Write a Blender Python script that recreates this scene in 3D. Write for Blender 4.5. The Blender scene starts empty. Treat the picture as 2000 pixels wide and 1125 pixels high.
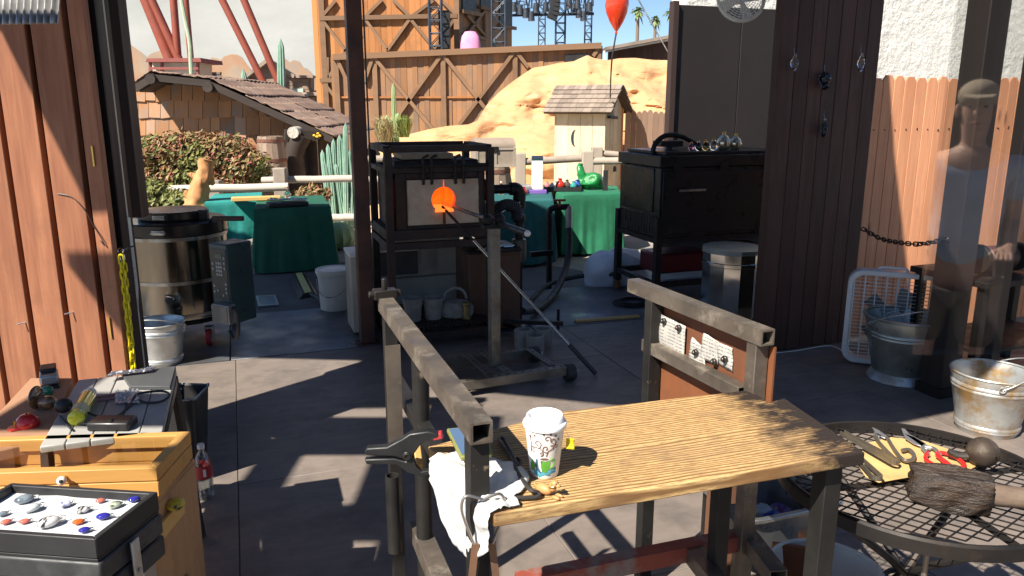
import bpy, math, random
from mathutils import Vector, Matrix, noise
random.seed(11)
PI = math.pi
R = math.radians
SC = bpy.context.scene
COL = SC.collection
V = Vector

# ---------------------------------------------------------------- camera, sky, sun, exposure
EYE, PITCH, FPX = 1.7, R(13.2), 1511.0
cam_data = bpy.data.cameras.new('camera')
cam_data.sensor_width = 36.0
cam_data.lens = 36.0 * FPX / 2000.0
cam_data.clip_start = 0.05
cam_data.clip_end = 2000.0
cam = bpy.data.objects.new('camera', cam_data)
COL.objects.link(cam)
cam.location = (0, 0, EYE)
cam.rotation_euler = (R(90) - PITCH, 0, 0)
SC.camera = cam

SUN = V((-0.46, -0.52, 0.72)).normalized()          # towards the sun: behind and left of the camera
world = bpy.data.worlds.new('World')
SC.world = world
world.use_nodes = True
wn = world.node_tree
wn.nodes.clear()
sky = wn.nodes.new('ShaderNodeTexSky')
sky.sky_type = 'NISHITA'
sky.sun_disc = False
sky.sun_elevation = math.asin(SUN.z)
sky.sun_rotation = math.atan2(SUN.x, SUN.y)
sky.air_density = 1.0
sky.altitude = 2500.0
sky.dust_density = 0.15
sky.ozone_density = 3.5
bg = wn.nodes.new('ShaderNodeBackground')
bg.inputs['Strength'].default_value = 0.068
wo = wn.nodes.new('ShaderNodeOutputWorld')
wn.links.new(sky.outputs[0], bg.inputs['Color'])
wn.links.new(bg.outputs[0], wo.inputs['Surface'])
sl = bpy.data.lights.new('sun', 'SUN')
sl.energy = 5.0
sl.angle = R(0.53)
sl.color = (1.0, 0.93, 0.82)
so = bpy.data.objects.new('sun', sl)
COL.objects.link(so)
so.rotation_euler = (-SUN).to_track_quat('-Z', 'Y').to_euler()
so.location = (-20, -20, 30)
SC.view_settings.view_transform = 'Standard'
SC.view_settings.look = 'None'
SC.view_settings.gamma = 1.0
SC.view_settings.use_curve_mapping = False
SC.view_settings.exposure = 1.08
SC.render.engine = 'CYCLES'
SC.cycles.max_bounces = 8
SC.cycles.transparent_max_bounces = 12
SC.cycles.use_denoising = True

# ---------------------------------------------------------------- finding places
CT, ST = math.cos(PITCH), math.sin(PITCH)
def ray(px, py):
    a, b = (px - 1000.0) / FPX, (py - 562.5) / FPX
    return V((a, CT - ST * b, -(ST + CT * b)))
def g(px, py, z=0.0):                      # the point at height z
    r = ray(px, py)
    t = (z - EYE) / r.z
    return V((r.x * t, r.y * t, z))
def d(px, py, D):                          # the point D metres out
    r = ray(px, py)
    t = D / r.y
    return V((r.x * t, D, EYE + r.z * t))
AZ = R(19.5)                               # how the workshop is turned
U = V((math.cos(AZ), math.sin(AZ), 0))
W = V((-math.sin(AZ), math.cos(AZ), 0))
Z = V((0, 0, 1))
def st(u, v, z=0.0):
    return U * u + W * v + Z * z
def uv_of(p):
    return p.dot(U), p.dot(W)

# ---------------------------------------------------------------- objects
MW = {}
def mw(o):
    return MW.get(o.name, Matrix.Identity(4)) if o else Matrix.Identity(4)
def tag(o, label=None, cat=None, group=None, kind=None):
    if label: o['label'] = label
    if cat: o['category'] = cat
    if group: o['group'] = group
    if kind: o['kind'] = kind
    return o
def thing(name, label, cat, loc=(0, 0, 0), rz=0.0, group=None, kind=None):
    o = bpy.data.objects.new(name, None)
    o.empty_display_size = 0.1
    COL.objects.link(o)
    o.location = loc
    o.rotation_euler = (0, 0, rz)
    MW[o.name] = Matrix.Translation(V(loc)) @ Matrix.Rotation(rz, 4, 'Z')
    return tag(o, label, cat, group, kind)
def inst(o, name, parent, loc=(0, 0, 0), rot=(0, 0, 0), mat=None, scale=None):    # another object on the same mesh
    c = bpy.data.objects.new(name, o.data)
    COL.objects.link(c)
    if parent: c.parent = parent
    c.location = loc
    c.rotation_euler = rot
    if scale: c.scale = scale
    MW[c.name] = mw(parent)
    return c

def basis(dirv, up=Z):
    x = V(dirv).normalized()
    u = V(up)
    if abs(x.dot(u.normalized())) > 0.98: u = V((0, 1, 0)) if abs(x.y) < .9 else V((1, 0, 0))
    y = u.cross(x).normalized()
    z = x.cross(y).normalized()
    return x, y, z

class MB:
    def __init__(s):
        s.v, s.f, s.m = [], [], []
        s.mi = 0
        s.T = None
    def add(s, vs, fs):
        n = len(s.v)
        if s.T is not None: vs = [s.T @ V(p) for p in vs]
        s.v += [V(p) for p in vs]
        s.f += [tuple(i + n for i in q) for q in fs]
        s.m += [s.mi] * len(fs)
        return s
    def bx(s, x0, x1, y0, y1, z0, z1):
        return s.add([(x0,y0,z0),(x1,y0,z0),(x1,y1,z0),(x0,y1,z0),(x0,y0,z1),(x1,y0,z1),(x1,y1,z1),(x0,y1,z1)],
                     [(0,3,2,1),(4,5,6,7),(0,1,5,4),(1,2,6,5),(2,3,7,6),(3,0,4,7)])
    def box(s, c, size, ax=None):           # ax: three axes
        x, y, z = ax or (V((1,0,0)), V((0,1,0)), Z)
        c = V(c); a, b, e = x*size[0]/2, y*size[1]/2, z*size[2]/2
        return s.add([c-a-b-e, c+a-b-e, c+a+b-e, c-a+b-e, c-a-b+e, c+a-b+e, c+a+b+e, c-a+b+e],
                     [(0,3,2,1),(4,5,6,7),(0,1,5,4),(1,2,6,5),(2,3,7,6),(3,0,4,7)])
    def beam(s, p0, p1, w, h, up=Z):
        p0, p1 = V(p0), V(p1)
        x, y, z = basis(p1 - p0, up)
        return s.box((p0+p1)/2, ((p1-p0).length, w, h), (x, y, z))
    def hollow(s, p0, p1, w, h, t, up=Z):    # a square tube open at its ends
        p0, p1 = V(p0), V(p1)
        x, y, z = basis(p1 - p0, up)
        def ring(p, a, b): return [p - y*a - z*b, p + y*a - z*b, p + y*a + z*b, p - y*a + z*b]
        vs = ring(p0, w/2, h/2) + ring(p1, w/2, h/2) + ring(p0, w/2-t, h/2-t) + ring(p1, w/2-t, h/2-t)
        fs = []
        for i in range(4):
            j = (i+1) % 4
            fs += [(i, j, j+4, i+4), (j+8, i+8, i+12, j+12), (j, i, i+8, j+8), (i+4, j+4, j+12, i+12)]
        return s.add(vs, fs)
    def tube(s, pts, r, n=8, closed=False, cap=True):
        pts = [V(p) for p in pts]
        k = len(pts)
        rr = r if isinstance(r, (list, tuple)) else [r]*k
        vs, fs = [], []
        prev = None
        for i, p in enumerate(pts):
            a = pts[(i+1) % k] if (closed or i < k-1) else p
            b = pts[i-1] if (closed or i > 0) else p
            t = (a - b).normalized()
            if prev is None:
                q = t.orthogonal().normalized()
            else:
                q = (prev - t * prev.dot(t))
                q = q.normalized() if q.length > 1e-6 else t.orthogonal().normalized()
            prev = q
            w = t.cross(q)
            for j in range(n):
                an = 2*PI*j/n
                vs.append(p + (q*math.cos(an) + w*math.sin(an)) * rr[i])
        for i in range(k if closed else k-1):
            i2 = (i+1) % k
            for j in range(n):
                j2 = (j+1) % n
                fs.append((i*n+j, i*n+j2, i2*n+j2, i2*n+j))
        if cap and not closed:
            fs.append(tuple(range(n))[::-1]); fs.append(tuple((k-1)*n + j for j in range(n)))
        return s.add(vs, fs)
    def cyl(s, p0, p1, r0, r1=None, n=16):
        return s.tube([p0, p1], [r0, r0 if r1 is None else r1], n)
    def pipe(s, p0, p1, r, ri, n=16):        # an open pipe with wall thickness
        x, y, z = basis(V(p1)-V(p0))
        p0, p1 = V(p0), V(p1)
        vs = []
        for p, q in ((p0, r), (p1, r), (p1, ri), (p0, ri)):
            vs += [p + (y*math.cos(2*PI*j/n) + z*math.sin(2*PI*j/n))*q for j in range(n)]
        fs = []
        for k in range(4):
            k2 = (k+1) % 4
            fs += [(k*n+j, k*n+(j+1)%n, k2*n+(j+1)%n, k2*n+j) for j in range(n)]
        return s.add(vs, fs)
    def lathe(s, prof, n=24, c=(0,0,0), sx=1.0, sy=1.0, rib=0.0, nr=0):
        c = V(c)
        vs, fs = [], []
        k = len(prof)
        for (r, z) in prof:
            for j in range(n):
                a = 2*PI*j/n
                q = r * (1 + rib*math.cos(nr*a)) if nr else r
                vs.append(c + V((q*math.cos(a)*sx, q*math.sin(a)*sy, z)))
        for i in range(k-1):
            for j in range(n):
                j2 = (j+1) % n
                fs.append((i*n+j, i*n+j2, (i+1)*n+j2, (i+1)*n+j))
        if prof[0][0] > 1e-5: fs.append(tuple(range(n))[::-1])
        if prof[-1][0] > 1e-5: fs.append(tuple((k-1)*n+j for j in range(n)))
        return s.add(vs, fs)
    def shell(s, prof, n=24, c=(0,0,0)):     # a lathe that is left open (profile runs outside, over the rim, inside)
        c = V(c)
        k = len(prof)
        vs = [c + V((r*math.cos(2*PI*j/n), r*math.sin(2*PI*j/n), z)) for (r, z) in prof for j in range(n)]
        fs = [(i*n+j, i*n+(j+1)%n, (i+1)*n+(j+1)%n, (i+1)*n+j) for i in range(k-1) for j in range(n)]
        return s.add(vs, fs)
    def ell(s, c, rx, ry, rz, n=14, m=9, ax=None):
        c = V(c)
        x, y, z = ax or (V((1,0,0)), V((0,1,0)), Z)
        vs, fs = [], []
        for i in range(m+1):
            t = -PI/2 + PI*i/m
            for j in range(n):
                a = 2*PI*j/n
                vs.append(c + x*rx*math.cos(t)*math.cos(a) + y*ry*math.cos(t)*math.sin(a) + z*rz*math.sin(t))
        for i in range(m):
            for j in range(n):
                j2 = (j+1) % n
                fs.append((i*n+j, i*n+j2, (i+1)*n+j2, (i+1)*n+j))
        return s.add(vs, fs)
    def prism(s, front, off):                # polygon of points pushed along off
        k = len(front)
        off = V(off)
        vs = [V(p) for p in front] + [V(p) + off for p in front]
        fs = [tuple(range(k)), tuple(range(2*k-1, k-1, -1))]
        for i in range(k):
            j = (i+1) % k
            fs.append((j, i, i+k, j+k))
        return s.add(vs, fs)
    def sheet(s, fn, nu, nv, closed_u=False):
        vs = [V(fn(i/nu, j/nv)) for j in range(nv+1) for i in range(nu+1)]
        fs = [(j*(nu+1)+i, j*(nu+1)+i+1, (j+1)*(nu+1)+i+1, (j+1)*(nu+1)+i) for j in range(nv) for i in range(nu)]
        return s.add(vs, fs)
    def torus(s, c, R0, r, ax=None, n=20, m=8, a0=0, a1=2*PI, sq=1.0):
        x, y, z = ax or (V((1,0,0)), V((0,1,0)), Z)
        full = abs(a1-a0-2*PI) < 1e-6
        k = n if full else n+1
        pts = [V(c) + x*math.cos(a0+(a1-a0)*i/n)*R0 + y*math.sin(a0+(a1-a0)*i/n)*R0*sq for i in range(k)]
        return s.tube(pts, r, m, closed=full)
    def build(s, name, mat, parent=None, world=True, bevel=0.0, smooth=None, solid=0.0, seg=2, origin=True, sub=0):
        M = mw(parent)
        if parent is not None:
            inv = M.inverted() if world else None
            vs = [inv @ p for p in s.v] if world else s.v
            o0 = V((0, 0, 0))
        else:
            vs = s.v
            o0 = V((0, 0, 0))
            if origin:
                xs = [p.x for p in vs]; ys = [p.y for p in vs]; zs = [p.z for p in vs]
                o0 = V(((min(xs)+max(xs))/2, (min(ys)+max(ys))/2, min(zs)))
            vs = [p - o0 for p in vs]
        me = bpy.data.meshes.new(name)
        me.from_pydata([tuple(p) for p in vs], [], s.f)
        mats = mat if isinstance(mat, (list, tuple)) else [mat]
        for q in mats: me.materials.append(q)
        if len(mats) > 1: me.polygons.foreach_set('material_index', s.m)
        me.validate()
        import bmesh
        b = bmesh.new(); b.from_mesh(me)
        bmesh.ops.recalc_face_normals(b, faces=b.faces)
        b.to_mesh(me); b.free()
        o = bpy.data.objects.new(name, me)
        COL.objects.link(o)
        if parent is not None: o.parent = parent
        o.location = o0
        MW[o.name] = M if parent is not None else Matrix.Translation(o0)
        ang = R(38) if smooth is None else smooth
        if ang:
            me.polygons.foreach_set('use_smooth', [True]*len(me.polygons))
            try: me.set_sharp_from_angle(angle=ang)
            except Exception: pass
        if solid:
            q = o.modifiers.new('solid', 'SOLIDIFY'); q.thickness = solid; q.offset = 0
        if bevel:
            q = o.modifiers.new('bevel', 'BEVEL'); q.width = bevel; q.segments = seg; q.limit_method = 'ANGLE'; q.angle_limit = R(40)
            q.harden_normals = False
        if sub:
            q = o.modifiers.new('sub', 'SUBSURF'); q.levels = sub; q.render_levels = sub
        return o
def ppoly(pts, D, th):
    m = MB(); m.prism([d(x, y, D) for x, y in pts], (0, th, 0)); return m
def crv(pts, n=6):                          # a smooth path through points
    pts = [V(p) for p in pts]
    out = []
    k = len(pts)
    for i in range(k-1):
        p0, p1, p2, p3 = pts[max(i-1,0)], pts[i], pts[i+1], pts[min(i+2,k-1)]
        for j in range(n):
            t = j/n
            out.append(0.5*((2*p1) + (p2-p0)*t + (2*p0-5*p1+4*p2-p3)*t*t + (3*p1-p0-3*p2+p3)*t*t*t))
    out.append(pts[-1])
    return out

# ---------------------------------------------------------------- materials
def rgb(r, gg, b): return (r, gg, b, 1.0)
def newmat(name):
    m = bpy.data.materials.new(name)
    m.use_nodes = True
    nt = m.node_tree
    nt.nodes.clear()
    out = nt.nodes.new('ShaderNodeOutputMaterial')
    b = nt.nodes.new('ShaderNodeBsdfPrincipled')
    nt.links.new(b.outputs[0], out.inputs['Surface'])
    return m, nt, b
def coords(nt, scale=(1,1,1), rnd=True):
    tc = nt.nodes.new('ShaderNodeTexCoord')
    mp = nt.nodes.new('ShaderNodeMapping')
    mp.inputs['Scale'].default_value = scale
    nt.links.new(tc.outputs['Object'], mp.inputs['Vector'])
    if rnd:
        oi = nt.nodes.new('ShaderNodeObjectInfo')
        mu = nt.nodes.new('ShaderNodeMath'); mu.operation = 'MULTIPLY'; mu.inputs[1].default_value = 37.0
        nt.links.new(oi.outputs['Random'], mu.inputs[0])
        nt.links.new(mu.outputs[0], mp.inputs['Location'])
    return mp.outputs[0]
def ntex(nt, vec, scale, detail=5.0, rough=0.6, dist=0.0):
    n = nt.nodes.new('ShaderNodeTexNoise')
    n.inputs['Scale'].default_value = scale
    n.inputs['Detail'].default_value = detail
    n.inputs['Roughness'].default_value = rough
    n.inputs['Distortion'].default_value = dist
    nt.links.new(vec, n.inputs['Vector'])
    return n.outputs['Fac']
def rng(nt, fac, a, b, c=0.0, e=1.0):
    q = nt.nodes.new('ShaderNodeMapRange')
    q.inputs[1].default_value = a; q.inputs[2].default_value = b
    q.inputs[3].default_value = c; q.inputs[4].default_value = e
    nt.links.new(fac, q.inputs[0])
    return q.outputs[0]
def mixc(nt, fac, a, b, mode='MIX'):
    q = nt.nodes.new('ShaderNodeMix'); q.data_type = 'RGBA'; q.blend_type = mode
    for s, x in ((q.inputs[0], fac), (q.inputs[6], a), (q.inputs[7], b)):
        if hasattr(x, 'is_linked') or hasattr(x, 'node'): nt.links.new(x, s)
        elif isinstance(x, (int, float)): s.default_value = x
        else: s.default_value = x
    return q.outputs[2]
def objrand(nt, col, amt, island=False):
    if island:
        o = nt.nodes.new('ShaderNodeNewGeometry').outputs['Random Per Island']
    else:
        o = nt.nodes.new('ShaderNodeObjectInfo').outputs['Random']
    h = nt.nodes.new('ShaderNodeHueSaturation')
    nt.links.new(rng(nt, o, 0, 1, 1-amt, 1+amt), h.inputs['Value'])
    nt.links.new(col, h.inputs['Color'])
    return h.outputs[0]
def bumpit(nt, b, h, strength, dist=0.01):
    q = nt.nodes.new('ShaderNodeBump')
    q.inputs['Strength'].default_value = strength
    q.inputs['Distance'].default_value = dist
    nt.links.new(h, q.inputs['Height'])
    nt.links.new(q.outputs[0], b.inputs['Normal'])
def M(name, c1, c2=None, rough=0.6, metal=0.0, scale=6.0, stretch=(1,1,1), lo=.35, hi=.65, bump=0.0, bd=.004, bscale=None, rnd=0.0, island=False,
      spec=.5, coat=0.0, dirt=None, dscale=2.0, dlo=.5, dhi=.75, rvar=.12, dist=0.0, trans=0.0, ior=1.45, sheen=0.0):
    m, nt, b = newmat(name)
    c1 = rgb(*c1)
    c2 = rgb(*c2) if c2 else tuple(min(1, x*.72) for x in c1[:3]) + (1,)
    vec = coords(nt, stretch)
    f = ntex(nt, vec, scale, 6.0, .62, dist)
    col = mixc(nt, rng(nt, f, lo, hi), c1, c2)
    if dirt:
        fd = ntex(nt, coords(nt), dscale, 7.0, .68)
        col = mixc(nt, rng(nt, fd, dlo, dhi), col, rgb(*dirt))
    if rnd: col = objrand(nt, col, rnd, island)
    nt.links.new(col, b.inputs['Base Color'])
    b.inputs['Metallic'].default_value = metal
    f2 = ntex(nt, coords(nt), scale*1.7, 4.0)
    nt.links.new(rng(nt, f2, .3, .7, max(.03, rough-rvar), min(1, rough+rvar)), b.inputs['Roughness'])
    b.inputs['Specular IOR Level'].default_value = spec
    if coat: b.inputs['Coat Weight'].default_value = coat
    if trans:
        b.inputs['Transmission Weight'].default_value = trans
    b.inputs['IOR'].default_value = ior
    if bump: bumpit(nt, b, f if bscale is None else ntex(nt, vec, bscale, 6.0, .65), bump, bd)
    return m
def glassy(name, col, rough=.03, ior=1.45):         # coloured clear glass
    m, nt, b = newmat(name)
    b.inputs['Base Color'].default_value = rgb(*col)
    b.inputs['Roughness'].default_value = rough
    b.inputs['Transmission Weight'].default_value = 1.0
    b.inputs['IOR'].default_value = ior
    return m
def emit(name, col, strength):
    m, nt, b = newmat(name)
    b.inputs['Base Color'].default_value = rgb(*col)
    b.inputs['Emission Color'].default_value = rgb(*col)
    b.inputs['Emission Strength'].default_value = strength
    return m
def grainwood(name, c1, c2, axis=0, fine=9.0, along=.7, dark=None, rough=.6, rnd=.12, bump=.25, lo=.3, hi=.7, dscale=2.5, dlo=.52, dhi=.72, knots=0.0):
    m, nt, b = newmat(name)
    sc = [1.0, 1.0, 1.0]; sc[axis] = along/12.0
    vec = coords(nt, tuple(sc))
    f = ntex(nt, vec, fine*2.2, 7.0, .62, .35)
    w = ntex(nt, vec, fine*.5, 3.0, .5, 1.2)
    a = nt.nodes.new('ShaderNodeMath'); a.operation = 'MULTIPLY_ADD'; a.inputs[1].default_value = .55
    nt.links.new(w, a.inputs[0])
    q = nt.nodes.new('ShaderNodeMath'); q.operation = 'MULTIPLY'; q.inputs[1].default_value = .45
    nt.links.new(f, q.inputs[0]); nt.links.new(q.outputs[0], a.inputs[2])
    fac = a.outputs[0]
    col = mixc(nt, rng(nt, fac, lo, hi), rgb(*c1), rgb(*c2))
    if dark:
        fd = ntex(nt, coords(nt), dscale, 7.0, .7)
        col = mixc(nt, rng(nt, fd, dlo, dhi), col, rgb(*dark))
    if knots:
        ks = [7.0, 7.0, 7.0]; ks[axis] = 2.3
        vo = nt.nodes.new('ShaderNodeTexVoronoi'); vo.inputs['Scale'].default_value = 1.0
        nt.links.new(coords(nt, tuple(ks)), vo.inputs['Vector'])
        se = nt.nodes.new('ShaderNodeSeparateColor'); nt.links.new(vo.outputs['Color'], se.inputs[0])
        mk = nt.nodes.new('ShaderNodeMath'); mk.operation = 'MULTIPLY'
        nt.links.new(rng(nt, vo.outputs['Distance'], .05, .17, knots, 0.0), mk.inputs[0]); nt.links.new(rng(nt, se.outputs[0], .62, .66), mk.inputs[1])
        col = mixc(nt, mk.outputs[0], col, rgb(*[x*.35 for x in c2]))
    if rnd: col = objrand(nt, col, rnd)
    nt.links.new(col, b.inputs['Base Color'])
    nt.links.new(rng(nt, f, .3, .7, rough-.1, rough+.1), b.inputs['Roughness'])
    b.inputs['Specular IOR Level'].default_value = .3
    if bump: bumpit(nt, b, f, bump, .004)
    return m

K = {}
K['plywood'] = grainwood('deck_plywood', (.225,.185,.157), (.172,.142,.122), 0, 12, 3.0, (.105,.092,.084), .52, .07, .2, dscale=3.2, dlo=.46, dhi=.74)
K['deckmetal'] = M('deck_sheet_metal', (.16,.165,.18), (.11,.115,.13), .42, .35, 2.2, dirt=(.07,.065,.062), dscale=1.3, rvar=.16)
K['deckdark'] = M('deck_underside', (.02,.018,.016))
K['ground'] = M('ground_paving', (.30,.27,.235), (.22,.20,.175), .9, 0, 1.2, bump=.5, bscale=60, bd=.003, dirt=(.17,.155,.14), dscale=.7)
K['asphalt'] = M('asphalt', (.115,.112,.11), (.08,.078,.078), .9, 0, 1.5, bump=.6, bscale=90, bd=.003)
K['redwood_paint'] = grainwood('painted_redwood', (.385,.165,.085), (.235,.09,.048), 2, 24, .8, (.24,.10,.055), .58, .10, .3, .36, .64, dscale=3, dlo=.5, dhi=.75, knots=.85)
K['fence_wood'] = grainwood('fence_redwood', (.68,.32,.17), (.50,.215,.11), 2, 20, .8, (.48,.21,.115), .65, .10, .3, .34, .66, dscale=2.4, dlo=.55, dhi=.8, knots=.8)
K['dark_plank'] = grainwood('dark_stained_plank', (.082,.037,.026), (.044,.021,.016), 2, 20, .8, (.05,.026,.02), .6, .16, .3)
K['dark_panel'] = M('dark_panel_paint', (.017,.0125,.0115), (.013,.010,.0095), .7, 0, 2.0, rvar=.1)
K['dark_post'] = grainwood('dark_post_wood', (.060,.035,.028), (.035,.022,.019), 2, 7, .7, None, .55, .15, .25)
K['rust_post'] = M('rusty_brown_steel', (.125,.052,.033), (.075,.035,.026), .55, .2, 5, dirt=(.05,.03,.025), dscale=4)
K['black_steel'] = M('blackened_steel', (.016,.015,.015), (.028,.023,.02), .5, .3, 7, spec=.35, rvar=.18, dirt=(.07,.045,.03), dscale=6, dlo=.55, dhi=.75)
K['bare_steel'] = M('bare_worn_steel', (.46,.43,.38), (.30,.27,.23), .38, .85, 9, rvar=.15, dirt=(.18,.12,.08), dscale=5, dlo=.52, dhi=.7)
K['galv'] = M('galvanised_zinc', (.60,.62,.61), (.46,.48,.48), .38, .7, 14, rvar=.12, dirt=(.40,.33,.22), dscale=5.5, dlo=.54, dhi=.7)
K['chrome'] = M('polished_steel', (.62,.60,.55), (.55,.53,.48), .12, 1.0, 3, rvar=.05)
K['stainless_dark'] = M('dark_polished_steel', (.25,.215,.17), (.20,.175,.14), .14, 1.0, 2.0, rvar=.06)
K['matt_black'] = M('matt_black', (.018,.018,.019), (.026,.026,.027), .5, 0, 8)
K['black_plastic'] = M('black_plastic', (.022,.022,.023), (.03,.03,.03), .36, 0, 12, rvar=.1)
K['white_plastic'] = M('white_plastic', (.74,.72,.67), (.66,.64,.59), .42, 0, 6, dirt=(.5,.46,.4), dscale=4, dlo=.6, dhi=.85)
K['white_paint'] = M('white_paint', (.8,.79,.75), (.72,.7,.66), .45)
K['stucco'] = M('white_stucco', (.76,.73,.66), (.66,.63,.57), .85, 0, 2.5, bump=1.0, bscale=9, bd=.035, dirt=(.6,.56,.5), dscale=3, dlo=.6)
K['rubber'] = M('black_rubber', (.02,.02,.022), (.03,.03,.03), .55, 0, 10)

# ================================================================ the setting
m = MB(); m.sheet(lambda a, b: ((a-.5)*260, -60+b*180, -0.10), 40, 40)
tag(m.build('ground', K['ground'], smooth=0), kind='structure')
m = MB(); m.prism([g(x, y, -.096) for x, y in ((-300,640),(420,585),(520,520),(900,500),(1100,522),(1300,560),(1300,640),(600,660))], (0,0,.0005))
tag(m.build('pavement', K['asphalt'], smooth=0), kind='structure')

deck = thing('deck', 'low timber deck of worn plywood and sheet metal under the workshop', None, (0,0,0), AZ, kind='structure')
m = MB(); m.bx(-2.6, 5.2, -1.6, 6.66, -.097, -.022); m.build('deck_frame', K['deckdark'], deck, world=False)
u0 = -.10 - 1.22*2
k = 0
while u0 < 5.1:
    u1 = min(u0+1.22, 5.2)
    vs = [-1.6, 1.06 if k % 2 == 0 else -.2, 3.5 if k % 2 == 0 else 2.24, 5.42]
    if k % 2: vs.insert(3, 4.68)
    for a, b in zip(vs, vs[1:]):
        m = MB(); m.bx(-(u1-u0)/2+.0015, (u1-u0)/2-.0015, a+.0015-(a+b)/2, b-.0015-(a+b)/2, -.018, 0)
        o = m.build('plywood_sheet', K['plywood'], deck, world=False, bevel=.002, seg=1)
        o.location = ((u0+u1)/2, (a+b)/2, random.uniform(-.0015, .0015))
    k += 1
    u0 = u1
for a, b in ((-2.6,-.14),(-.13,2.1),(2.11,5.2)):
    m = MB(); m.bx(a, b, 5.425, 6.66, -.018, .003)
    m.build('metal_sheet', K['deckmetal'], deck, world=False, bevel=.002, seg=1)

# unseen roof pieces above the frame, shaped and added to shade the deck
K['roofwood'] = grainwood('roof_boards', (.12,.07,.045), (.08,.05,.035), 0, 6)
ROOFZ = 3.2
roof = thing('shadow_caster_roof', 'unseen canopy roof with an outline shaped to shade the workshop', 'roof', (-2, 4.5, ROOFZ))
main = [(-6.4,3.0),(-3.1,2.75),(-2.75,2.3),(-.16,1.57),(.9,2.0),(1.12,3.55),(1.5,4.2),(3.2,6.8),(-6.8,6.9)]
m = MB(); m.prism([V((x, y, ROOFZ)) for x, y in main], (0,0,.09)); m.build('shadow_caster_deck', K['roofwood'], roof)
for y in (2.9, 4.4, 5.9):
    m = MB(); m.beam((-2.6, y, ROOFZ-.075), (.8, y, ROOFZ-.075), .09, .14); m.build('rafter', K['roofwood'], roof)
shade_set = thing('added_shade_boards', 'added unseen boards that throw shade on the deck and gate', 'shade caster', (-2.7, 1.0, ROOFZ))  # invented boards with gaps, placed only for the shadows they throw
for (xa, xb, ya, yb) in ((-2.60,-2.15,.12,1.72),(-3.32,-2.602,1.25,1.70),(-3.32,-2.602,.46,.72),(-3.32,-3.14,.722,1.248),(-2.76,-2.602,.722,1.248)):
    m = MB(); m.bx(xa, xb, ya, yb, ROOFZ+.02, ROOFZ+.08); m.build('shade_board', K['roofwood'], shade_set)
m = MB(); m.prism([V((x,y,ROOFZ+.02)) for x,y in ((-3.05,1.86),(-2.72,1.88),(-2.62,2.34),(-2.80,2.52))], (0,0,.05)); m.build('gate_shade_board', K['roofwood'], shade_set)  # extra sliver added to shade the upper gate planks
m = MB(); m.beam((-2.9,.3,ROOFZ-.03), (-2.2,.3,ROOFZ-.03), .06, .09); m.build('rafter', K['roofwood'], shade_set)

# ---------------------------------------------------------------- far background
def skyline(D): return D
K['mural_sky'] = M('painted_clouds', (.40,.405,.385), (.29,.30,.285), .8, 0, .10, (1,1,3.2), .36, .66, dirt=(.35,.355,.335), dscale=.3)
K['mural_rock'] = M('painted_mountain', (.36,.17,.085), (.34,.245,.17), .85, 0, .55, (1,1,.6), .38, .6, dirt=(.27,.225,.18), dscale=.8, rnd=.05)
mur = thing('mural_backdrop', 'tall painted backdrop of pale cloudy sky behind the red coaster supports', 'mural', d(430, 240, 46))
m = MB(); a, b = d(120, 300, 46), d(652, 300, 46); m.bx(a.x, b.x, 46, 46.3, -.1, 13); m.build('panel', K['mural_sky'], mur)
for pts in ([(236,88),(250,83),(258,90),(268,97),(279,105),(286,112),(296,104),(306,101),(318,96),(330,103),(345,118),(350,190),(236,210)],
            [(380,190),(386,140),(392,128),(400,117),(408,118),(414,112),(423,114),(430,118),(438,110),(452,106),(464,107),(472,112),(480,124),(488,134),(500,165),(500,190)],
            [(535,190),(545,140),(556,114),(566,122),(573,117),(584,120),(592,132),(600,134),(608,142),(617,158),(630,178),(640,195)]):
    ppoly(pts, 45.95, .04).build('painted_mountain', K['mural_rock'], mur)

K['coaster'] = M('coaster_red_paint', (.27,.068,.04), (.22,.055,.034), .5, 0, 3, dirt=(.30,.06,.03), dscale=1.5)
for (x0, x1, r, y1, lab) in ((281, 351, 9.5, 165, 'thick red coaster support leaning from the top left'), (292, 372, 7.5, 165, 'slanted red coaster support crossing behind the thick one'),
                             (338, 352, 6.5, 165, 'upright red coaster support between the slanted ones'), (362, 377, 5.5, 165, 'slim red coaster support beside the pale stalk'),
                             (430, 530, 6.5, 192, 'red coaster support with a dark patch, meeting the gabled facade'), (473, 570, 6.5, 222, 'red coaster support passing behind the tall cactus')):
    t = thing('coaster_support', lab, 'support', (d(x1, y1, 30).x, 30, -.1), group='red coaster supports')
    p0, p1 = d(x0, -8, 30), d(x1, y1, 30)
    dirn = (p1-p0).normalized()
    top = p0 - dirn*2.5
    foot = p1 + dirn*((p1.z+.1)/-dirn.z)
    m = MB(); m.cyl(top, foot, r*31/FPX, n=18); m.build('tube', K['coaster'], t)
    m = MB(); q = p0+dirn*1.2
    for rr in (1.25,): m.cyl(foot + V((0,0,.02)), foot+V((0,0,.12)), r*31/FPX*1.9, n=12)
    m.build('base_flange', K['coaster'], t)
K['cactus'] = M('cactus_skin', (.17,.30,.22), (.25,.38,.29), .6, 0, 7, bump=.4, bscale=30, rnd=.1)
K['stalk'] = M('pale_stalk', (.42,.50,.34), (.34,.40,.27), .7, 0, 4)
m = MB(); m.tube(crv([d(374,168,22)-V((0,0,2.2)), d(374,150,22), d(371,90,22), d(363,45,22), d(354,0,22), d(351,-20,22)], 5), .055, 8)
tag(m.build('agave_stalk', K['stalk']), 'thin pale green stalk rising above the hut roof between red supports', 'plant')

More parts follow.
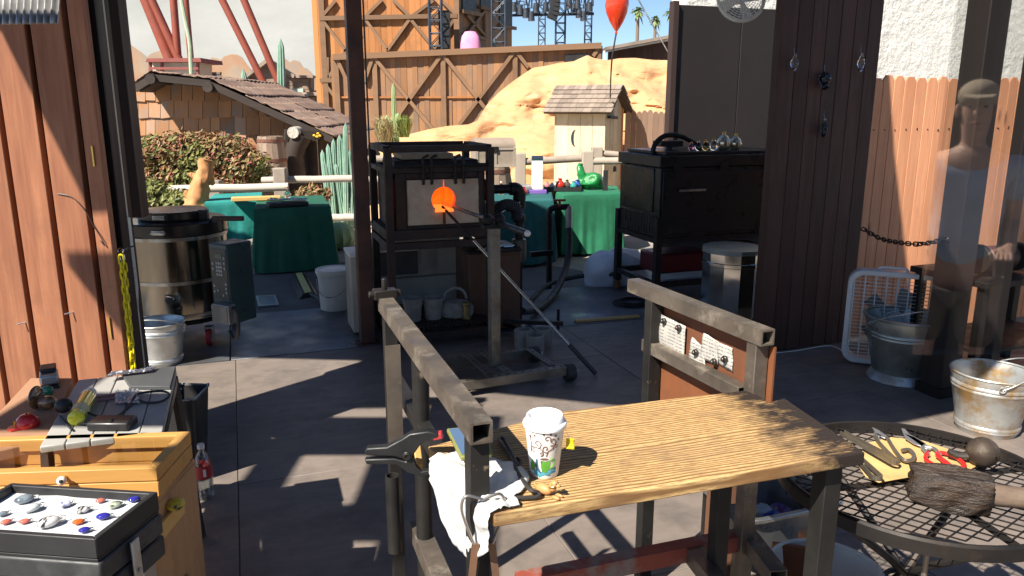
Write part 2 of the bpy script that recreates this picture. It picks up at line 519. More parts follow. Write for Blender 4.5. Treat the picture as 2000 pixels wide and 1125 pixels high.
# red roofed pavilion and gabled facade above the hut
K['bwood'] = grainwood('weathered_boards', (.30,.22,.165), (.20,.145,.11), 0, 3, .6, (.15,.11,.085), .75, .15, .2)
K['bwood_v'] = grainwood('weathered_boards_upright', (.34,.27,.21), (.24,.185,.145), 2, 3, .6, (.18,.14,.11), .75, .15, .2)
K['red_trim'] = M('red_trim', (.27,.075,.06), (.22,.06,.05), .6)
K['green_sign'] = M('pale_green_paint', (.42,.55,.47), (.36,.48,.41), .6)
K['cream'] = M('cream_paint', (.66,.60,.48), (.58,.52,.42), .7)
t = thing('red_roof_pavilion', 'small pavilion with a red flat roof behind the hut ridge', 'building', (d(335,150,27).x, 27.5, -.1))
ppoly([(284,121),(287,114),(391,113),(393,121)], 26.8, 2).build('roof', K['red_trim'], t)
ppoly([(293,121),(388,121),(388,280),(293,280)], 27.2, 1.2).build('wall', K['cream'], t)
for x in (292, 315, 385): ppoly([(x-2,121),(x+2,121),(x+2,290),(x-2,290)], 26.95, .12).build('post', K['red_trim'], t)
ppoly([(292,131),(387,131),(387,136),(292,136)], 26.9, .05).build('rail', K['red_trim'], t)
K['corr'] = M('corrugated_iron', (.34,.30,.26), (.25,.22,.19), .5, .4, 5, dirt=(.22,.16,.12))
t = thing('western_facade', 'grey wooden false front with a stepped gable behind the cacti', 'building', (d(545,230,33).x, 33.5, -.1))
gab = [(430,156),(480,152),(497,140),(512,128),(525,120),(538,126),(556,140),(572,150),(608,150),(608,176),(635,178),(635,300),(430,300)]
ppoly(gab, 33.4, .5).build('wall_core', K['bwood'], t)
yy = 154
while yy < 184:                                  # boards of the upper front
    ppoly([(484,yy),(604,yy),(604,yy+6.3),(484,yy+6.3)], 33.33, .05).build('board', K['bwood'], t); yy += 7
x = 596
while x < 634:
    ppoly([(x,190),(x+9.4,190),(x+9.4,300),(x,300)], 33.33, .05).build('board', K['bwood_v'], t); x += 10.3
for a, b in (((478,152),(525,117)),((525,117),(576,150))):
    m = MB(); m.beam(d(*a,33.2), d(*b,33.2), .3, .14); m.build('gable_trim', K['bwood_v'], t)
ppoly([(570,147),(611,147),(611,152),(570,152)], 33.1, .5).build('cornice', K['bwood_v'], t)
ppoly([(480,183),(637,179),(637,186),(480,190)], 33.0, .5).build('cornice', K['bwood_v'], t)
for q in ([(529,166),(546,166),(546,177),(529,177)], [(569,173),(592,173),(592,180),(569,180)]):
    ppoly(q, 33.25, .06).build('sign_board', K['green_sign'], t)
ppoly([(593,206),(607,206),(607,232),(593,232)], 33.28, .05).build('door', K['red_trim'], t)
t = thing('corrugated_parapet', 'low ridged iron parapet between pavilion and gabled facade', 'parapet', (d(408,150,31).x, 31, -.1))
m = MB()
a, b = d(384,143,31), d(432,143,31)
m.sheet(lambda i, j: (a.x+(b.x-a.x)*i, 31+.03*math.sin(i*2*PI*16), a.z*(1-j)+(-.1)*j), 160, 1)
m.build('sheet', K['corr'], t, solid=.01)
m = MB(); m.beam(a, b, .1, .08); m.build('cap', K['bwood'], t)

# ---------------------------------------------------------------- barn tower and long barn wall
K['barn'] = grainwood('barn_planks', (.52,.22,.075), (.36,.145,.05), 2, 2.2, .5, (.24,.115,.055), .75, .16, .2, dscale=.6, dlo=.52, dhi=.75)
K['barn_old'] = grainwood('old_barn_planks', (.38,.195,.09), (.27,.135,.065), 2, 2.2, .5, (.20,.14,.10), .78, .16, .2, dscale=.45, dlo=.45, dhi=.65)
K['barn_trim'] = grainwood('barn_trim', (.25,.145,.08), (.18,.105,.06), 0, 3, .6, None, .75, .15)
def planked(t, D, x0, x1, topf, ybot, mat, pxw, th=.05, name='plank'):
    x = x0
    while x < x1-1:
        w = min(pxw*random.uniform(.85,1.15), x1-x)
        a, b = d(x, ybot, D), d(x+w-.25, ybot, D)
        zt = min(d(x, topf(x), D).z, d(x+w, topf(x+w), D).z) if topf(x) != topf(x+w) else d(x, topf(x), D).z
        m = MB(); off = random.uniform(-.012, .012)
        zb = -.1
        m.bx(a.x, b.x, D+off, D+off+th, zb, zt)
        m.build(name, mat, t, bevel=0)
        x += w
t = thing('barn_tower', 'tall brown plank barn tower with crossed trim boards', 'barn', (d(780,280,27).x, 28, -.1))
planked(t, 27, 625, 893, lambda x: -25, 300, K['barn'], 10.6)
m = MB(); a, b = d(626,0,27), d(892,0,27)
m.bx(a.x+.02, b.x-.02, 27.06, 33, -.1, a.z+.6); m.build('core', K['barn_trim'], t)
for (p, q) in (((625,36),(893,31)), ((625,157),(893,157))):
    m = MB(); m.beam(d(*p,26.9), d(*q,26.9), .12, .14); m.build('trim_board', K['barn_trim'], t)
for (p, q) in (((628,34),(655,2)),((629,38),(676,100)),((640,155),(676,98)),((632,160),(655,190)),((712,34),(746,0)),((714,38),(757,98)),((757,98),(800,38)),((800,31),(768,0)),((803,33),(848,0)),((804,40),(846,92)),((848,95),(890,34)),((862,0),(890,28)),((640,112),(640,155)),((676,100),(700,60))):
    m = MB(); m.beam(d(*p,26.93), d(*q,26.93), .1, .13, V((0,1,0))); m.build('brace', K['barn_trim'], t)
for x in (627, 891):
    m = MB(); p = d(x,0,26.9); m.bx(p.x-.09, p.x+.09, 26.86, 26.98, -.1, p.z+.6); m.build('corner_board', K['barn_trim'], t)
# the shaded side of the tower with its openings, going back to the right
sd = [d(895,0,27), d(1000,0,31.5)]
for i in range(11):
    a = sd[0].lerp(sd[1], i/11); b = sd[0].lerp(sd[1], (i+.97)/11)
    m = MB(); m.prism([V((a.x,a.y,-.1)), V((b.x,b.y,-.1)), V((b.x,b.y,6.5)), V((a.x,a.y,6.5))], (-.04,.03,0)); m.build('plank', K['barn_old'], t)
sdir = (sd[1]-sd[0]).normalized(); sn = V((sdir.y,-sdir.x,0)).normalized()
for (f0, f1, ya, yb) in ((.05,.30,-10,22),(.36,.58,-10,14),(.72,.98,-10,50)):
    a, b = sd[0].lerp(sd[1], f0)+sn*.03, sd[0].lerp(sd[1], f1)+sn*.03
    zt, zb = d(900, ya, a.y).z, d(900, yb, a.y).z
    m = MB(); m.prism([V((a.x,a.y,zb)), V((b.x,b.y,zb)), V((b.x,b.y,zt)), V((a.x,a.y,zt))], sn*.02); m.build('dark_opening', K['matt_black'], t)
    m = MB(); m.beam(V((a.x,a.y,zb))+sn*.08-sdir*.2, V((b.x,b.y,zb))+sn*.08+sdir*.2, .1, .12); m.build('sill', K['barn_trim'], t)
for (f0, y0, f1, y1) in ((.1,30,.42,70),(.42,20,.1,66),(.42,20,.42,75),(.05,68,.45,76)):
    a, b = sd[0].lerp(sd[1], f0)+sn*.06, sd[0].lerp(sd[1], f1)+sn*.06
    m = MB(); m.beam(V((a.x,a.y,d(900,y0,a.y).z)), V((b.x,b.y,d(900,y1,b.y).z)), .1, .12, sn); m.build('brace', K['barn_trim'], t)
t = thing('barn_wall', 'long low barn wall with large crossed braces behind the orange rock', 'barn', (d(900,290,23).x, 23.2, -.1))
topw = lambda x: 112 - (x-655)*.0435
planked(t, 23, 655, 1172, topw, 300, K['barn_old'], 10.6)
m = MB(); m.prism([d(655,topw(655)+1,23.06), d(1171,topw(1171)+1,23.06), V((d(1171,90,23.06).x,23.06,-.1)), V((d(655,90,23.06).x,23.06,-.1))], (0,.6,0)); m.build('core', K['barn_trim'], t)
m = MB(); m.beam(d(652,topw(652),22.95), d(1174,topw(1174),22.95), .3, .16); m.build('cap_rail', K['barn_trim'], t)
for (p, q) in (((660,118),(700,205)),((728,114),(712,160)),((731,112),(856,265)),((862,108),(780,222)),((780,222),(740,275)),((866,108),(950,214)),((1004,102),(897,243)),((1009,102),(1032,132)),((1170,92),(1158,110))):
    m = MB(); m.beam(d(*p,22.93), d(*q,22.93), .1, .14, V((0,1,0))); m.build('brace', K['barn_trim'], t)
for x in (656, 731, 865, 1006, 1170):
    m = MB(); p = d(x,topw(x)+2,22.94); m.bx(p.x-.07, p.x+.07, 22.9, 22.98, -.1, p.z); m.build('upright_board', K['barn_trim'], t)
for (x0,x1,y) in ((665,731,190),(735,930,190)):
    m = MB(); m.beam(d(x0,y,22.97), d(x1,y,22.97), .05, .05); m.build('seam_strip', K['barn'], t)
m = MB(); m.prism([d(x,y,22.9) for x,y in ((1103,107),(1152,105),(1152,120),(1103,122))], (0,.06,0)); m.build('dark_opening', K['matt_black'], t)
K['pinkfab'] = M('pink_cloth', (.80,.32,.50), (.70,.26,.44), .8, 0, 6, bump=.4)
m = MB(); m.lathe([(.02,.62),(.16,.60),(.25,.48),(.29,.3),(.30,.15),(.33,0)][::-1], 18, d(919,100,24)+V((0,0,-.05)), 1, .6)
tag(m.build('pink_bundle', K['pinkfab']), 'pink bundled shape standing behind the barn wall top', 'bundle')
MW_ = d(919,100,24)
m = MB(); m.bx(MW_.x-.3, MW_.x+.3, 23.75, 24.3, -.1, MW_.z-.06)
tag(m.build('bundle_plinth', K['barn_trim']), 'plinth behind the barn wall under the pink bundle', 'plinth')

# ---------------------------------------------------------------- lighting rig
K['truss'] = M('truss_grey', (.07,.08,.10), (.05,.06,.075), .45, .5, 5)
def truss(x, w, y0, y1, D, lab):
    p0, p1 = d(x, y1, D), d(x, y0, D)
    t = thing('lighting_truss', lab, 'truss', (p0.x, D, -.1), group='lighting truss towers')
    h = w*D*1.02/FPX/2
    for sx in (-1, 1):
        for sy in (-1, 1):
            m = MB(); m.cyl((p0.x+sx*h, D+sy*h, -.1), (p0.x+sx*h, D+sy*h, p1.z), h*.16, n=6); m.build('chord', K['truss'], t)
    m = MB(); z = max(0, p0.z-.6); s = 1
    while z < p1.z:
        for sy in (-1, 1):
            m.cyl((p0.x-h*s, D+sy*h, z), (p0.x+h*s, D+sy*h, z+h*2), h*.09, n=5)
            m.cyl((p0.x-h, D+sy*h, z), (p0.x+h, D+sy*h, z), h*.09, n=5)
            m.cyl((p0.x+sy*h, D-h*s, z), (p0.x+sy*h, D+h*s, z+h*2), h*.09, n=5)
        z += h*2; s = -s
    m.build('lattice', K['truss'], t)
truss(852, 22, -20, 100, 25.5, 'dark lattice truss in front of the barn tower front')
truss(974, 24, -20, 98, 26, 'dark lattice truss before the shaded side of the tower')
truss(1058, 12, -20, 92, 38, 'thin lattice truss standing against the blue sky')
truss(1094, 17, -20, 92, 34, 'lattice truss carrying the black loudspeaker stack against blue sky')
truss(1148, 12, -20, 90, 36, 'lattice truss nearest the palms against blue sky')
m = MB(); p = d(861, 96, 26.2)
m.bx(p.x-.05, p.x+.30, 26.0, 26.5, -.1, d(861,20,26).z)
tag(m.build('black_tower_panel', K['matt_black']), 'narrow black panel standing beside the truss on the tower front', 'panel')
t = thing('overhead_truss', 'overhead truss bar crossing the blue sky with lamps under it', 'truss', d(1060,20,35))
m = MB(); m.cyl(d(996,30,35), d(1160,27,35), .06, n=6); m.build('lower_bar', K['truss'], t)
m = MB(); m.cyl(d(996,-4,35), d(1160,-6,35), .06, n=6); m.build('upper_bar', K['truss'], t)
m = MB()
for i in range(17): m.cyl(d(998+i*9.5, 30, 35), d(998+(i+1)*9.5, -4, 35) if i % 2 else d(998+(i-1)*9.5, -4, 35), .035, n=5)
m.build('lattice', K['truss'], t)
K['lamp_body'] = M('stage_lamp_body', (.035,.04,.05), (.06,.065,.075), .4, .3, 6)
K['lamp_lens'] = M('stage_lamp_lens', (.55,.62,.70), (.45,.52,.6), .1, .2, 6)
LAMPS = ('first','second','third','fourth','fifth','sixth','seventh','eighth','tenth','eleventh','twelfth','ninth')
for i, (x, y) in enumerate(((1004,12),(1016,17),(1027,24),(1038,30),(1047,14),(1066,12),(1112,6),(1121,14),(1131,24),(1140,30),(1151,12),(1128,6))):
    p = d(x, y, 34.8)
    t = thing('stage_lamp', LAMPS[i]+' black stage lamp from the left under the overhead truss', 'lamp', p, group='stage lamps on the overhead truss')
    m = MB(); m.cyl(p+V((0,0,-.22)), p+V((0,0,.16)), .15, .11, 12); m.build('body', K['lamp_body'], t)
    m = MB(); m.cyl(p+V((0,0,-.24)), p+V((0,0,-.222)), .13, n=12); m.build('lens', K['lamp_lens'], t)
    m = MB(); m.tube([p+V((-.17,0,0)), p+V((-.17,0,.3)), p+V((.17,0,.3)), p+V((.17,0,0))], .025, 5); m.cyl(p+V((0,0,.3)), V((p.x,p.y,d(1060,-4,35).z)), .02, n=5); m.build('yoke', K['lamp_body'], t)
t = thing('speaker_stack', 'curved black stack of loudspeakers hung on the truss', 'loudspeaker', d(1080,25,33.5))
for i in range(5):
    p = d(1083-i*i*.35+1, 2+i*8, 33.5)
    m = MB(); m.box(p, (.42,.4,.155), (V((math.cos(-.1*i),0,math.sin(-.1*i))), V((0,1,0)), V((-math.sin(-.1*i),0,math.cos(-.1*i))))); m.build('speaker_box', K['matt_black'], t, bevel=.015)
m = MB(); m.cyl(d(1083,2,33.5), d(1083,-20,33.5), .03, n=6); m.build('hanger', K['truss'], t)

# ---------------------------------------------------------------- palms and shed
K['palm_leaf'] = M('palm_frond', (.12,.18,.05), (.22,.27,.10), .6, 0, 4, rnd=.25, island=True)
K['palm_trunk'] = M('palm_trunk', (.22,.17,.13), (.16,.12,.09), .8, 0, 8)
for (x, y, D, s, lab) in ((1246,22,85,1.05,'leftmost tall palm against the blue sky'), (1280,38,95,1.0,'middle palm against the sky beside the leaning cable'), (1311,24,85,1.0,'palm half hidden by the dark workshop panel')):
    c = d(x, y, D)
    t = thing('palm_tree', lab, 'palm tree', (c.x, D, -.1), group='palms on the skyline')
    m = MB(); m.tube([V((c.x+.1,D,-.1)), V((c.x+.05,D,c.z*.5)), c], [.28,.2,.17], 8); m.build('trunk', K['palm_trunk'], t)
    m = MB()
    for i in range(46):
        a = random.uniform(0, 2*PI); el = random.uniform(-.9, 1.25); L = random.uniform(.75,1.1)*s*.95
        dirv = V((math.cos(a)*math.cos(el), math.sin(a)*math.cos(el), math.sin(el)))
        side = dirv.cross(Z).normalized()
        pts = [c + dirv*L*f + V((0,0,-.55*L*f*f)) for f in (0,.35,.7,1)]
        for j in range(3):
            w0, w1 = (.05,.16,.12,.01)[j]*s, (.05,.16,.12,.01)[j+1]*s
            m.add([pts[j]-side*w0, pts[j]+side*w0, pts[j+1]+side*w1, pts[j+1]-side*w1], [(0,1,2,3)])
    m.build('crown', K['palm_leaf'], t, smooth=0)
t = thing('dark_shed', 'dark brown plank shed with a sloping roof edge under the palms', 'shed', (d(1250,150,27).x, 27.4, -.1))
K['shed'] = grainwood('shed_planks', (.10,.05,.035), (.06,.032,.025), 2, 2.5, .6, None, .75, .2)
planked(t, 27, 1186, 1330, lambda x: 97-(x-1186)*.19, 160, K['shed'], 10.4)
m = MB(); m.beam(d(1180,97,26.7), d(1335,68,26.7), 1.1, .1); m.build('roof_edge', K['bwood_v'], t)
m = MB(); m.beam(d(1180,101,26.6), d(1335,73,26.6), .08, .06); m.build('gutter', K['white_paint'], t)
m = MB(); m.bx(d(1179,97,26.8).x, d(1183,97,26.8).x, 26.8, 26.95, -.1, d(1180,99,26.8).z); m.build('post', K['white_paint'], t)

# ---------------------------------------------------------------- orange rock
def rock_mat():
    m, nt, b = newmat('orange_sandstone')
    vec = coords(nt, (1,1,2.2), False)
    f = ntex(nt, vec, .9, 8, .62, .6)
    c = mixc(nt, rng(nt, f, .3, .7), rgb(.62,.36,.18), rgb(.54,.285,.13))
    f2 = ntex(nt, coords(nt, (1,1,4), False), 1.6, 8, .7, 1.0)
    c = mixc(nt, rng(nt, f2, .55, .75), c, rgb(.68,.47,.27))
    nt.links.new(c, b.inputs['Base Color'])
    b.inputs['Roughness'].default_value = .9
    f3 = ntex(nt, coords(nt, (.6,.6,3.0), False), 2.6, 9, .7, .8)
    vr = nt.nodes.new('ShaderNodeTexVoronoi'); vr.feature = 'DISTANCE_TO_EDGE'; vr.inputs['Scale'].default_value = 1.3
    nt.links.new(coords(nt, (.8,.8,1.7), False), vr.inputs['Vector'])
    cr_ = nt.nodes.new('ShaderNodeMath'); cr_.operation = 'MULTIPLY_ADD'; cr_.inputs[1].default_value = .12
    nt.links.new(rng(nt, vr.outputs['Distance'], 0, .06), cr_.inputs[0]); nt.links.new(f3, cr_.inputs[2])
    bumpit(nt, b, cr_.outputs[0], .7, .07)
    return m
K['rock'] = rock_mat()
prof = [(690,300),(735,284),(760,272),(800,262),(840,252),(875,246),(915,243),(932,236),(942,218),(955,200),(975,180),(1000,160),(1020,146),(1042,132),(1070,128),(1090,123),(1120,120),(1135,113),(1147,108),(1160,114),(1185,118),(1210,114),(1240,113),(1275,117),(1310,118),(1345,121)]
def ptop(x):
    for (a, ya), (b, yb) in zip(prof, prof[1:]):
        if a <= x <= b: return ya+(yb-ya)*(x-a)/(b-a)
    return prof[-1][1]
def rockfn(a, b):
    x = 690 + a*655
    tp = ptop(x)
    q = min(1.0, b/.8)
    py = 352 + (tp-352)*q
    prom = max(0.0, min(1.0, (250-tp)/120))
    D = 14.9 + 1.4*q**.8 + prom*2.6*max(0, q-.25)/.75 + (.55*math.sin(q*9+a*7)*(.2+prom))*q*(1-q)*2
    p = d(x, py, D)
    n1 = noise.noise(V((p.x*.7, p.y*.6, p.z*.9)))*.75 + noise.noise(V((p.x*2.1+5, p.y*1.5, p.z*3.2)))*.28 + noise.noise(V((p.x*5, p.y*5, p.z*9)))*.10 - abs(noise.noise(V((p.x*1.7+3, p.y*1.7, p.z*2.6))))*.25
    led = (math.fmod(p.z*1.6+.8*noise.noise(V((p.x*.5,1,p.z*.3)))+10, 1.0)-.5)*.07*prom
    k = 4*q*(1-q)+.15
    p = p + V((0, n1*.9*min(1,k)*(.25+.75*prom) + led*min(1,k), 0))
    if b < .001: p = V((p.x, p.y, -.1))
    if b > .8: p = p + V((0, (b-.8)*12, -(b-.8)*3))
    return p
m = MB(); m.sheet(rockfn, 200, 110)
o = m.build('rock_mound', K['rock'], smooth=R(50)); tag(o, 'large orange sandstone mound behind the outhouse', 'rock')

# ---------------------------------------------------------------- shingled hut
K['shake'] = grainwood('cedar_shake', (.44,.215,.095), (.29,.15,.075), 2, 3.4, .7, (.27,.225,.19), .8, .26, .3, dscale=1.1, dlo=.50, dhi=.66)
K['hut_dark'] = grainwood('hut_dark_timber', (.055,.04,.032), (.035,.027,.023), 0, 4, .7, None, .75, .2)
K['rust_roof'] = M('rusty_roof_sheet', (.26,.17,.125), (.19,.125,.095), .75, .1, 3, (1,1,1), dirt=(.30,.22,.17), dscale=1.4, rnd=.14, bump=.3)
HD = 14.0
rl = [(200,200),(256,166),(298,143),(410,157),(470,182),(560,226),(650,268)]
def rtop(x):
    for (a, ya), (b, yb) in zip(rl, rl[1:]):
        if a <= x <= b: return ya+(yb-ya)*(x-a)/(b-a)
    return 268
t = thing('shingle_hut', 'rustic hut clad in cedar shakes under a sagging tin roof', 'hut', (d(440,330,HD).x, HD+1.5, -.1))
a, b = d(215,300,HD), d(612,300,HD)
m = MB(); m.prism([V((a.x,HD+.05,-.1))] + [d(x, rtop(x)+8, HD+.05) for x in (215,256,298,410,470,560,605)] + [V((d(605,300,HD).x,HD+.05,-.1))], (0,3.2,0)); m.build('wall_core', K['hut_dark'], t)
rows = [(138,163),(162,197),(195,229),(227,266),(264,300),(298,334)]
for ri, (y0, y1) in enumerate(rows):
    x = 218 - random.uniform(0,12)
    while x < 560 + ri*9:
        w = random.uniform(15, 31)
        ya, yb = max(y0, rtop(x)+12), max(y0, rtop(x+w)+12)
        e0, e1 = y1 + random.uniform(-3,3), y1 + random.uniform(-3,3)
        if ya < e0-4 or yb < e1-4:
            ya, yb = min(ya, e0-2), min(yb, e1-2)
            D0 = HD - .01*ri
            m = MB(); f = [d(x+.4,ya,D0), d(x+w-.4,yb,D0), d(x+w-.6,e1,D0-.05), d(x+.6,e0,D0-.05)]
            m.prism(f, (0,.03,0)); m.build('shake', K['shake'], t)
        x += w
# roof: tin sheets laid on rafters, running back
for (p, q, n) in (((256,166),(298,143),2),((298,143),(410,157),4),((410,157),(650,268),7)):
    A, B = d(*p, HD-.7), d(*q, HD-.7)
    nrm = V((-(B-A).z,0,(B-A).x)).normalized()
    for i in range(n):
        for j in range(2):
            f0, f1 = i/n-.005, (i+1)/n+.012
            a, b = A.lerp(B, f0), A.lerp(B, f1)
            y0, y1 = (0, 1.9) if j == 0 else (1.8, 3.9)
            lift = .02+.012*(i % 2)+.018*j+random.uniform(0,.015)
            m = MB()
            m.sheet(lambda s, w, a=a, b=b, y0=y0, y1=y1, lift=lift: a.lerp(b, s) + nrm*(lift+.012*math.sin(w*2*PI*9)+.02*noise.noise(V((s*3+i,w*3,j)))) + V((0, y0+(y1-y0)*w, 0)), 6, 54)
            m.build('roof_sheet', K['rust_roof'], t, solid=.006)
    m = MB(); m.beam(A+V((0,.05,0))-nrm*.07, B+V((0,.05,0))-nrm*.05, .06, .11, nrm); m.build('verge_board', K['hut_dark'], t)
    m = MB(); m.beam(A+V((0,.4,0))-nrm*.1, B+V((0,.4,0))-nrm*.1, .5, .05, nrm); m.build('rafter', K['hut_dark'], t)
for (x, y) in ((293,154),(405,170)):
    m = MB(); p = d(x,y,HD-.75); m.cyl(p, p+V((0,3,0)), .085, n=12); m.build('purlin_end', K['hut_dark'], t)
K['logend'] = M('log_end', (.62,.57,.50), (.32,.27,.22), .8, 0, 30)
p = d(572,259,HD-1.0); m = MB(); m.cyl(p, p+V((0,3,0)), .095, n=16); m.build('purlin_log', K['logend'], t)
m = MB(); m.tube([V((d(575,300,HD-.8).x,HD-.8,-.1)), d(572,305,HD-.8), d(580,282,HD-.8), d(590,262,HD-.8)], [.22,.17,.16,.18], 10); m.build('trunk_post', K['hut_dark'], t)
m = MB(); m.tube([V((d(612,300,HD-.4).x,HD-.4,-.1)), d(612,300,HD-.4), d(606,268,HD-.4)], [.2,.18,.17], 10); m.build('trunk_post', K['hut_dark'], t)
m = MB(); m.beam(d(556,262,HD-.8), d(622,266,HD-.6), .3, .16); m.build('lintel', K['hut_dark'], t)

# ---------------------------------------------------------------- barrels
K['stave'] = grainwood('barrel_stave', (.36,.27,.20), (.26,.185,.13), 2, 6, .7, (.22,.15,.11), .75, .14, .25)
K['hoop'] = M('rusty_hoop', (.24,.11,.075), (.17,.08,.055), .7, .3, 8)
def barrel(c, h, r, lab):
    t = thing('wooden_barrel', lab, 'barrel', c)
    n = 16
    for i in range(n):
        a0, a1 = 2*PI*i/n+.008, 2*PI*(i+1)/n-.008
        vs, fs = [], []
        for k in range(7):
            f = k/6; rr = r*(.80+.20*math.sin(PI*f))
            for a, q in ((a0,rr),(a1,rr),(a1,rr-.03),(a0,rr-.03)): vs.append((q*math.cos(a), q*math.sin(a), h*f))
        for k in range(6):
            for e in range(4): fs.append((k*4+e, k*4+(e+1)%4, k*4+4+(e+1)%4, k*4+4+e))
        fs += [(3,2,1,0), (24,25,26,27)]
        m = MB(); m.add(vs, fs); m.build('stave', K['stave'], t, world=False)
    m = MB(); m.lathe([(r*.79,h*.94),(r*.79,h*.97)], 20); m.build('barrel_head', K['stave'], t, world=False)
    for f in (.05,.24,.72,.95):
        rr = r*(.80+.20*math.sin(PI*f))+.004
        m = MB(); m.shell([(rr,h*f-.025),(rr+.004,h*f-.025),(rr+.004,h*f+.025),(rr,h*f+.025),(rr-.006,h*f+.025)], 28); m.build('hoop', K['hoop'], t, world=False)
    return t
p = d(533,345,12.6); barrel((p.x,12.6,-.1), d(533,266,12.6).z+.1, 29*12.8/FPX, 'old barrel with rusty hoops beside the hut')
p = d(962,400,9.9); barrel((p.x,9.9,-.1), d(962,325,9.9).z+.1, 41*10/FPX, 'barrel carrying the domed chest behind the display table')

# ---------------------------------------------------------------- bush, fences, cacti, grass
def leafmat(name, cols, rough=.5):
    m, nt, b = newmat(name)
    o = nt.nodes.new('ShaderNodeNewGeometry').outputs['Random Per Island']
    cr = nt.nodes.new('ShaderNodeValToRGB')
    cr.color_ramp.interpolation = 'LINEAR'
    e = cr.color_ramp.elements
    e[0].color = rgb(*cols[0]); e[1].color = rgb(*cols[-1])
    for i, c in enumerate(cols[1:-1]): e.new((i+1)/(len(cols)-1)).color = rgb(*c)
    nt.links.new(o, cr.inputs[0]); nt.links.new(cr.outputs[0], b.inputs['Base Color'])
    b.inputs['Roughness'].default_value = rough
    b.inputs['Specular IOR Level'].default_value = .35
    return m
K['leaf'] = leafmat('shrub_leaf', ((.06,.08,.02),(.16,.14,.045),(.24,.20,.07),(.30,.12,.07),(.32,.22,.09),(.30,.07,.055),(.20,.17,.06)))
K['leaf_g'] = leafmat('shrub_leaf_green', ((.06,.08,.02),(.13,.15,.035),(.22,.22,.055),(.09,.11,.03),(.28,.24,.08)))
K['stem'] = M('woody_stem', (.13,.09,.06), (.09,.06,.04), .8)
def bush(name, lab, blobs, n, mats, ls=.055):
    cx = sum(b[0].x for b in blobs)/len(blobs); cy = sum(b[0].y for b in blobs)/len(blobs)
    t = thing(name, lab, 'bush', (cx, cy, -.1))
    mbs = [MB() for _ in mats]
    for i in range(n):
        c, r = random.choices(blobs, [b[1].x*b[1].z for b in blobs])[0]
        while True:
            q = V((random.uniform(-1,1), random.uniform(-1,1), random.uniform(-1,1)))
            if .2 < q.length < 1: break
        q = q.normalized()*(random.random()**.35)*(1+.24*noise.noise(q*3.1+c))*(1 if random.random() > .08 else random.uniform(1.02,1.22))
        p = V((c.x+q.x*r.x, c.y+q.y*r.y, c.z+q.z*r.z))
        if p.z < -.05: continue
        nrm = (q + V((random.uniform(-1,1), random.uniform(-1,1), random.uniform(-.3,1)))*.8).normalized()
        x, y, z = basis(nrm.orthogonal().lerp(V((random.uniform(-1,1),random.uniform(-1,1),random.uniform(-1,1))),.5), nrm)
        L = ls*random.uniform(.5,1.6); w = L*.42
        k = 1 if (len(mats) > 1 and noise.noise(p*1.3) > -.02) else 0
        mbs[k].add([p-x*L, p+y*w+z*w*.3, p+x*L, p-y*w+z*w*.3], [(0,1,2,3)])
    for q, mt in zip(mbs, mats): q.build('crown', mt, t, smooth=0)
    for i in range(7):
        c, r = random.choice(blobs)
        m = MB(); m.tube([V((cx+random.uniform(-.3,.3), cy+random.uniform(-.1,.1), -.1)), V((c.x+random.uniform(-.3,.3)*r.x, c.y, c.z*.5)), V((c.x+random.uniform(-.5,.5)*r.x, c.y, c.z+r.z*.5))], [.03,.02,.008], 6)
        m.build('stem', K['stem'], t)
bl = []
for (x, y, rx, rz) in ((305,300,.30,.28),(345,285,.30,.22),(395,300,.42,.33),(440,300,.42,.30),(480,325,.36,.28),(330,345,.45,.32),(400,350,.5,.35),(465,350,.4,.28),(290,330,.26,.3)):
    bl.append((d(x,y,11.6), V((rx,.5,rz))))
bush('flowering_shrub', 'big reddish green shrub in front of the hut wall', bl, 15000, (K['leaf'], K['leaf_g']), .038)
bl = [(d(x,y,9.7), V((.26,.3,.22))) for x, y in ((285,410),(325,415),(360,405),(300,385))]
bush('low_shrub', 'low green shrub under the rail beside the driftwood', bl, 2600, (K['leaf_g'],), .04)
bl = [(d(x,y,10.6), V((.12,.15,.1))) for x, y in ((590,378),(612,374),(632,380))]
bush('small_shrub', 'small dry shrub beneath the rail near the big cactus', bl, 700, (K['leaf'],), .03)
K['rail'] = grainwood('pale_fence_rail', (.56,.50,.42), (.44,.38,.31), 0, 6, .7, (.36,.31,.25), .75, .1, .3)
K['railpost'] = grainwood('grey_fence_post', (.38,.32,.26), (.28,.23,.185), 2, 6, .7, (.22,.18,.15), .8, .1, .3)
t = thing('rail_fence', 'pale round rail fence in front of the shrub and hut', 'fence', (d(470,400,10.4).x, 10.4, -.1))
for (a, b, r) in ((d(235,372,10.2), d(563,365,10.5), .055), (d(512,352,11.0), d(690,348,11.0), .05), (d(512,366,11.05), d(560,364,11.05), .04), (d(640,425,10.6), d(700,424,10.6), .05)):
    m = MB(); n = 7
    m.tube([a.lerp(b, i/n)+V((0,0,.01*noise.noise(V((i*1.7,a.x,0))))) for i in range(n+1)], r, 10); m.build('rail', K['rail'], t)
for (x, y, D) in ((546,328,10.85),(418,352,10.7)):
    p = d(x,y,D); m = MB(); m.bx(p.x-.085,p.x+.085,D-.06,D+.09,-.1,p.z); m.build('post', K['railpost'], t, bevel=.012)
t = thing('rail_fence', 'weathered post and rail fence behind the glassware table and outhouse front', 'fence', (d(1080,400,10.6).x, 10.6, -.1))
for (a, b, r) in ((d(1020,316,10.6), d(1150,308,10.6), .05), (d(1144,315,10.5), d(1215,314,10.4), .048), (d(1170,299,10.9), d(1215,303,10.9), .045), (d(700,312,10.6), d(770,310,10.6), .05), (d(700,352,10.6), d(770,350,10.6), .05)):
    m = MB(); m.tube([a.lerp(b, i/5) for i in range(6)], r, 10); m.build('rail', K['railpost'], t)
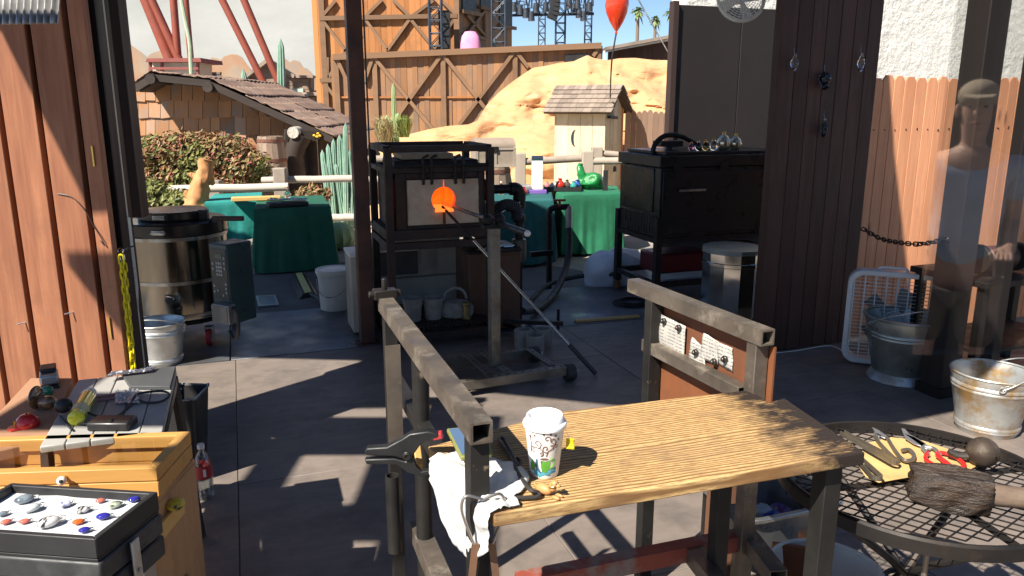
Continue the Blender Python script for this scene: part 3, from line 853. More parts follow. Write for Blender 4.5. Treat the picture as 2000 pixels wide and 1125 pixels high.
for (x, y, D) in ((1016,299,10.6),(1148,295,10.5),(1166,287,10.9),(812,280,10.9)):
    p = d(x,y,D); m = MB(); m.bx(p.x-.075,p.x+.075,D-.07,D+.08,-.1,p.z); m.build('post', K['railpost'], t, bevel=.012)
def column(m, pts, r, n=36, ribs=9):
    pts = crv(pts, 6); k = len(pts)
    vs, fs = [], []
    for i, p in enumerate(pts):
        f = i/(k-1); rr = r*(1 if f < .8 else math.sqrt(max(.0, 1-((f-.8)/.2)**2)))
        rr *= 1+.05*math.sin(i*1.7)
        for j in range(n):
            a = 2*PI*j/n; q = rr*(1+.14*math.cos(ribs*a))
            vs.append(p+V((q*math.cos(a), q*math.sin(a), 0)))
    for i in range(k-1):
        for j in range(n): fs.append((i*n+j, i*n+(j+1)%n, (i+1)*n+(j+1)%n, (i+1)*n+j))
    m.add(vs, fs)
def cactus(lab, D, cols, mat='cactus'):
    x0 = cols[0][0][0]
    t = thing('cactus', lab, 'cactus', (d(*cols[0][0],D).x, D, -.1), group=None)
    for i, (a, b, w) in enumerate(cols):
        p, q = d(*a,D), d(*b,D)
        if i == 0 or len(cols[0]) == 3 and a[1] > 300: p = V((p.x, D, -.1))
        m = MB(); mid = p.lerp(q,.5)+V((random.uniform(-.03,.03),random.uniform(-.05,.05),0))
        column(m, [p+V((0,random.uniform(-.1,.1),0)), mid, q], w*D*1.02/FPX/2); m.build('trunk' if i == 0 else 'arm', K[mat], t, smooth=R(60))
K['cactus_y'] = M('yellow_green_cactus', (.24,.33,.14), (.31,.38,.18), .6, 0, 7, bump=.3, bscale=30)
cactus('tall slim blue green cactus in front of the red coaster support', 17.5, [((549,230),(548,74),13)])
cactus('short cactus tip left of the gabled facade above the hut roof', 17.8, [((475,200),(475,133),11)])
cactus('cactus with three stubby columns beside the slanted support base', 18, [((589,240),(589,182),11),((578,230),(578,186),9),((599,240),(597,183),9)])
cactus('low round cactus top peeking over the roof sheets', 18, [((507,200),(507,160),11)])
cactus('small cactus ball just left of the tall slim cactus', 17, [((531,210),(531,180),10)])
cactus('large many armed cactus between the hut eave and the steel post', 11.6, [((664,400),(663,262),11),((650,322),(640,280),9),((634,318),(629,292),9),((654,330),(651,270),9),((677,410),(675,238),10),((689,410),(690,268),9),((645,372),(634,312),10),((670,360),(655,318),10),((684,350),(682,290),8)])
cactus('yellow green columnar cactus in front of the barn wall', 15.2, [((770,300),(768,160),8),((777,300),(777,220),9),((761,300),(755,224),9),((766,300),(765,230),8)], 'cactus_y')
K['drygrass'] = leafmat('dry_grass', ((.45,.37,.20),(.55,.46,.26),(.35,.33,.13),(.40,.34,.18)))
K['greengrass'] = leafmat('green_grass', ((.22,.28,.07),(.30,.34,.09),(.16,.22,.05)))
def tuft(lab, x, y, D, r, h, n, mat):
    c = d(x, y, D)
    m = MB()
    for i in range(n):
        a = random.uniform(0,2*PI); L = h*random.uniform(.6,1.1); sp = r*random.uniform(.1,1)
        o0 = c+V((random.uniform(-.08,.08), random.uniform(-.08,.08), 0)); dr = V((math.cos(a),math.sin(a),0)); s = V((-dr.y,dr.x,0))*.006
        p1, p2 = o0+dr*sp*.4+V((0,0,L*.75)), o0+dr*sp+V((0,0,L*.95-.25*sp))
        m.add([o0-s,o0+s,p1+s,p1-s], [(0,1,2,3)]); m.add([p1-s,p1+s,p2], [(0,1,2)])
    tag(m.build('grass_tuft', K[mat], smooth=0), lab, 'grass tuft')
tuft('dry straw coloured grass tuft left of the columnar cactus', 752, 290, 14.8, .45, .65, 420, 'drygrass')
tuft('green grass tuft to the right of the columnar cactus', 790, 268, 14.9, .35, .45, 320, 'greengrass')
m = MB(); p = d(658,440,9.9)
m.lathe([(.12,0),(.2,.06),(.23,.16),(.2,.27),(.1,.34),(.0,.35)], 36, V((p.x,9.9,-.1)), rib=.07, nr=12)
tag(m.build('barrel_cactus', K['cactus_y'], smooth=R(60)), 'round ribbed barrel cactus on the ground by the steel post', 'cactus')
K['yellow'] = M('yellow_flower', (.8,.55,.04), (.7,.45,.03), .6)
m = MB()
for dx, dz in ((0,0),(.05,.015),(-.045,.02),(.02,.05)): m.ell(d(619,267,13.2)+V((dx,0,dz)), .026,.026,.022, 8, 5)
tfl = thing('yellow_flower', 'small yellow flowers beyond the hut eave', 'flower', V((d(619,267,13.2).x,13.2,-.1)))
m.build('blossom', K['yellow'], tfl)
m = MB(); m.cyl(V((d(619,267,13.2).x,13.2,-.1)), d(619,267,13.2), .006, n=5); m.build('stem', K['stem'], tfl)

# ---------------------------------------------------------------- outhouse with glass balloon
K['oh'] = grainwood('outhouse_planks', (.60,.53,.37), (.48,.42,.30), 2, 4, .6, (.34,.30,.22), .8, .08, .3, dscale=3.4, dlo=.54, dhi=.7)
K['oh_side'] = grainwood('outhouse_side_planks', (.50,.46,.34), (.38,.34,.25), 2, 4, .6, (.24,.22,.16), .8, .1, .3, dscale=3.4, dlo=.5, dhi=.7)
K['ohshake'] = grainwood('outhouse_shingle', (.29,.23,.185), (.21,.165,.13), 0, 6, .7, None, .8, .22, .3)
OD = 14.0
oc = d(1183, 212, OD)
al = R(-24)                                   # left face runs back to the left from the near corner
L1 = V((-math.cos(al), -math.sin(al), 0)); L2 = V((-math.sin(al)*-1, math.cos(al), 0)); L2 = V((math.sin(-al), math.cos(al), 0))
t = thing('outhouse', 'little wooden outhouse with a crescent moon cut in its side', 'outhouse', (oc.x, OD, -.1))
s1, s2, ez = .93, 1.02, oc.z
c0 = V((oc.x, OD, -.1))
hh = ez+.1
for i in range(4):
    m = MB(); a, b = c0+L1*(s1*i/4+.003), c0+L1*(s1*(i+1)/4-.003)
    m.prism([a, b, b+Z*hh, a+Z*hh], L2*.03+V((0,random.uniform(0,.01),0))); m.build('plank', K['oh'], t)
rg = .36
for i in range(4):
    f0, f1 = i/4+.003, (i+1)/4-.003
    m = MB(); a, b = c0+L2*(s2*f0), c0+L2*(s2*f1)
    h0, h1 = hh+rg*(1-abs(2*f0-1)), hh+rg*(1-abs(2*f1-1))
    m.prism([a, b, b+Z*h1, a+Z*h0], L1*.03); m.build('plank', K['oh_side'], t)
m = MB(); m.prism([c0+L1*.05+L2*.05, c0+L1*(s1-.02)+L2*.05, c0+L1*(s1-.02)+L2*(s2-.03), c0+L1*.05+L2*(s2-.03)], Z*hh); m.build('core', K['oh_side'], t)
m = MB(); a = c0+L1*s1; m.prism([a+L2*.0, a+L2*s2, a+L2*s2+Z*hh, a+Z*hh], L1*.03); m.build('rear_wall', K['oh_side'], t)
m = MB(); a = c0+L2*(s2+.01)-L1*.02; m.prism([a, a+L1*.08, a+L1*.08+Z*(hh+.02), a+Z*(hh+.02)], L2*.05); m.build('corner_board', K['barn'], t)
# roof
ridge0 = c0+L2*(s2/2)+Z*(hh+rg+.02)-L1*.16
rl_ = s1+.34
for side in (-1, 1):
    ev = c0+L2*(s2/2+side*(s2/2+.16))+Z*(hh-.16*rg/(s2/2)+.02)-L1*.16
    sl_ = ev-ridge0
    nn = sl_.cross(L1).normalized()
    if nn.z < 0: nn = -nn
    m = MB(); m.prism([ridge0, ridge0+L1*rl_, ev+L1*rl_, ev], nn*.03); m.build('roof_board', K['hut_dark'], t)
    nr = 6
    for r in range(nr):
        x = -.03*(r % 2)
        while x < rl_-.02:
            w = random.uniform(.09,.16); x1 = min(x+w, rl_+.01)
            a = ridge0 + sl_*(r/nr) ; b = ridge0+sl_*((r+1)/nr+.04)
            x0_ = max(x, -.01)
            m = MB(); m.prism([a+L1*x0_+nn*.035, a+L1*(x1-.004)+nn*.035, b+L1*(x1-.004)+nn*.058, b+L1*x0_+nn*.058], nn*.014); m.build('shingle', K['ohshake'], t)
            x = x1
mc = d(1127,270,13.75)
def facepoint(px, py):                        # a point on the left face seen at that pixel
    r_ = ray(px, py); o_ = V((0,0,EYE)); n_ = L1.cross(Z).normalized()
    tt = (c0-o_).dot(n_)/r_.dot(n_)
    return o_+r_*tt
pc = facepoint(1124, 270)
ptsm = []
for i in range(13):
    a = PI/2+PI*i/12; ptsm.append(pc + L1*(-.085*math.cos(a)) + Z*(.15*math.sin(a)))
for i in range(13):
    a = 3*PI/2-PI*i/12; ptsm.append(pc + L1*(-.035*math.cos(a)) + Z*(.145*math.sin(a)))
n_ = L1.cross(Z).normalized(); n_ = n_ if n_.y < 0 else -n_
m = MB()
q = [p - n_*.012 if False else p + n_*.004 for p in ptsm]
for i in range(12): m.prism([q[i], q[i+1], q[24-i], q[25-i]], n_*.004)
m.build('moon_cutout', K['matt_black'], t)
m = MB(); a = c0+L2*.55-L1*.02+Z*1.6; m.beam(a, a+L2*-.45+Z*.02, .1, .05); m.build('wood_bracket', K['matt_black'], t)
m = MB(); a = c0+L2*.62-L1*.015+Z*.62; m.torus(a, .05, .02, (L2, Z, L1), 14, 6, 0, PI, 1.6); m.build('door_pull', K['matt_black'], t)
K['balloon'] = M('red_glass_balloon', (.55,.03,.01), (.62,.06,.012), .08, 0, 3, coat=.6, rvar=.03)
bc = d(1205, 18, 12.6)
t = thing('balloon', 'glossy red balloon on a thin stick above the outhouse roof', 'balloon', d(1192,178,12.6))
pr = [(.012,-.36),(.03,-.35),(.012,-.33),(.05,-.28),(.11,-.18),(.165,-.05),(.185,.06),(.175,.15),(.13,.235),(.07,.275),(0,.285)]
m = MB(); m.lathe(pr, 28, bc, 1, 1); m.build('bulb', K['balloon'], t, smooth=R(70))
m = MB(); m.tube(crv([bc+V((0,0,-.35)), d(1196,110,12.6), d(1193,150,12.8), d(1192,190,13.9)], 4), .013, 6); m.build('string', K['matt_black'], t)
K['brown_fence'] = grainwood('brown_fence_picket', (.26,.17,.12), (.18,.12,.085), 2, 4, .7, None, .75, .15)
t = thing('picket_fence', 'brown picket fence between the outhouse and the dark panel', 'fence', (d(1270,300,15).x, 15, -.1))
x = 1222
while x < 1325:
    a, b = d(x,216+random.uniform(-2,2),15), d(x+10.4,216,15)
    m = MB(); m.prism([V((a.x,15,-.1)), V((b.x,15,-.1)), V((b.x,15,a.z-.04)), V((b.x-.03,15,a.z)), V((a.x+.03,15,a.z)), V((a.x,15,a.z-.04))], (0,.02,0)); m.build('picket', K['brown_fence'], t)
    x += 10.8
m = MB(); m.beam(d(1222,235,15.05), d(1325,235,15.05), .05, .08); m.build('rail', K['brown_fence'], t)
K['cable'] = M('dark_cable', (.03,.03,.03), None, .5)
m = MB(); m.tube([d(1236,-20,9.5), d(1312,115,9.0)], .008, 6)
tag(m.build('guy_cable', K['cable']), 'dark slanting cable in front of the palms', 'cable')

# ---------------------------------------------------------------- sand in front of the rock
K['sand'] = M('sandy_ground', (.66,.47,.30), (.56,.38,.23), .95, 0, 1.4, bump=.5, bscale=20, bd=.02, dirt=(.70,.55,.38), dscale=1.0)
def sandfn(a, b):
    D = 11.2+b*6.5; x = -3.2+a*8.6+(b-.5)*.8
    e = min(1, a*6, (1-a)*8)*min(1, b*3)
    return V((x, D, -.095+e*(.06+.25*b*b)+.05*e*noise.noise(V((x*1.3,D*1.3,0)))))
m = MB(); m.sheet(sandfn, 60, 40); tag(m.build('terrain', K['sand'], smooth=R(60)), kind='structure')

def upx(px, py, v):                          # where the sight line through a pixel crosses the workshop line v
    r_ = ray(px, py); tt = v/(r_.x*W.x+r_.y*W.y); return r_.x*tt*U.x+r_.y*tt*U.y
# ================================================================ workshop frame
c = g(718, 670)
t = thing('steel_post', 'rusty brown square steel post left of the furnace', 'post', (c.x, c.y, 0), AZ)
m = MB(); m.bx(-.052,.052,-.052,.052,.012,3.19); m.build('column', K['rust_post'], t, world=False, bevel=.006)
m = MB(); m.bx(-.085,.085,-.075,.075,0,.012); m.build('base_plate', K['rust_post'], t, world=False)
m = MB(); m.tube([V((.06,-.06,3.1)), V((.064,-.06,1.2)), V((.062,-.06,.9))], .006, 6); m.build('cable', K['cable'], t, world=False)

K['shade_wood'] = grainwood('shade_darkened_wood', (.024,.017,.015), (.016,.012,.011), 2, 7, .7, None, .6, .1, .25)  # shade on the posts is put into this near-black colour
# gate of red planks, left
t = thing('plank_gate', 'gate leaf of reddish brown planks at the left edge, half in shadow', 'gate', (-2.1, 3.32, 0))
GD = 3.3
for (x0, x1) in ((-125,-44),(-34,28),(38,100),(111,172),(183,214)):
    a, b = d(x0,400,GD), d(x1,400,GD)
    m = MB(); m.bx(a.x, b.x, GD-.02, GD+.022, .06, 3.1); m.build('plank', K['redwood_paint'], t, bevel=.004)
m = MB(); a, b = d(-125,400,GD), d(214,400,GD); m.bx(a.x,b.x,GD+.068,GD+.08,.06,3.1); m.build('backing', K['shade_wood'], t)  # dark sheet added so the plank gaps read as shadowed
for z in (.35, 2.5):
    m = MB(); a, b = d(-125,400,GD), d(226,400,GD); m.bx(a.x,b.x-.002,GD+.024,GD+.065,z,z+.14); m.build('ledger', K['dark_post'], t)
K['brass'] = M('brass_hinge', (.72,.48,.12), (.55,.36,.1), .35, .8, 8)
for (x, y0, y1) in ((178,285,325),(211,620,660)):
    a = d(x,y0,GD-.024); b = d(x+8,y1,GD-.024)
    m = MB(); m.bx(a.x,b.x,GD-.028,GD-.022,b.z,a.z); m.build('hinge', K['brass'], t)
m = MB(); m.tube(crv([d(112,378,GD-.024), d(140,385,GD-.026), d(165,410,GD-.026), d(182,440,GD-.026), d(196,462,GD-.028), d(205,480,GD-.028), d(196,470,GD-.026)], 5), .0022, 5); m.build('wire', K['cable'], t)
for (x, y) in ((143,610),(50,630)):
    p = d(x,y,GD-.02); m = MB(); m.cyl(p, p+V((-.02,-.03,0)), .003, n=6); m.build('nail', K['galv'], t)
t = thing('door_frame', 'dark upright door frame beside the red plank gate', 'door frame', (-1.85, 3.7, 0))
for (x0, x1, D, mt) in ((214,229,3.42,'dark_post'),(229,233,3.66,'cream'),(233,241,3.7,'dark_post'),(243,276,3.9,'dark_post')):
    a, b = d(x0,420,D), d(x1,420,D)
    m = MB(); m.bx(a.x, b.x-.001, D, D+.09, 1.15 if D == 3.9 else 0, 3.19); m.build('jamb', K[mt], t, bevel=.003)
m = MB(); m.tube([d(246,425,3.69), d(262,560,3.69), d(263,600,3.69)], .02, 8); m.build('pipe', K['galv'], t)
K['corr2'] = M('corrugated_steel', (.50,.50,.50), (.38,.38,.38), .45, .6, 6, dirt=(.3,.29,.28), dscale=3)
def cor(a, b):
    p = d(-60,-30,2.75).lerp(d(118,-30,2.75), a); q = d(-60,48,2.6).lerp(d(112,46,2.6), a)
    return p.lerp(q, b) + V((0, -.012*math.sin(a*2*PI*13), 0))
m = MB(); m.sheet(cor, 130, 3); tag(m.build('corrugated_sheet', K['corr2'], solid=.002), 'ridged grey metal sheet hanging in the top left corner', 'metal sheet')
m = MB(); a, b = d(-160,-40,2.78), d(112,-40,2.78); m.beam(a, b, .06, .1)
tag(m.build('lintel_beam', K['dark_post']), 'dark beam above the gate holding the ridged sheet', 'beam')

# yellow chain on the frame
K['chain_y'] = M('yellow_plastic_chain', (.80,.66,.015), (.72,.58,.01), .4, 0, 10)
K['chain_k'] = M('black_chain', (.03,.028,.026), (.06,.05,.04), .45, .5, 10)
def chain(name, lab, pts, link, r, mat, cat='chain'):
    t = thing(name, lab, cat, pts[-1] if pts[-1].z < pts[0].z else pts[0])
    path = pts; acc = 0; proto = None; i = 0; pos = V(path[0]); seg = 1
    m = MB()
    k = 12
    lp = []
    for j in range(k):
        a = 2*PI*j/k
        lp.append(V((math.cos(a)*link*.33 + (link*.34 if math.cos(a) > 0 else -link*.34), math.sin(a)*link*.33, 0)))
    total = sum((b-a).length for a, b in zip(path, path[1:]))
    n = int(total/(link*.98))
    def at(s):
        for a, b in zip(path, path[1:]):
            L = (b-a).length
            if s <= L: return a.lerp(b, s/L), (b-a).normalized()
            s -= L
        return path[-1], (path[-1]-path[-2]).normalized()
    m.tube(lp, r, 6, closed=True)
    base = None
    inv = mw(t).inverted()
    for i in range(n):
        p, tv = at((i+.5)*total/n)
        x, y, z = basis(tv, V((0,-1,0)))
        if i % 2: y, z = z, -y
        rot = Matrix((x, y, z)).transposed().to_euler()
        if base is None:
            base = m.build('chain_link', mat, t, world=False); o = base
        else: o = inst(base, 'chain_link', t)
        o.location = inv @ p; o.rotation_euler = rot
    return t
tc = chain('yellow_chain', 'yellow plastic chain hanging from a silver hook on the door frame', [d(236,500,3.3), d(243,560,3.3), d(252,640,3.3), d(262,745,3.3)], .034, .0045, K['chain_y'])
chain('yellow_chain', 'second strand of yellow chain hanging close behind the first', [d(242,515,3.34), d(249,600,3.34), d(257,680,3.34), d(262,745,3.34)], .034, .0045, K['chain_y'])
m = MB(); p = d(235,490,3.32); m.torus(p, .012, .004, (V((1,0,0)), Z, V((0,1,0))), 14, 6); m.torus(p+V((0.005,0,-.03)), .010, .0035, (V((1,0,0)), Z, V((0,1,0))), 14, 6, sq=2.0); m.cyl(p, p+V((0,.12,0)), .004, n=6)
m.build('hook', K['chrome'], tc)

# plank wall and fence, right
WP = V((1.74, 5.21, 0))
wv = WP.dot(W); wu = WP.dot(U)
t = thing('plank_wall', 'dark brown upright plank wall hung with glass ornaments', 'wall', st(wu+.4, wv), AZ)
n = 7; pw = .8/n
for i in range(n):
    m = MB(); m.bx(-.4+pw*i+.002, -.4+pw*(i+1)-.002, 0, .02+.004*(i % 2), .01, 2.95); m.build('plank', K['dark_plank'], t, world=False, bevel=.003)
m = MB(); m.bx(-.4,.4,.026,.05,.01,2.95); m.build('backing', K['dark_panel'], t, world=False)
m = MB(); m.bx(-.425,-.4,-.01,.06,.0,2.95); m.build('corner_strip', K['dark_plank'], t, world=False, bevel=.003)
t = thing('picket_fence', 'sunlit reddish picket fence with dog eared tops below white stucco', 'fence', st(wu+1.6, wv+.03), AZ)
x = -.80
while x < 1.5:
    w = .098*random.uniform(.94,1.06); h = 1.90+random.uniform(-.012,.012)
    m = MB(); m.prism([V((x+.0025,0,.03)), V((x+w-.0025,0,.03)), V((x+w-.0025,0,h-.03)), V((x+w-.025,0,h)), V((x+.025,0,h)), V((x+.0025,0,h-.03))], (0,.018+random.uniform(-.003,.003),0))
    m.build('picket', K['fence_wood'], t, world=False, bevel=.0015, seg=1)
    for z in (.44,1.54):
        m = MB(); m.cyl((x+w*random.uniform(.35,.65),.004,z+random.uniform(-.02,.02)),(x+w*.5,-.004,z),.0045,n=8); m.build('nail', K['black_steel'], t, world=False)
    x += w
for z in (.4, 1.5):
    m = MB(); m.bx(-.8,1.5,.022,.06,z,z+.09); m.build('rail', K['fence_wood'], t, world=False)
a, b = st(upx(1336,100,7.62), 7.62), st(wu+7.5, 7.62)
m = MB(); m.prism([V((a.x,a.y,-.1)), V((b.x,b.y,-.1)), V((b.x,b.y,5)), V((a.x,a.y,5))], W*.3); tag(m.build('stucco_wall', K['stucco']), 'rough white stucco wall rising behind the picket fence', 'wall')
# dark panel wall behind the oven
a, b = st(upx(1316,150,7.35), 7.35), st(upx(1316,150,7.35)+2.4, 7.35)
t = thing('dark_panel_wall', 'tall smooth dark panel behind the black oven', 'wall', a.lerp(b,.5))
for i in range(3):
    p, q = a.lerp(b, i/3+.002), a.lerp(b, (i+1)/3-.002)
    m = MB(); m.prism([p, q, q+Z*2.72, p+Z*2.72], W*.04); m.build('panel', K['dark_panel'], t, bevel=.004)
m = MB(); m.beam(a+Z*1.4-U*.03-Z*1.4, a-U*.03+Z*2.75, .09, .06, U); m.build('edge_post', K['dark_post'], t)

def post(lab, x, y, D, w, mt, z1=3.15):
    p = d(x, y, D)
    t = thing('timber_post', lab, 'post', (p.x, D, 0), AZ)
    m = MB(); m.bx(-w/2,w/2,-w/2,w/2,.05,z1); m.build('shaft', K[mt], t, world=False, bevel=.006)
    m = MB(); m.bx(-w/2-.015,w/2+.015,-w/2-.015,w/2+.015,0,.06); m.build('foot', K['black_steel'], t, world=False)
post('thick dark post in front of the sunlit fence at the right', 1903, 230, 4.45, .15, 'shade_wood')
post('thin dark post at the right edge before the fence', 1992, 300, 4.2, .07, 'shade_wood')
chain('black_chain', 'dark chain slung from the fence to the thick dark post', [p for p in crv([d(1684,446,5.3), d(1720,466,5.1), d(1765,475,4.8), d(1805,476,4.6), d(1850,466,4.4)], 5)], .038, .0045, K['chain_k'])

# glass drops and skull on the plank wall
K['clear'] = glassy('clear_glass', (.93,.95,.95))
K['smoke'] = glassy('smoky_glass', (.10,.12,.16), .06)
def onwall(px, py, off=.0):
    r_ = ray(px, py); o_ = V((0,0,EYE)); n_ = W
    return o_ + r_*((st(wu, wv-off)-o_).dot(n_)/r_.dot(n_))
K['wire'] = M('silver_wire', (.6,.6,.6), None, .3, .9)
for (x, y, s, kind, lab) in ((1552,122,.055,0,'clear twisted glass drop high on the plank wall, left one'), (1682,122,.062,0,'clear glass teardrop near the lit edge of the plank wall'), (1611,158,.06,1,'dark glass skull hanging on the plank wall'), (1610,250,.065,0,'long smoky glass drop below the glass skull')):
    p = onwall(x, y, .035)
    t = thing('glass_skull' if kind else 'glass_drop', lab, 'ornament', p, group=None)
    if kind:
        m = MB(); m.ell(p+V((0,0,.015)), .042,.042,.045, 16, 12); m.ell(p+V((0,-.008,-.035)), .026,.028,.026, 12, 8); m.build('cranium', K['smoke'], t, sub=1)
        for sx in (-1, 1):
            m = MB(); m.ell(p+V((sx*.016,-.038,.004)), .010,.006,.010, 10, 6); m.build('eye_socket', K['matt_black'], t)
        m = MB()
        for k in range(5): m.bx(p.x-.018+k*.0075, p.x-.012+k*.0075, p.y-.038, p.y-.03, p.z-.05, p.z-.035)
        m.build('teeth', K['smoke'], t)
    else:
        m = MB(); m.lathe([(.0,-s),(.010,-s*.9),(.02,-s*.5),(.026,-s*.1),(.02,s*.3),(.010,s*.6),(.012,s*.7),(.0,s*.8)], 18, p, rib=.10, nr=6); m.build('drop', K['clear'] if y < 200 else K['smoke'], t, smooth=R(70))
    m = MB(); m.tube([p+V((0,0,s*.75)), p+V((-.006,.012,s*1.3)), p+V((0,.028,s*1.7))], .0015, 5); m.torus(p+V((0,0,s*.85)), .007,.0014,(V((1,0,0)),Z,V((0,1,0))),10,5); m.build('wire_hanger', K['wire'], t)

# round white wall fan, top
p = d(1447,-2,5.6)
t = thing('wall_fan', 'round white fan guard at the top edge above the dark panel', 'fan', p)
m = MB(); 
for k in range(9): m.torus(p+V((0,-.06+.004*k*0,0)), .02+.0165*k, .0022, (V((1,0,0)), V((0,.3,1)).normalized(), V((0,1,0))), 28, 5)
for k in range(28):
    a = 2*PI*k/28; e = V((math.cos(a),0,0))+V((0,.3,1)).normalized()*math.sin(a); m.cyl(p+V((0,-.06,0))+e*.02, p+V((0,-.06,0))+e*.152, .0016, n=4)
m.build('guard', K['white_paint'], t)
m = MB(); m.torus(p, .155, .012, (V((1,0,0)), V((0,.3,1)).normalized(), V((0,1,0))), 36, 8); m.build('rim', K['white_plastic'], t)
m = MB(); m.cyl(p+V((0,-.05,0)), p+V((0,.06,.0)), .03, n=16); m.build('motor', K['white_plastic'], t)
for k in range(4):
    a = 2*PI*k/4+.4; e = V((math.cos(a),0,math.sin(a))); f = V((-math.sin(a),.5,math.cos(a))).normalized()
    m = MB(); m.prism([p+e*.03-f*.02, p+e*.14-f*.05, p+e*.14+f*.05, p+e*.03+f*.02], V((0,.004,0))); m.build('blade', K['white_plastic'], t)
m = MB(); m.beam(p+V((.0,.06,0)), p+V((.55,.06,.06)), .03, .03); m.build('bracket_arm', K['white_plastic'], t)

# ================================================================ left kiln
kc = d(357, 600, 5.7); kc = V((kc.x, 5.7, 0))
K['kiln_dark'] = M('kiln_black_steel', (.030,.027,.024), (.04,.035,.03), .22, .5, 3, rvar=.1)
t = thing('round_kiln', 'round dark steel kiln on casters with side control box', 'kiln', kc)
N = 20
def poly_lathe(prof, n=N): m = MB(); m.T = Matrix.Translation(kc) @ Matrix.Rotation(R(8),4,'Z'); m.lathe(prof, n); return m
poly_lathe([(.362,.20),(.362,.80)]).build('body', K['stainless_dark'], t, smooth=R(20))
for z in (.225, .47, .785):
    poly_lathe([(.363,z-.012),(.369,z-.012),(.369,z+.012),(.363,z+.012)]).build('band', K['bare_steel'], t)
poly_lathe([(.372,.80),(.378,.81),(.378,.885),(.36,.895),(.24,.90)]).build('lid', K['kiln_dark'], t, smooth=R(20))
poly_lathe([(.24,.90),(.245,.91),(.245,.955),(.235,.962),(.02,.965)]).build('top_cap', K['kiln_dark'], t, smooth=R(20))
lidp = kc + V((0.0,-.245,.93))
m = MB(); m.box(lidp, (.085,.02,.03)); m.cyl(lidp+V((-.03,-.02,0)), lidp+V((.05,-.02,0)), .006, n=8); m.build('latch', K['bare_steel'], t, bevel=.004)
m = MB(); m.box(kc+V((.05,-.385,.845)), (.09,.02,.032)); m.tube([kc+V((.0,-.40,.84)), kc+V((.05,-.415,.85)), kc+V((.11,-.40,.845))], .006, 6); m.build('latch', K['bare_steel'], t, bevel=.004)
m = MB(); m.box(kc+V((.25,-.07,.93)), (.07,.05,.07)); m.build('hinge_block', K['black_steel'], t, bevel=.006)
m = MB(); m.tube([kc+V((.28,-.12,.88)), kc+V((.36,-.16,.915)), kc+V((.56,-.16,.915))], .012, 8); m.build('handle_rod', K['black_steel'], t)
m = MB(); m.box(kc+V((.46,-.16,.915)), (.23,.03,.035)); m.build('handle_grip', K['dark_post'], t, bevel=.008)
m = MB(); m.T = Matrix.Translation(kc); m.torus((0,0,.17), .33, .018, None, 28, 8); m.bx(-.34,.34,-.02,.02,.14,.165); m.bx(-.02,.02,-.34,.34,.14,.165); m.build('stand', K['black_steel'], t)
m = MB(); m.lathe([(.33,.178),(.33,.2)], 24, kc); m.build('base_tray', K['galv'], t)
K['red_rubber'] = M('red_caster', (.42,.035,.04), (.36,.03,.035), .45)
K['steelgrey'] = M('grey_steel', (.42,.42,.42), (.34,.34,.34), .4, .8, 6)
for (x, y) in ((.30,-.28),(-.30,-.28),(-.28,.28),(.28,.28)):
    w = kc+V((x,y,0))
    cw = MB(); cw.cyl(w+V((-.018,0,.062)), w+V((.018,0,.062)), .06, n=20); o = cw.build('caster_wheel', K['red_rubber'], t, bevel=.008)
    hb = MB(); hb.cyl(w+V((-.021,0,.062)), w+V((.021,0,.062)), .036, n=16); hb.build('hub', K['steelgrey'], o)
    fk = MB(); fk.bx(w.x-.03,w.x-.024,w.y-.02,w.y+.02,.05,.135); fk.bx(w.x+.024,w.x+.03,w.y-.02,w.y+.02,.05,.135); fk.bx(w.x-.03,w.x+.03,w.y-.03,w.y+.03,.135,.145); fk.build('caster_fork', K['steelgrey'], t)
# control box
K['teal_dark'] = M('dark_teal_enamel', (.030,.062,.064), (.024,.05,.053), .35, 0, 6)
bc = d(452, 560, 5.2)
ang = R(-28)
B0 = Matrix.Translation(V((bc.x, 5.22, 0))) @ Matrix.Rotation(ang, 4, 'Z')
cb = MB(); cb.T = B0; cb.bx(-.085,.085,-.10,.12,.245,.80); box = cb.build('control_box', K['teal_dark'], t, bevel=.008)
m = MB(); m.T = B0; m.bx(-.075,.075,-.104,-.1005,.42,.765); m.build('keypad_panel', K['black_plastic'], box)
K['keys'] = M('grey_key', (.33,.34,.35), (.25,.26,.27), .5, rnd=.2)
m0 = None
for r_ in range(4):
    for c_ in range(3):
        m = MB(); m.T = B0; x, z = -.022+c_*.02, .66-r_*.026; m.bx(x,x+.015,-.108,-.1045,z,z+.018); m.build('key', K['keys'], box, bevel=.001, seg=1)
for (x, z) in ((-.06,.62),(-.06,.655),(.05,.70),(.05,.665),(.05,.63),(-.06,.50),(-.06,.46),(.05,.52),(.05,.49),(.05,.46),(.02,.44),(-.03,.47)):
    m = MB(); m.T = B0; m.bx(x,x+.014,-.108,-.1045,z,z+.016); m.build('key', K['keys'], box, bevel=.001, seg=1)
K['lcd'] = M('lcd_screen', (.05,.08,.07), None, .15)
m = MB(); m.T = B0; m.bx(-.03,.04,-.107,-.1045,.70,.735); m.build('display', K['lcd'], box)
K['pale_label'] = M('printed_label', (.36,.38,.34), (.22,.24,.21), .6, 0, 60, (1,1,.2))
m = MB(); m.T = B0; m.bx(-.0875,-.0855,-.04,.03,.42,.66); m.build('label_plate', K['pale_label'], box)
m = MB(); m.T = B0
m.bx(-.02,.13,-.17,-.105,.27,.40); o = m.build('finned_heatsink', K['steelgrey'], t, bevel=.004)
for k in range(14):
    m = MB(); m.T = B0; x = -.014+k*.0103; m.bx(x,x+.004,-.182,-.171,.275,.395); m.build('fin', K['steelgrey'], o)
m = MB(); m.T = B0; m.tube(crv([(.12,-.12,.38),(.16,-.13,.36),(.17,-.13,.26),(.15,-.13,.18),(.10,-.12,.16),(.05,-.1,.2)], 5), .013, 8); m.build('power_cord', K['rubber'], t)
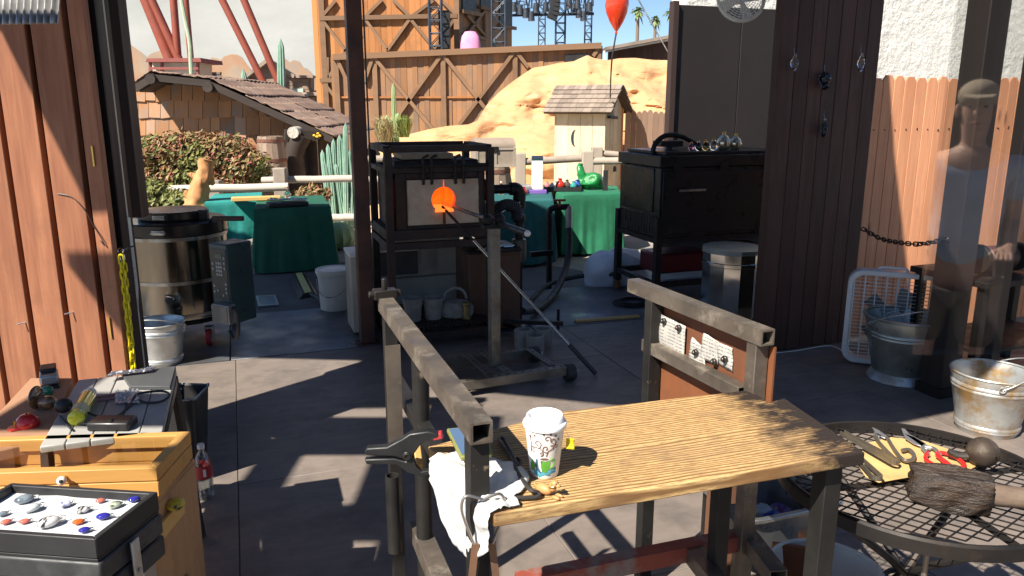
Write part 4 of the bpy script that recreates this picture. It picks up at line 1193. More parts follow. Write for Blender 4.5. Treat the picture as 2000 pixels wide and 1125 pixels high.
m = MB(); m.tube(crv([kc+V((.02,-.345,.40)), kc+V((.06,-.37,.39)), kc+V((.1,-.36,.375)), kc+V((.09,-.345,.36))],4), .003, 6); m.build('wire_loop', K['wire'], t)

# ---------------------------------------------------------------- buckets
def bucket(lab, c, r0, r1, h, mat, cat='bucket', rings=(.82,.76,.14,.1), rim=.012, handle=True, ha=0.0, name='metal_bucket', foot=False):
    t = thing(name, lab, cat, c)
    pr = [(r0*.98,.0)]
    pr += [(r0,.004)]
    zs = sorted([(h*f, f) for f in rings])
    for zz, f in zs:
        rr = r0+(r1-r0)*f
        pr += [(rr-.0005,zz-.012),(rr+.006,zz-.004),(rr+.006,zz+.004),(rr-.0005+ (r1-r0)*.02,zz+.012)]
    pr += [(r1,h-.012)]
    inner = [(r1-.004,h-.012)] + [(r0+(r1-r0)*f-.004, h*f) for f in (.7,.4,.1)] + [(r0-.004,.012),(0,.012)]
    m = MB(); m.shell(pr+[(r1,h)]+inner, 40, c); m.build('body', mat, t)
    m = MB(); m.lathe([(.0,.003),(r0*.97,.003)], 32, c); m.build('bottom', mat, t)
    m = MB(); m.torus(V(c)+V((0,0,h)), r1, rim*.5, None, 40, 8); m.build('rim', mat, t)
    if handle:
        u_ = V((math.cos(ha), math.sin(ha), 0))
        for s in (-1, 1):
            e = MB(); q = V(c)+u_*s*(r1-.004)+V((0,0,h-.035)); e.torus(q+u_*s*.008, .014, .004, (V((-u_.y,u_.x,0)), Z, u_), 12, 6); e.build('ear', mat, t)
        pts = []
        for k in range(17):
            a = PI*k/16; pts.append(V(c)+V((0,0,h-.035)) + u_*math.cos(a)*(r1+.008) + V((-u_.y,u_.x,-.55)).normalized()*math.sin(a)*(-(r1+.02)))
        m = MB(); m.tube(pts, .0035, 6); m.build('handle', K['galv'], t)
    return t
c = g(318, 708); bucket('galvanised bucket in front of the round kiln', c, .125, .165, .29, K['galv'], ha=R(5))
K['galv_rust'] = M('stained_zinc', (.54,.55,.53), (.42,.43,.42), .42, .6, 10, dirt=(.38,.24,.10), dscale=7, dlo=.46, dhi=.64)
c = g(1755, 738); tb = bucket('big footed galvanised tub in front of the box fan', c+V((0,0,.055)), .165, .24, .36, M('tub_zinc', (.40,.42,.38), (.28,.30,.28), .38, .7, 6, dirt=(.16,.15,.12), dscale=4), 'tub', (.72,.66), .02, True, R(10), 'metal_tub')
m = MB(); m.shell([(.19,0),(.195,.006),(.17,.05),(.15,.062)], 36, c); m.build('foot_ring', K['galv'], tb)
c = g(1925, 838); bucket('stained galvanised bucket standing at the right edge', c, .145, .205, .33, K['galv_rust'], ha=R(70))
c = g(656, 602); 
t = thing('plastic_bucket', 'white plastic bucket with lid standing by the steel post', 'bucket', c)
m = MB(); m.lathe([(.125,0),(.128,.01),(.138,.29),(.146,.295),(.146,.305),(.14,.31),(.141,.335)], 32, c); m.build('body', K['white_plastic'], t)
m = MB(); m.lathe([(.152,.318),(.156,.32),(.156,.348),(.147,.355),(.138,.348),(.09,.346),(.07,.35),(0,.35)], 32, c); m.build('lid', K['white_plastic'], t)
m = MB(); m.tube([c+V((math.cos(a)*.15, math.sin(a)*.15, .29-.16*max(0,math.sin(-a-.1)))) for a in [R(-175+17*i) for i in range(11)]], .003, 6); m.build('handle', K['wire'], t)

# ---------------------------------------------------------------- green cloth tables outside
def clothmat(name, c1, c2): return M(name, c1, c2, .85, 0, 5, bump=.35, bscale=14, bd=.012, dirt=tuple(x*1.35+.004 for x in c1), dscale=2.2, dlo=.45, dhi=.8)
K['green'] = clothmat('dark_green_cloth', (.012,.095,.055), (.009,.078,.045))
K['teal'] = clothmat('teal_cloth', (.02,.235,.205), (.016,.19,.17))
K['tealdk'] = clothmat('deep_teal_cloth', (.012,.10,.10), (.01,.085,.085))
K['green2'] = clothmat('green_cloth', (.015,.15,.075), (.012,.12,.06))
def drape(lab, corners, ztop, zbot, mat, flare=.05, seed=0, legs=True):
    cs = [V((p[0], p[1], ztop)) for p in corners]
    cen = sum(cs, V((0,0,0)))/4
    t = thing('draped_table', lab, 'table', (cen.x, cen.y, -.1))
    m = MB()
    m.prism([p+(cen-p)*.03-Z*.006 for p in cs], (0,0,-.02)); m.build('table_top', K['black_plastic'], t)
    per = []
    for i in range(4):
        a, b = cs[i], cs[(i+1)%4]; k = max(8, int((b-a).length*46))
        for j in range(k): per.append((a.lerp(b, j/k), ((a.lerp(b,j/k)-cen).normalized()), min(j, k-j)/k))
    n = len(per); vs, fs = [], []
    rows = [(0,-.02),(.0,0),(.012,.008)] + [(f, None) for f in (.12,.25,.45,.65,.85,1)]
    nv = 0
    m = MB()
    for ri, (f, o) in enumerate(rows):
        for k, (p, nd, e) in enumerate(per):
            fold = (noise.noise(V((k*.16, seed*3.1, f*.6)))+.5*noise.noise(V((k*.37, seed, f)))) * .055*f
            q = V((p.x, p.y, ztop)) + V((nd.x, nd.y, 0))*((o if o is not None else .012) + f*flare + fold)
            q.z = ztop - (ztop-zbot)*f + (0 if o is None else -.004*(ri>1))+ (.015*noise.noise(V((k*.1,seed,5)))*f if f == 1 else 0)
            vs.append(q)
    for r_ in range(len(rows)-1):
        for k in range(n): fs.append((r_*n+k, r_*n+(k+1)%n, (r_+1)*n+(k+1)%n, (r_+1)*n+k))
    fs.append(tuple(range(n)))
    m.add(vs, fs); m.build('cloth', mat, t, smooth=R(60))
    if legs:
        for p in cs:
            q = p+(cen-p)*.12
            l = MB(); l.cyl((q.x,q.y,-.1), (q.x,q.y,ztop-.03), .014, n=8); l.build('leg', K['galv'], t)
    return t
zt = .62
A = [g(497,408,zt), g(645,402,zt), g(630,381,zt), g(505,385,zt)]
drape('table under a dark green cloth reaching the ground, left of the steel post', A, zt, -.08, K['green'], .07, 1)
B = [g(383,400,zt), g(497,395,zt), g(492,382,zt)+V((0,.15,0)), g(395,386,zt)+V((0,.15,0))]
B = [p+V((0,.25,0)) for p in B]
drape('table under a bright teal cloth that ends above the ground', B, zt, .16, K['teal'], .02, 2)
K['pine'] = grainwood('pine_board', (.66,.42,.15), (.55,.33,.11), 0, 7, .7, None, .55, .1)
a, b = g(452,389,zt+.03), g(548,386,zt+.03)
m = MB(); m.beam(a, b, .12, .045); tag(m.build('pine_board', K['pine'], bevel=.006), 'yellow pine board lying on the teal cloth', 'board')
m = MB(); a, b = g(522,400,zt+.03), g(600,396,zt+.03); m.beam(a, b, .2, .05); tag(m.build('black_case', K['matt_black'], bevel=.014), 'flat black padded case on the dark green cloth', 'case')
K['film'] = M('crumpled_clear_film', (.75,.77,.78), (.55,.57,.58), .12, 0, 20, trans=.6, bump=.8)
m = MB(); p0 = g(560,392,zt+.06)
m.sheet(lambda i, j: p0+V((-.2+.42*i, -.06+.14*j, .012+.03*abs(noise.noise(V((i*9,j*5,3)))))), 26, 10)
tag(m.build('plastic_film', K['film'], smooth=0, solid=.001), 'crumpled clear plastic film on the black case', 'plastic film')
t = thing('glass_goblet', 'clear glass goblet upside down behind the black case', 'goblet', g(561,387,zt))
m = MB(); m.lathe([(.035,0),(.04,.03),(.03,.07),(.006,.09),(.006,.12),(.03,.125)], 20, g(561,387,zt)+V((0,.02,.003))); m.build('bowl', K['clear'], t)
# driftwood
K['drift'] = grainwood('orange_driftwood', (.60,.30,.13), (.44,.20,.08), 2, 6, .6, None, .7, .05, .5)
t = thing('driftwood', 'twisted orange driftwood stump beside the teal table', 'driftwood', (g(375,430,-.1).x, 9.1, -.1))
D_ = 9.1
def limb(pts, rad, nm):
    m = MB(); pp = crv([d(x,y,D_) for x,y in pts], 6); k = len(pp)
    rr = []
    for i in range(k):
        f = i/(k-1)*(len(rad)-1); j = min(int(f), len(rad)-2); rr.append((rad[j]+(rad[j+1]-rad[j])*(f-j))*(1+.03*math.sin(i*2.3)))
    m.tube(pp, rr, 30)
    m.v = [p + V((noise.noise(p*9), noise.noise(p*9+V((9,0,0))), noise.noise(p*5)))*.03+V((noise.noise(V((p.x*40,p.y*40,p.z*4))),noise.noise(V((p.x*40+7,p.y*40,p.z*4))),0))*.02 for p in m.v]
    m.build(nm, K['drift'], t, smooth=R(70))
limb([(372,470),(378,425),(383,395),(392,360),(400,335),(404,312)], [.17,.15,.12,.10,.09,.085], 'trunk')
limb([(392,362),(384,348),(374,342),(368,339)], [.07,.05,.03,.012], 'branch')
limb([(383,392),(372,384),(364,376),(362,368)], [.08,.055,.035,.012], 'branch')
limb([(378,405),(366,396),(358,384)], [.07,.045,.012], 'branch')
limb([(403,345),(410,352),(414,360)], [.05,.035,.012], 'branch')
# cable ramp and hatch
t = thing('cable_ramp', 'black and yellow cable ramp on the ground by the white bucket', 'cable ramp', g(595,562,-.1))
K['yellow_dull'] = M('dull_yellow_plastic', (.55,.52,.20), (.45,.42,.16), .6)
P = [g(566,545,-.1), g(583,586,-.1), g(622,578,-.1), g(602,541,-.1)]
m = MB(); lo = P; up_ = [P[0].lerp(P[3],.25), P[1].lerp(P[2],.25), P[1].lerp(P[2],.8), P[0].lerp(P[3],.8)]
m.add([*lo, *[q+Z*.05 for q in up_]], [(3,2,1,0),(4,5,6,7),(0,1,5,4),(1,2,6,5),(2,3,7,6),(3,0,4,7)]); m.build('ramp', K['rubber'], t)
m = MB(); a0, a1 = up_[0].lerp(up_[3],.15), up_[1].lerp(up_[2],.15); b0, b1 = up_[0].lerp(up_[3],.75), up_[1].lerp(up_[2],.75)
m.prism([q+Z*.052 for q in (a0,a1,b1,b0)], (0,0,.006)); m.build('lid_strip', K['yellow_dull'], t)
m = MB(); m.tube(crv([g(608,575,-.05), g(622,582,-.06), g(632,590,-.06), g(650,592,-.06)],4), .025, 8); m.build('cable', K['rubber'], t)
t = thing('ground_hatch', 'pale framed hatch set in the ground behind the kiln', 'hatch', g(525,588,-.094))
q = [g(505,600,-.09), g(545,597,-.09), g(538,578,-.09), g(500,580,-.09)]; cc = sum(q, V((0,0,0)))/4
for i in range(4):
    a, b = q[i], q[(i+1)%4]; m = MB(); m.prism([a, b, b+(cc-b)*.2, a+(cc-a)*.2], (0,0,.012)); m.build('frame', K['galv'], t)
m = MB(); m.prism([p+(cc-p)*.22 for p in q], (0,0,.006)); m.build('cover', K['steelgrey'], t)

# ================================================================ furnace
fl = d(760, 400, 5.35)                          # near left upright
FO = V((fl.x, 5.35, 0))
fu, fv = U, W
def F(u, v, z): return FO + fu*u + fv*v + Z*z
FW, FDp = .735, .62
K['fur_dark'] = M('sooty_furnace_steel', (.03,.022,.019), (.05,.032,.025), .6, .35, 6, rvar=.15, dirt=(.075,.035,.022), dscale=4, dlo=.5, dhi=.7)
K['firebrick'] = M('grey_refractory', (.56,.44,.31), (.44,.34,.24), .9, 0, 9, bump=.5, bscale=40, bd=.004, dirt=(.40,.21,.09), dscale=3.4, dlo=.50, dhi=.70)
t = thing('glory_hole_furnace', 'black steel glassblowing furnace with a glowing round port', 'furnace', F(.37,.3,0), AZ)
for (u, v) in ((0,0),(FW,0),(0,FDp),(FW,FDp)):
    m = MB(); p = F(u,v,0); m.beam(p+Z*.02, p+Z*1.42, .05, .05, fu); m.build('leg', K['fur_dark'], t)
for z, h in ((1.415,.045),(1.27,.035),(.82,.07),(.74,.05)):
    for v in (0, FDp):
        m = MB(); m.beam(F(.026,v,z), F(FW-.026,v,z), .045, h); m.build('cross_rail', K['fur_dark'], t)
    for u in (0, FW):
        m = MB(); m.beam(F(u,.026,z), F(u,FDp-.026,z), .045, h); m.build('side_rail', K['fur_dark'], t)
# shell: side plates, back, top and the front plate with refractory doors
def slab(u0,u1,v0,v1,z0,z1,name,mat,bev=.004,par=None):
    m = MB(); m.prism([F(u0,v0,z0), F(u1,v0,z0), F(u1,v1,z0), F(u0,v1,z0)], Z*(z1-z0)); return m.build(name, K[mat], par or t, bevel=bev)
slab(.03,.045,.03,FDp-.03,.80,1.25,'side_plate','fur_dark'); slab(FW-.045,FW-.03,.03,FDp-.03,.80,1.25,'side_plate','fur_dark')
slab(.046,FW-.046,FDp-.05,FDp-.03,.80,1.25,'back_plate','fur_dark'); slab(.046,FW-.046,.03,FDp-.055,1.20,1.25,'top_plate','fur_dark')
slab(.046,FW-.046,.03,FDp-.055,.80,.84,'bottom_plate','fur_dark')
# front frame round the doors
HC = (.385, 1.062); HR = .088                   # port centre (u, z) and radius
du0, du1, dz0, dz1 = .125, .645, .885, 1.205
slab(.046,du0,.005,.03,.80,1.25,'front_plate','fur_dark'); slab(du1,FW-.046,.005,.03,.80,1.25,'front_plate','fur_dark')
slab(du0+.001,du1-.001,.005,.03,dz1,1.25,'front_plate','fur_dark'); slab(du0+.001,du1-.001,.005,.03,.80,dz0,'front_plate','fur_dark')
# two refractory door halves, each with half of the port
for s in (-1, 1):
    e = du0+.004 if s < 0 else du1-.004
    mid = HC[0]+s*.004
    out = [(e,dz0+.003),(mid,dz0+.003)]
    k = 14
    arc = [(HC[0]+s*max(.004,HR*math.sin(PI*i/k)), HC[1]-HR*math.cos(PI*i/k)) for i in range(k+1)]
    m = MB()
    # stitch: strips between the arc and the outer edge
    top = (mid,dz1-.003)
    strip_o = []
    for i in range(k+1):
        zz = dz0+.003+(dz1-dz0-.006)*i/k
        strip_o.append((e, zz))
    inner = [(mid, dz0+.003)] + arc + [top]
    outer = [(e, dz0+.003)] + strip_o + [(e, dz1-.003)]
    vs, fs = [], []
    for (iu,iz),(ou,oz) in zip(inner, outer):
        jit = random.uniform(-.003,.003)
        vs += [F(iu,-.022,iz), F(ou+jit,-.022,oz), F(iu,.03,iz), F(ou,.03,oz)]
    n_ = len(inner)
    for i in range(n_-1):
        a = i*4; b = a+4
        fs += [(a,a+1,b+1,b),(a+2,b+2,b+3,a+3),(a,b,b+2,a+2),(a+1,a+3,b+3,b+1)]
    fs += [(0,2,3,1),(4*(n_-1),4*(n_-1)+1,4*(n_-1)+3,4*(n_-1)+2)]
    m.add(vs, fs); m.build('refractory_door', K['firebrick'], t, bevel=.003)
# glowing chamber
def glowmat():
    m, nt, b = newmat('glowing_chamber')
    b.inputs['Base Color'].default_value = rgb(.5,.2,.1)
    f = ntex(nt, coords(nt), 14, 5, .6)
    c = mixc(nt, rng(nt, f, .35, .65), rgb(1.0,.11,.006), rgb(1.0,.06,.002))
    nt.links.new(c, b.inputs['Emission Color'])
    b.inputs['Emission Strength'].default_value = .66
    return m
K['glow'] = glowmat(); K['glowfloor'] = emit('glowing_floor', (1.0,.20,.03), .75)
m = MB(); x_, y_, z_ = fu, Z, -fv
cen = F(HC[0], .03, HC[1])
pts = [(HR+.012,.0),(HR+.03,.04),(HR+.05,.2),(HR+.04,.42),(.05,.47),(0,.475)]
vs, fs = [], []; nn = 28
for (r_, dep) in pts:
    for j in range(nn): a = 2*PI*j/nn; vs.append(cen+fv*(dep+.003)+fu*math.cos(a)*r_+Z*math.sin(a)*r_)
for i in range(len(pts)-1):
    for j in range(nn): fs.append((i*nn+j, i*nn+(j+1)%nn, (i+1)*nn+(j+1)%nn, (i+1)*nn+j))
m.add(vs, fs); m.build('glowing_chamber', K['glow'], t)
m = MB(); lip = F(HC[0], -.03, HC[1]-HR+.004); m.box(F(HC[0],.10,HC[1]-HR+.012), (.13,.28,.02), (fu,fv,Z)); m.build('port_floor', K['glowfloor'], t)
K['soot'] = M('soot_streak', (.16,.07,.03), (.09,.04,.02), .9)
m = MB(); m.prism([F(HC[0]-.004,-.0235,HC[1]+HR+.002), F(HC[0]+.004,-.0235,HC[1]+HR+.002), F(HC[0]+.002,-.0235,dz1-.004), F(HC[0]-.002,-.0235,dz1-.004)], fv*.001); m.build('door_gap', K['glow'], t)
m = MB(); m.prism([F(HC[0]-.012,-.0235,dz0+.005), F(HC[0]+.012,-.0235,dz0+.005), F(HC[0]+.009,-.0235,HC[1]-HR-.003), F(HC[0]-.009,-.0235,HC[1]-HR-.003)], fv*.001); m.build('soot_mark', K['soot'], t)
# door track and hangers
m = MB(); m.cyl(F(.04,-.035,1.30), F(FW-.02,-.035,1.30), .012, n=10); m.build('door_track', K['black_steel'], t)
for u in (.24, .30, .47, .53):
    m = MB(); m.tube(crv([F(u,-.03,1.17), F(u,-.036,1.30), F(u,-.03,1.35), F(u+.04,-.02,1.37)],4), .010, 8); m.build('door_hanger', K['black_steel'], t)
slab(.06,FW-.06,.08,FDp-.08,1.26,1.33,'insulation_block','fur_dark',.01)
slab(.12,.5,.12,.4,1.335,1.375,'insulation_block','firebrick',.008)
# lower shelf, grate and frame
for u in (0, FW):
    m = MB(); m.beam(F(u,-.12,.10), F(u,FDp+.05,.10), .05, .06); m.build('skid', K['fur_dark'], t)
for v in (-.10, FDp):
    m = MB(); m.beam(F(.028,v,.10), F(FW-.028,v,.10), .05, .05); m.build('cross_skid', K['fur_dark'], t)
m = MB()
for k in range(24):
    u = .03+k*(FW-.06)/23; m.beam(F(u,-.07,.145), F(u,FDp,.145), .008, .015)
for k in range(16):
    v = -.07+k*(FDp+.07)/15; m.beam(F(.02,v,.158), F(FW-.02,v,.158), .006, .006)
m.build('grate', K['fur_dark'], t)
for u in (0, FW):
    for v in (-.05, FDp):
        w_ = F(u,v,.045); m = MB(); m.cyl(w_-fu*.015, w_+fu*.015, .042, n=16); m.build('caster_wheel', K['rubber'], t, bevel=.005)
# burner pipe on the right side with elbow and blower duct
t2 = thing('burner_pipework', 'black gas burner pipes and blower hose beside the furnace', 'pipework', F(FW+.25,.2,0), AZ)
m = MB(); m.cyl(F(FW-.03,.25,1.09), F(FW+.04,.25,1.09), .085, n=20); m.build('flange', K['black_steel'], t2, bevel=.006)
m = MB(); m.cyl(F(FW+.04,.25,1.09), F(FW+.245,.25,1.09), .035, n=14); m.build('air_pipe', K['black_steel'], t2)
m = MB(); m.tube(crv([F(FW+.24,.25,1.09), F(FW+.29,.25,1.085), F(FW+.315,.25,1.05), F(FW+.315,.25,1.0)],5), .05, 14); m.build('elbow', K['black_steel'], t2)
m = MB(); m.cyl(F(FW+.315,.25,1.0), F(FW+.315,.25,.55), .033, n=14); m.build('drop_pipe', K['black_steel'], t2)
for z in (.97,.86,.64):
    m = MB(); m.cyl(F(FW+.315,.25,z-.03), F(FW+.315,.25,z+.03), .047, n=10); m.build('coupling', K['black_steel'], t2, bevel=.004)
m = MB(); m.cyl(F(FW+.315,.25,.70), F(FW+.315,.25,.52), .055, n=16); m.build('blower_can', M('can_steel',(.12,.115,.10),(.08,.075,.065),.4,.6,6), t2, bevel=.008)
pp = crv([F(FW+.06,.12,.88), F(FW+.09,.11,.95), F(FW+.16,.11,.985), F(FW+.235,.12,.96), F(FW+.255,.14,.88)], 12)
m = MB(); m.tube(pp, [.042+.006*(i % 2) for i in range(len(pp))], 14); m.build('ribbed_hose', K['rubber'], t2)
m = MB(); m.cyl(F(FW+.07,.12,.90), F(FW+.07,.12,.70), .03, n=12); m.box(F(FW+.07,.11,.78), (.08,.07,.08), (fu,fv,Z)); m.build('valve_body', K['black_steel'], t2, bevel=.006)
m = MB(); m.cyl(F(FW+.10,.05,.94), F(FW+.30,.2,.99), .008, n=8); m.build('valve_rod', K['bare_steel'], t2)
m = MB(); m.cyl(F(FW+.315,.25,.52), F(FW+.315,.25,.012), .028, n=12); m.build('stand_pipe', K['black_steel'], t2)
# brown cabinet below it
K['cab'] = grainwood('brown_plywood_cabinet', (.16,.075,.042), (.11,.052,.032), 2, 5, .6, (.07,.04,.028), .65, .1)
t3 = thing('brown_cabinet', 'brown plywood cabinet with a steel top right of the furnace legs', 'cabinet', F(FW+.12,.33,0), AZ)
m = MB(); m.bx(-.24,.17,-.18,.2,.02,.62); m.build('carcass', K['cab'], t3, world=False, bevel=.004)
m = MB(); m.bx(-.25,.18,-.19,.21,.622,.645); m.build('top', K['black_steel'], t3, world=False, bevel=.003)
m = MB(); m.bx(-.04,.16,-.195,-.181,.06,.6); m.build('door', K['cab'], t3, world=False, bevel=.003)
m = MB(); m.cyl((-.015,-.2,.34),(-.015,-.215,.34),.012,n=10); m.build('door_knob', K['black_steel'], t3, world=False)
for (u, v, h, lab) in ((FW-.06,.22,.05,'lumpy dark glove on the left of the cabinet top'),):
    m = MB(); p = F(u,v,.66); m.ell(p+Z*.02,.07,.05,.035); m.ell(p+V((.05,.0,.02)),.05,.04,.03); m.ell(p+V((-.05,-.02,.015)),.045,.03,.022)
    tag(m.build('work_glove', K['rubber'], smooth=R(70)), lab, 'glove')
m = MB(); p = F(FW+.2,.22,.645); m.cyl(p+V((-.05,-.02,.012)), p+V((.06,.02,.012)), .012, n=10); m.cyl(p+V((-.02,-.05,.012)), p+V((.05,-.03,.012)), .009, n=8)
tag(m.build('pipe_fitting', K['chrome']), 'small shiny pipe fittings on the cabinet top', 'fitting')
# gas standpipe with red valve and black hose
gp = g(1040, 610)
gx = d(1075, 470, 7.6)
t4 = thing('gas_standpipe', 'dark gas pipe with a valve handle in front of the green tables', 'pipe', (gx.x, 7.6, -.1))
A_, B_ = d(1073,415,7.6), d(1110,405,7.6)
m = MB(); m.tube(crv([V((d(1073,500,7.6).x,7.6,-.1)), d(1073,440,7.6), d(1073,415,7.6), d(1082,406,7.6), d(1112,404,7.6)],4), .03, 12); m.build('pipe', K['black_steel'], t4)
m = MB(); m.cyl(d(1093,404,7.58), d(1093,392,7.58), .014, n=8); m.box(d(1093,391,7.58), (.12,.03,.02)); m.build('valve_handle', K['red_rubber'], t4, bevel=.004)
m = MB(); m.cyl(d(1111,402,7.6), d(1111,446,7.6), .034, n=12); m.build('union', K['steelgrey'], t4, bevel=.005)
m = MB(); m.beam(d(1035,497,7.4), d(1078,493,7.5), .05,.05); m.build('foot', K['black_steel'], t4)
hose = crv([d(1111,444,7.6), d(1112,480,7.5), d(1105,525,7.3), d(1085,570,6.9), d(1062,596,6.5), d(1040,606,6.2), d(1020,608,5.95)], 7)
m = MB(); m.tube(hose, .032, 10); tag(m.build('gas_hose', K['rubber']), 'thick black hose curving from the gas pipe down to the cabinet', 'hose')
hose = crv([g(1035,588,.02), g(1060,562,.02), g(1100,546,.03), g(1160,536,.1), g(1200,536,.14)], 6)
m = MB(); m.tube(hose, .022, 8); tag(m.build('floor_hose', K['rubber']), 'thinner black hose lying on the deck towards the oven stand', 'hose')
# pale crates behind the furnace
K['crate'] = M('cream_crate', (.50,.46,.38), (.40,.365,.30), .7, 0, 3, dirt=(.28,.25,.2), dscale=3)
t5 = thing('storage_crate', 'large cream crate with a dark slot behind the furnace legs', 'crate', F(.34,FDp+.35,0), AZ)
m = MB(); m.bx(-.42,.40,-.22,.25,.02,.34); m.build('lower_box', K['crate'], t5, world=False, bevel=.008)
m = MB(); m.bx(-.40,.38,-.2,.23,.345,.66); m.build('upper_box', K['crate'], t5, world=False, bevel=.008)
m = MB(); m.bx(-.30,.02,-.206,-.2,.37,.56); m.build('slot_panel', M('crate_slot',(.12,.115,.11),None,.5), t5, world=False)
m = MB(); m.bx(-.31,.03,-.212,-.2005,.563,.578); m.build('slot_trim', K['galv'], t5, world=False)
m = MB(); m.bx(.05,.18,-.206,-.2,.4,.6); m.build('grey_panel', K['steelgrey'], t5, world=False)
m = MB(); m.bx(-.45,-.15,-.3,-.23,.62,.70); 
o = thing('white_tray', 'white enamel tray leaning beside the steel post', 'tray', F(-.16,FDp-.05,0), AZ)
m = MB(); m.bx(-.07,.07,-.16,.16,.02,.60); m.build('cabinet_body', K['crate'], o, world=False, bevel=.006)
m = MB(); m.bx(-.075,.075,-.165,.165,.603,.63); m.build('tray_top', K['white_paint'], o, world=False, bevel=.004)
# pots on the grate
K['clay'] = M('ash_grey_clay', (.30,.27,.235), (.22,.20,.175), .9, 0, 8, bump=.4, dirt=(.16,.12,.09), dscale=6)
for (x, y, r_, h, lab) in ((803,612,.075,.17,'grey clay pot on the furnace grate, left one'), (845,608,.078,.16,'grey banded clay pot on the grate, right of the first')):
    p = F(.17+(x-803)*.0036, .12, .163)
    m = MB(); m.shell([(r_*.78,0),(r_*.85,h*.5),(r_,h*.9),(r_*1.08,h*.92),(r_*1.08,h),(r_*.9,h),(r_*.75,.03),(0,.03)], 24, p); m.lathe([(0,.0),(r_*.78,.002)],24,p)
    tag(m.build('clay_pot', K['clay']), lab, 'pot')
p = F(.50,.15,.163)
m = MB(); m.lathe([(.13,0),(.14,.02),(.14,.07),(.10,.11),(.03,.12)],20,p,1,.8); m.torus(p+Z*.12,.09,.012,(fu,Z,fv),14,6,0,PI)
tag(m.build('mould_block', K['clay'],bevel=.003), 'lumpy soot stained mould with a hoop handle on the grate', 'mould')
m = MB(); p = F(.55,.02,.163); m.lathe([(.032,0),(.034,.01),(.026,.02),(.026,.10),(.034,.11),(.034,.125)],16,p)
tag(m.build('brass_cup', M('dull_brass',(.38,.30,.13),(.25,.19,.08),.4,.7,6)), 'small brass cup on the front of the grate', 'cup')
# loose things on the deck right of the furnace
for (x, y, lab) in ((1022,672,'grey mould cup on the deck, left of three'), (1060,670,'grey mould cup on the deck, right of three'), (1045,684,'front grey mould cup of three on the deck')):
    p = g(x, y+8); m = MB(); m.shell([(.06,0),(.065,.02),(.065,.14),(.052,.145),(.05,.02),(0,.02)],22,p); m.lathe([(0,.001),(.06,.001)],22,p)
    tag(m.build('mould_cup', K['clay']), lab, 'mould')
m = MB(); a, b = g(1123,627,.012), g(1248,617,.012); m.beam(a,b,.05,.014); tag(m.build('wood_lath', K['pine']), 'thin yellow wood lath lying on the metal deck', 'lath')
t = thing('iron_rack', 'low black iron pipe rack on the deck behind the yoke stand', 'rack', g(1040,640))
m = MB(); m.beam(g(985,627,.14), g(1100,632,.14), .03,.03); m.build('bar', K['black_steel'], t)
m = MB(); m.beam(g(985,632,.06), g(1060,660,.06), .025,.025); m.build('bar', K['black_steel'], t)
for (x, y) in ((992,640),(1090,645)):
    p = g(x,y); m = MB(); m.cyl(p, p+Z*.17, .012, n=8); m.build('peg', K['black_steel'], t)
p = g(1235, 592,.01)
t = thing('wire_coil', 'flat coil of dark wire lying on the deck near the oven', 'wire', p)
m = MB()
for k in range(4): m.torus(p+V((.01*k-.02,.008*k,.006*k)), .15-.012*k, .006, None, 26, 6)
m.build('coil', K['black_steel'], t)

# ---------------------------------------------------------------- yoke stand and blowpipes
yp = g(966, 742)
t = thing('yoke_stand', 'steel yoke stand with a tall post on a punched angle base', 'stand', (yp.x, yp.y, 0), AZ+R(4))
K['post_grey'] = M('worn_grey_steel', (.24,.22,.18), (.16,.145,.12), .5, .6, 6, dirt=(.10,.075,.05), dscale=5)
m = MB(); m.bx(-.032,.032,-.03,.03,.10,.98); m.build('post', K['post_grey'], t, world=False, bevel=.004)
def perf(p0, p1, w, h, name):                  # angle iron with a row of holes
    p0, p1 = V(p0), V(p1); x, y, z = basis(p1-p0); L = (p1-p0).length
    m = MB(); m.box((p0+p1)/2, (L,w,.005), (x,y,z)); m.box((p0+p1)/2 - y*(w/2-.0025) - z*(h/2+.0025), (L,.005,h), (x,y,z)); o = m.build(name, K['post_grey'], t, world=False)
    n = int(L/.05)
    for k in range(n):
        m = MB(); q = p0+x*(L*(k+.5)/n)+z*.0032; m.cyl(q, q+z*.0012, .009, n=8); m.build('bolt_hole', K['matt_black'], o, world=False)
perf((-.34,-.20,.10),(.40,-.20,.10),.05,.05,'base_rail'); perf((-.34,.22,.10),(.34,.22,.10),.05,.05,'base_rail')
perf((-.10,-.18,.106),(-.10,.30,.106),.05,.04,'base_rail'); perf((.02,-.18,.106),(.02,.30,.106),.05,.04,'base_rail'); perf((.33,-.16,.106),(.33,.20,.106),.045,.04,'base_rail'); perf((-.32,-.16,.106),(-.32,.20,.106),.045,.04,'base_rail')
for (x, y) in ((.43,-.2),(.38,.22),(-.38,-.2),(-.38,.22)):
    m = MB(); m.cyl((x-.03,y,.055),(x+.035,y,.055),.055,n=18); m.build('caster_wheel', K['rubber'], t, world=False, bevel=.008)
    m = MB(); m.cyl((x-.06,y,.055),(x+.06,y,.055),.012,n=8); m.build('axle', K['steelgrey'], t, world=False)
m = MB(); m.bx(-.075,.075,-.025,.025,.98,1.0); m.build('yoke_plate', K['black_steel'], t, world=False)
for s in (-1, 1):
    m = MB(); m.ell((s*.038,0,1.03),.036,.03,.036,16,10); m.build('roller_ball', K['black_steel'], t, world=False)
yt = V((yp.x, yp.y, 1.045))
hole = F(HC[0], .02, HC[1]-.03)
K['pipe_steel'] = M('blowpipe_steel', (.50,.48,.44), (.40,.38,.35), .25, .9, 5)
K['hot'] = emit('hot_pipe_tip', (1.0,.10,.01), .5)
e1 = d(1036,458,4.35)
t = thing('blowpipe', 'steel blowpipe resting on the yoke with a black grip, tip in the furnace', 'blowpipe', yt)
dr = (e1-hole).normalized(); L = (e1-hole).length
m = MB(); m.cyl(hole, hole+dr*(L*.15), .013, n=12); m.build('hot_tip', K['hot'], t)
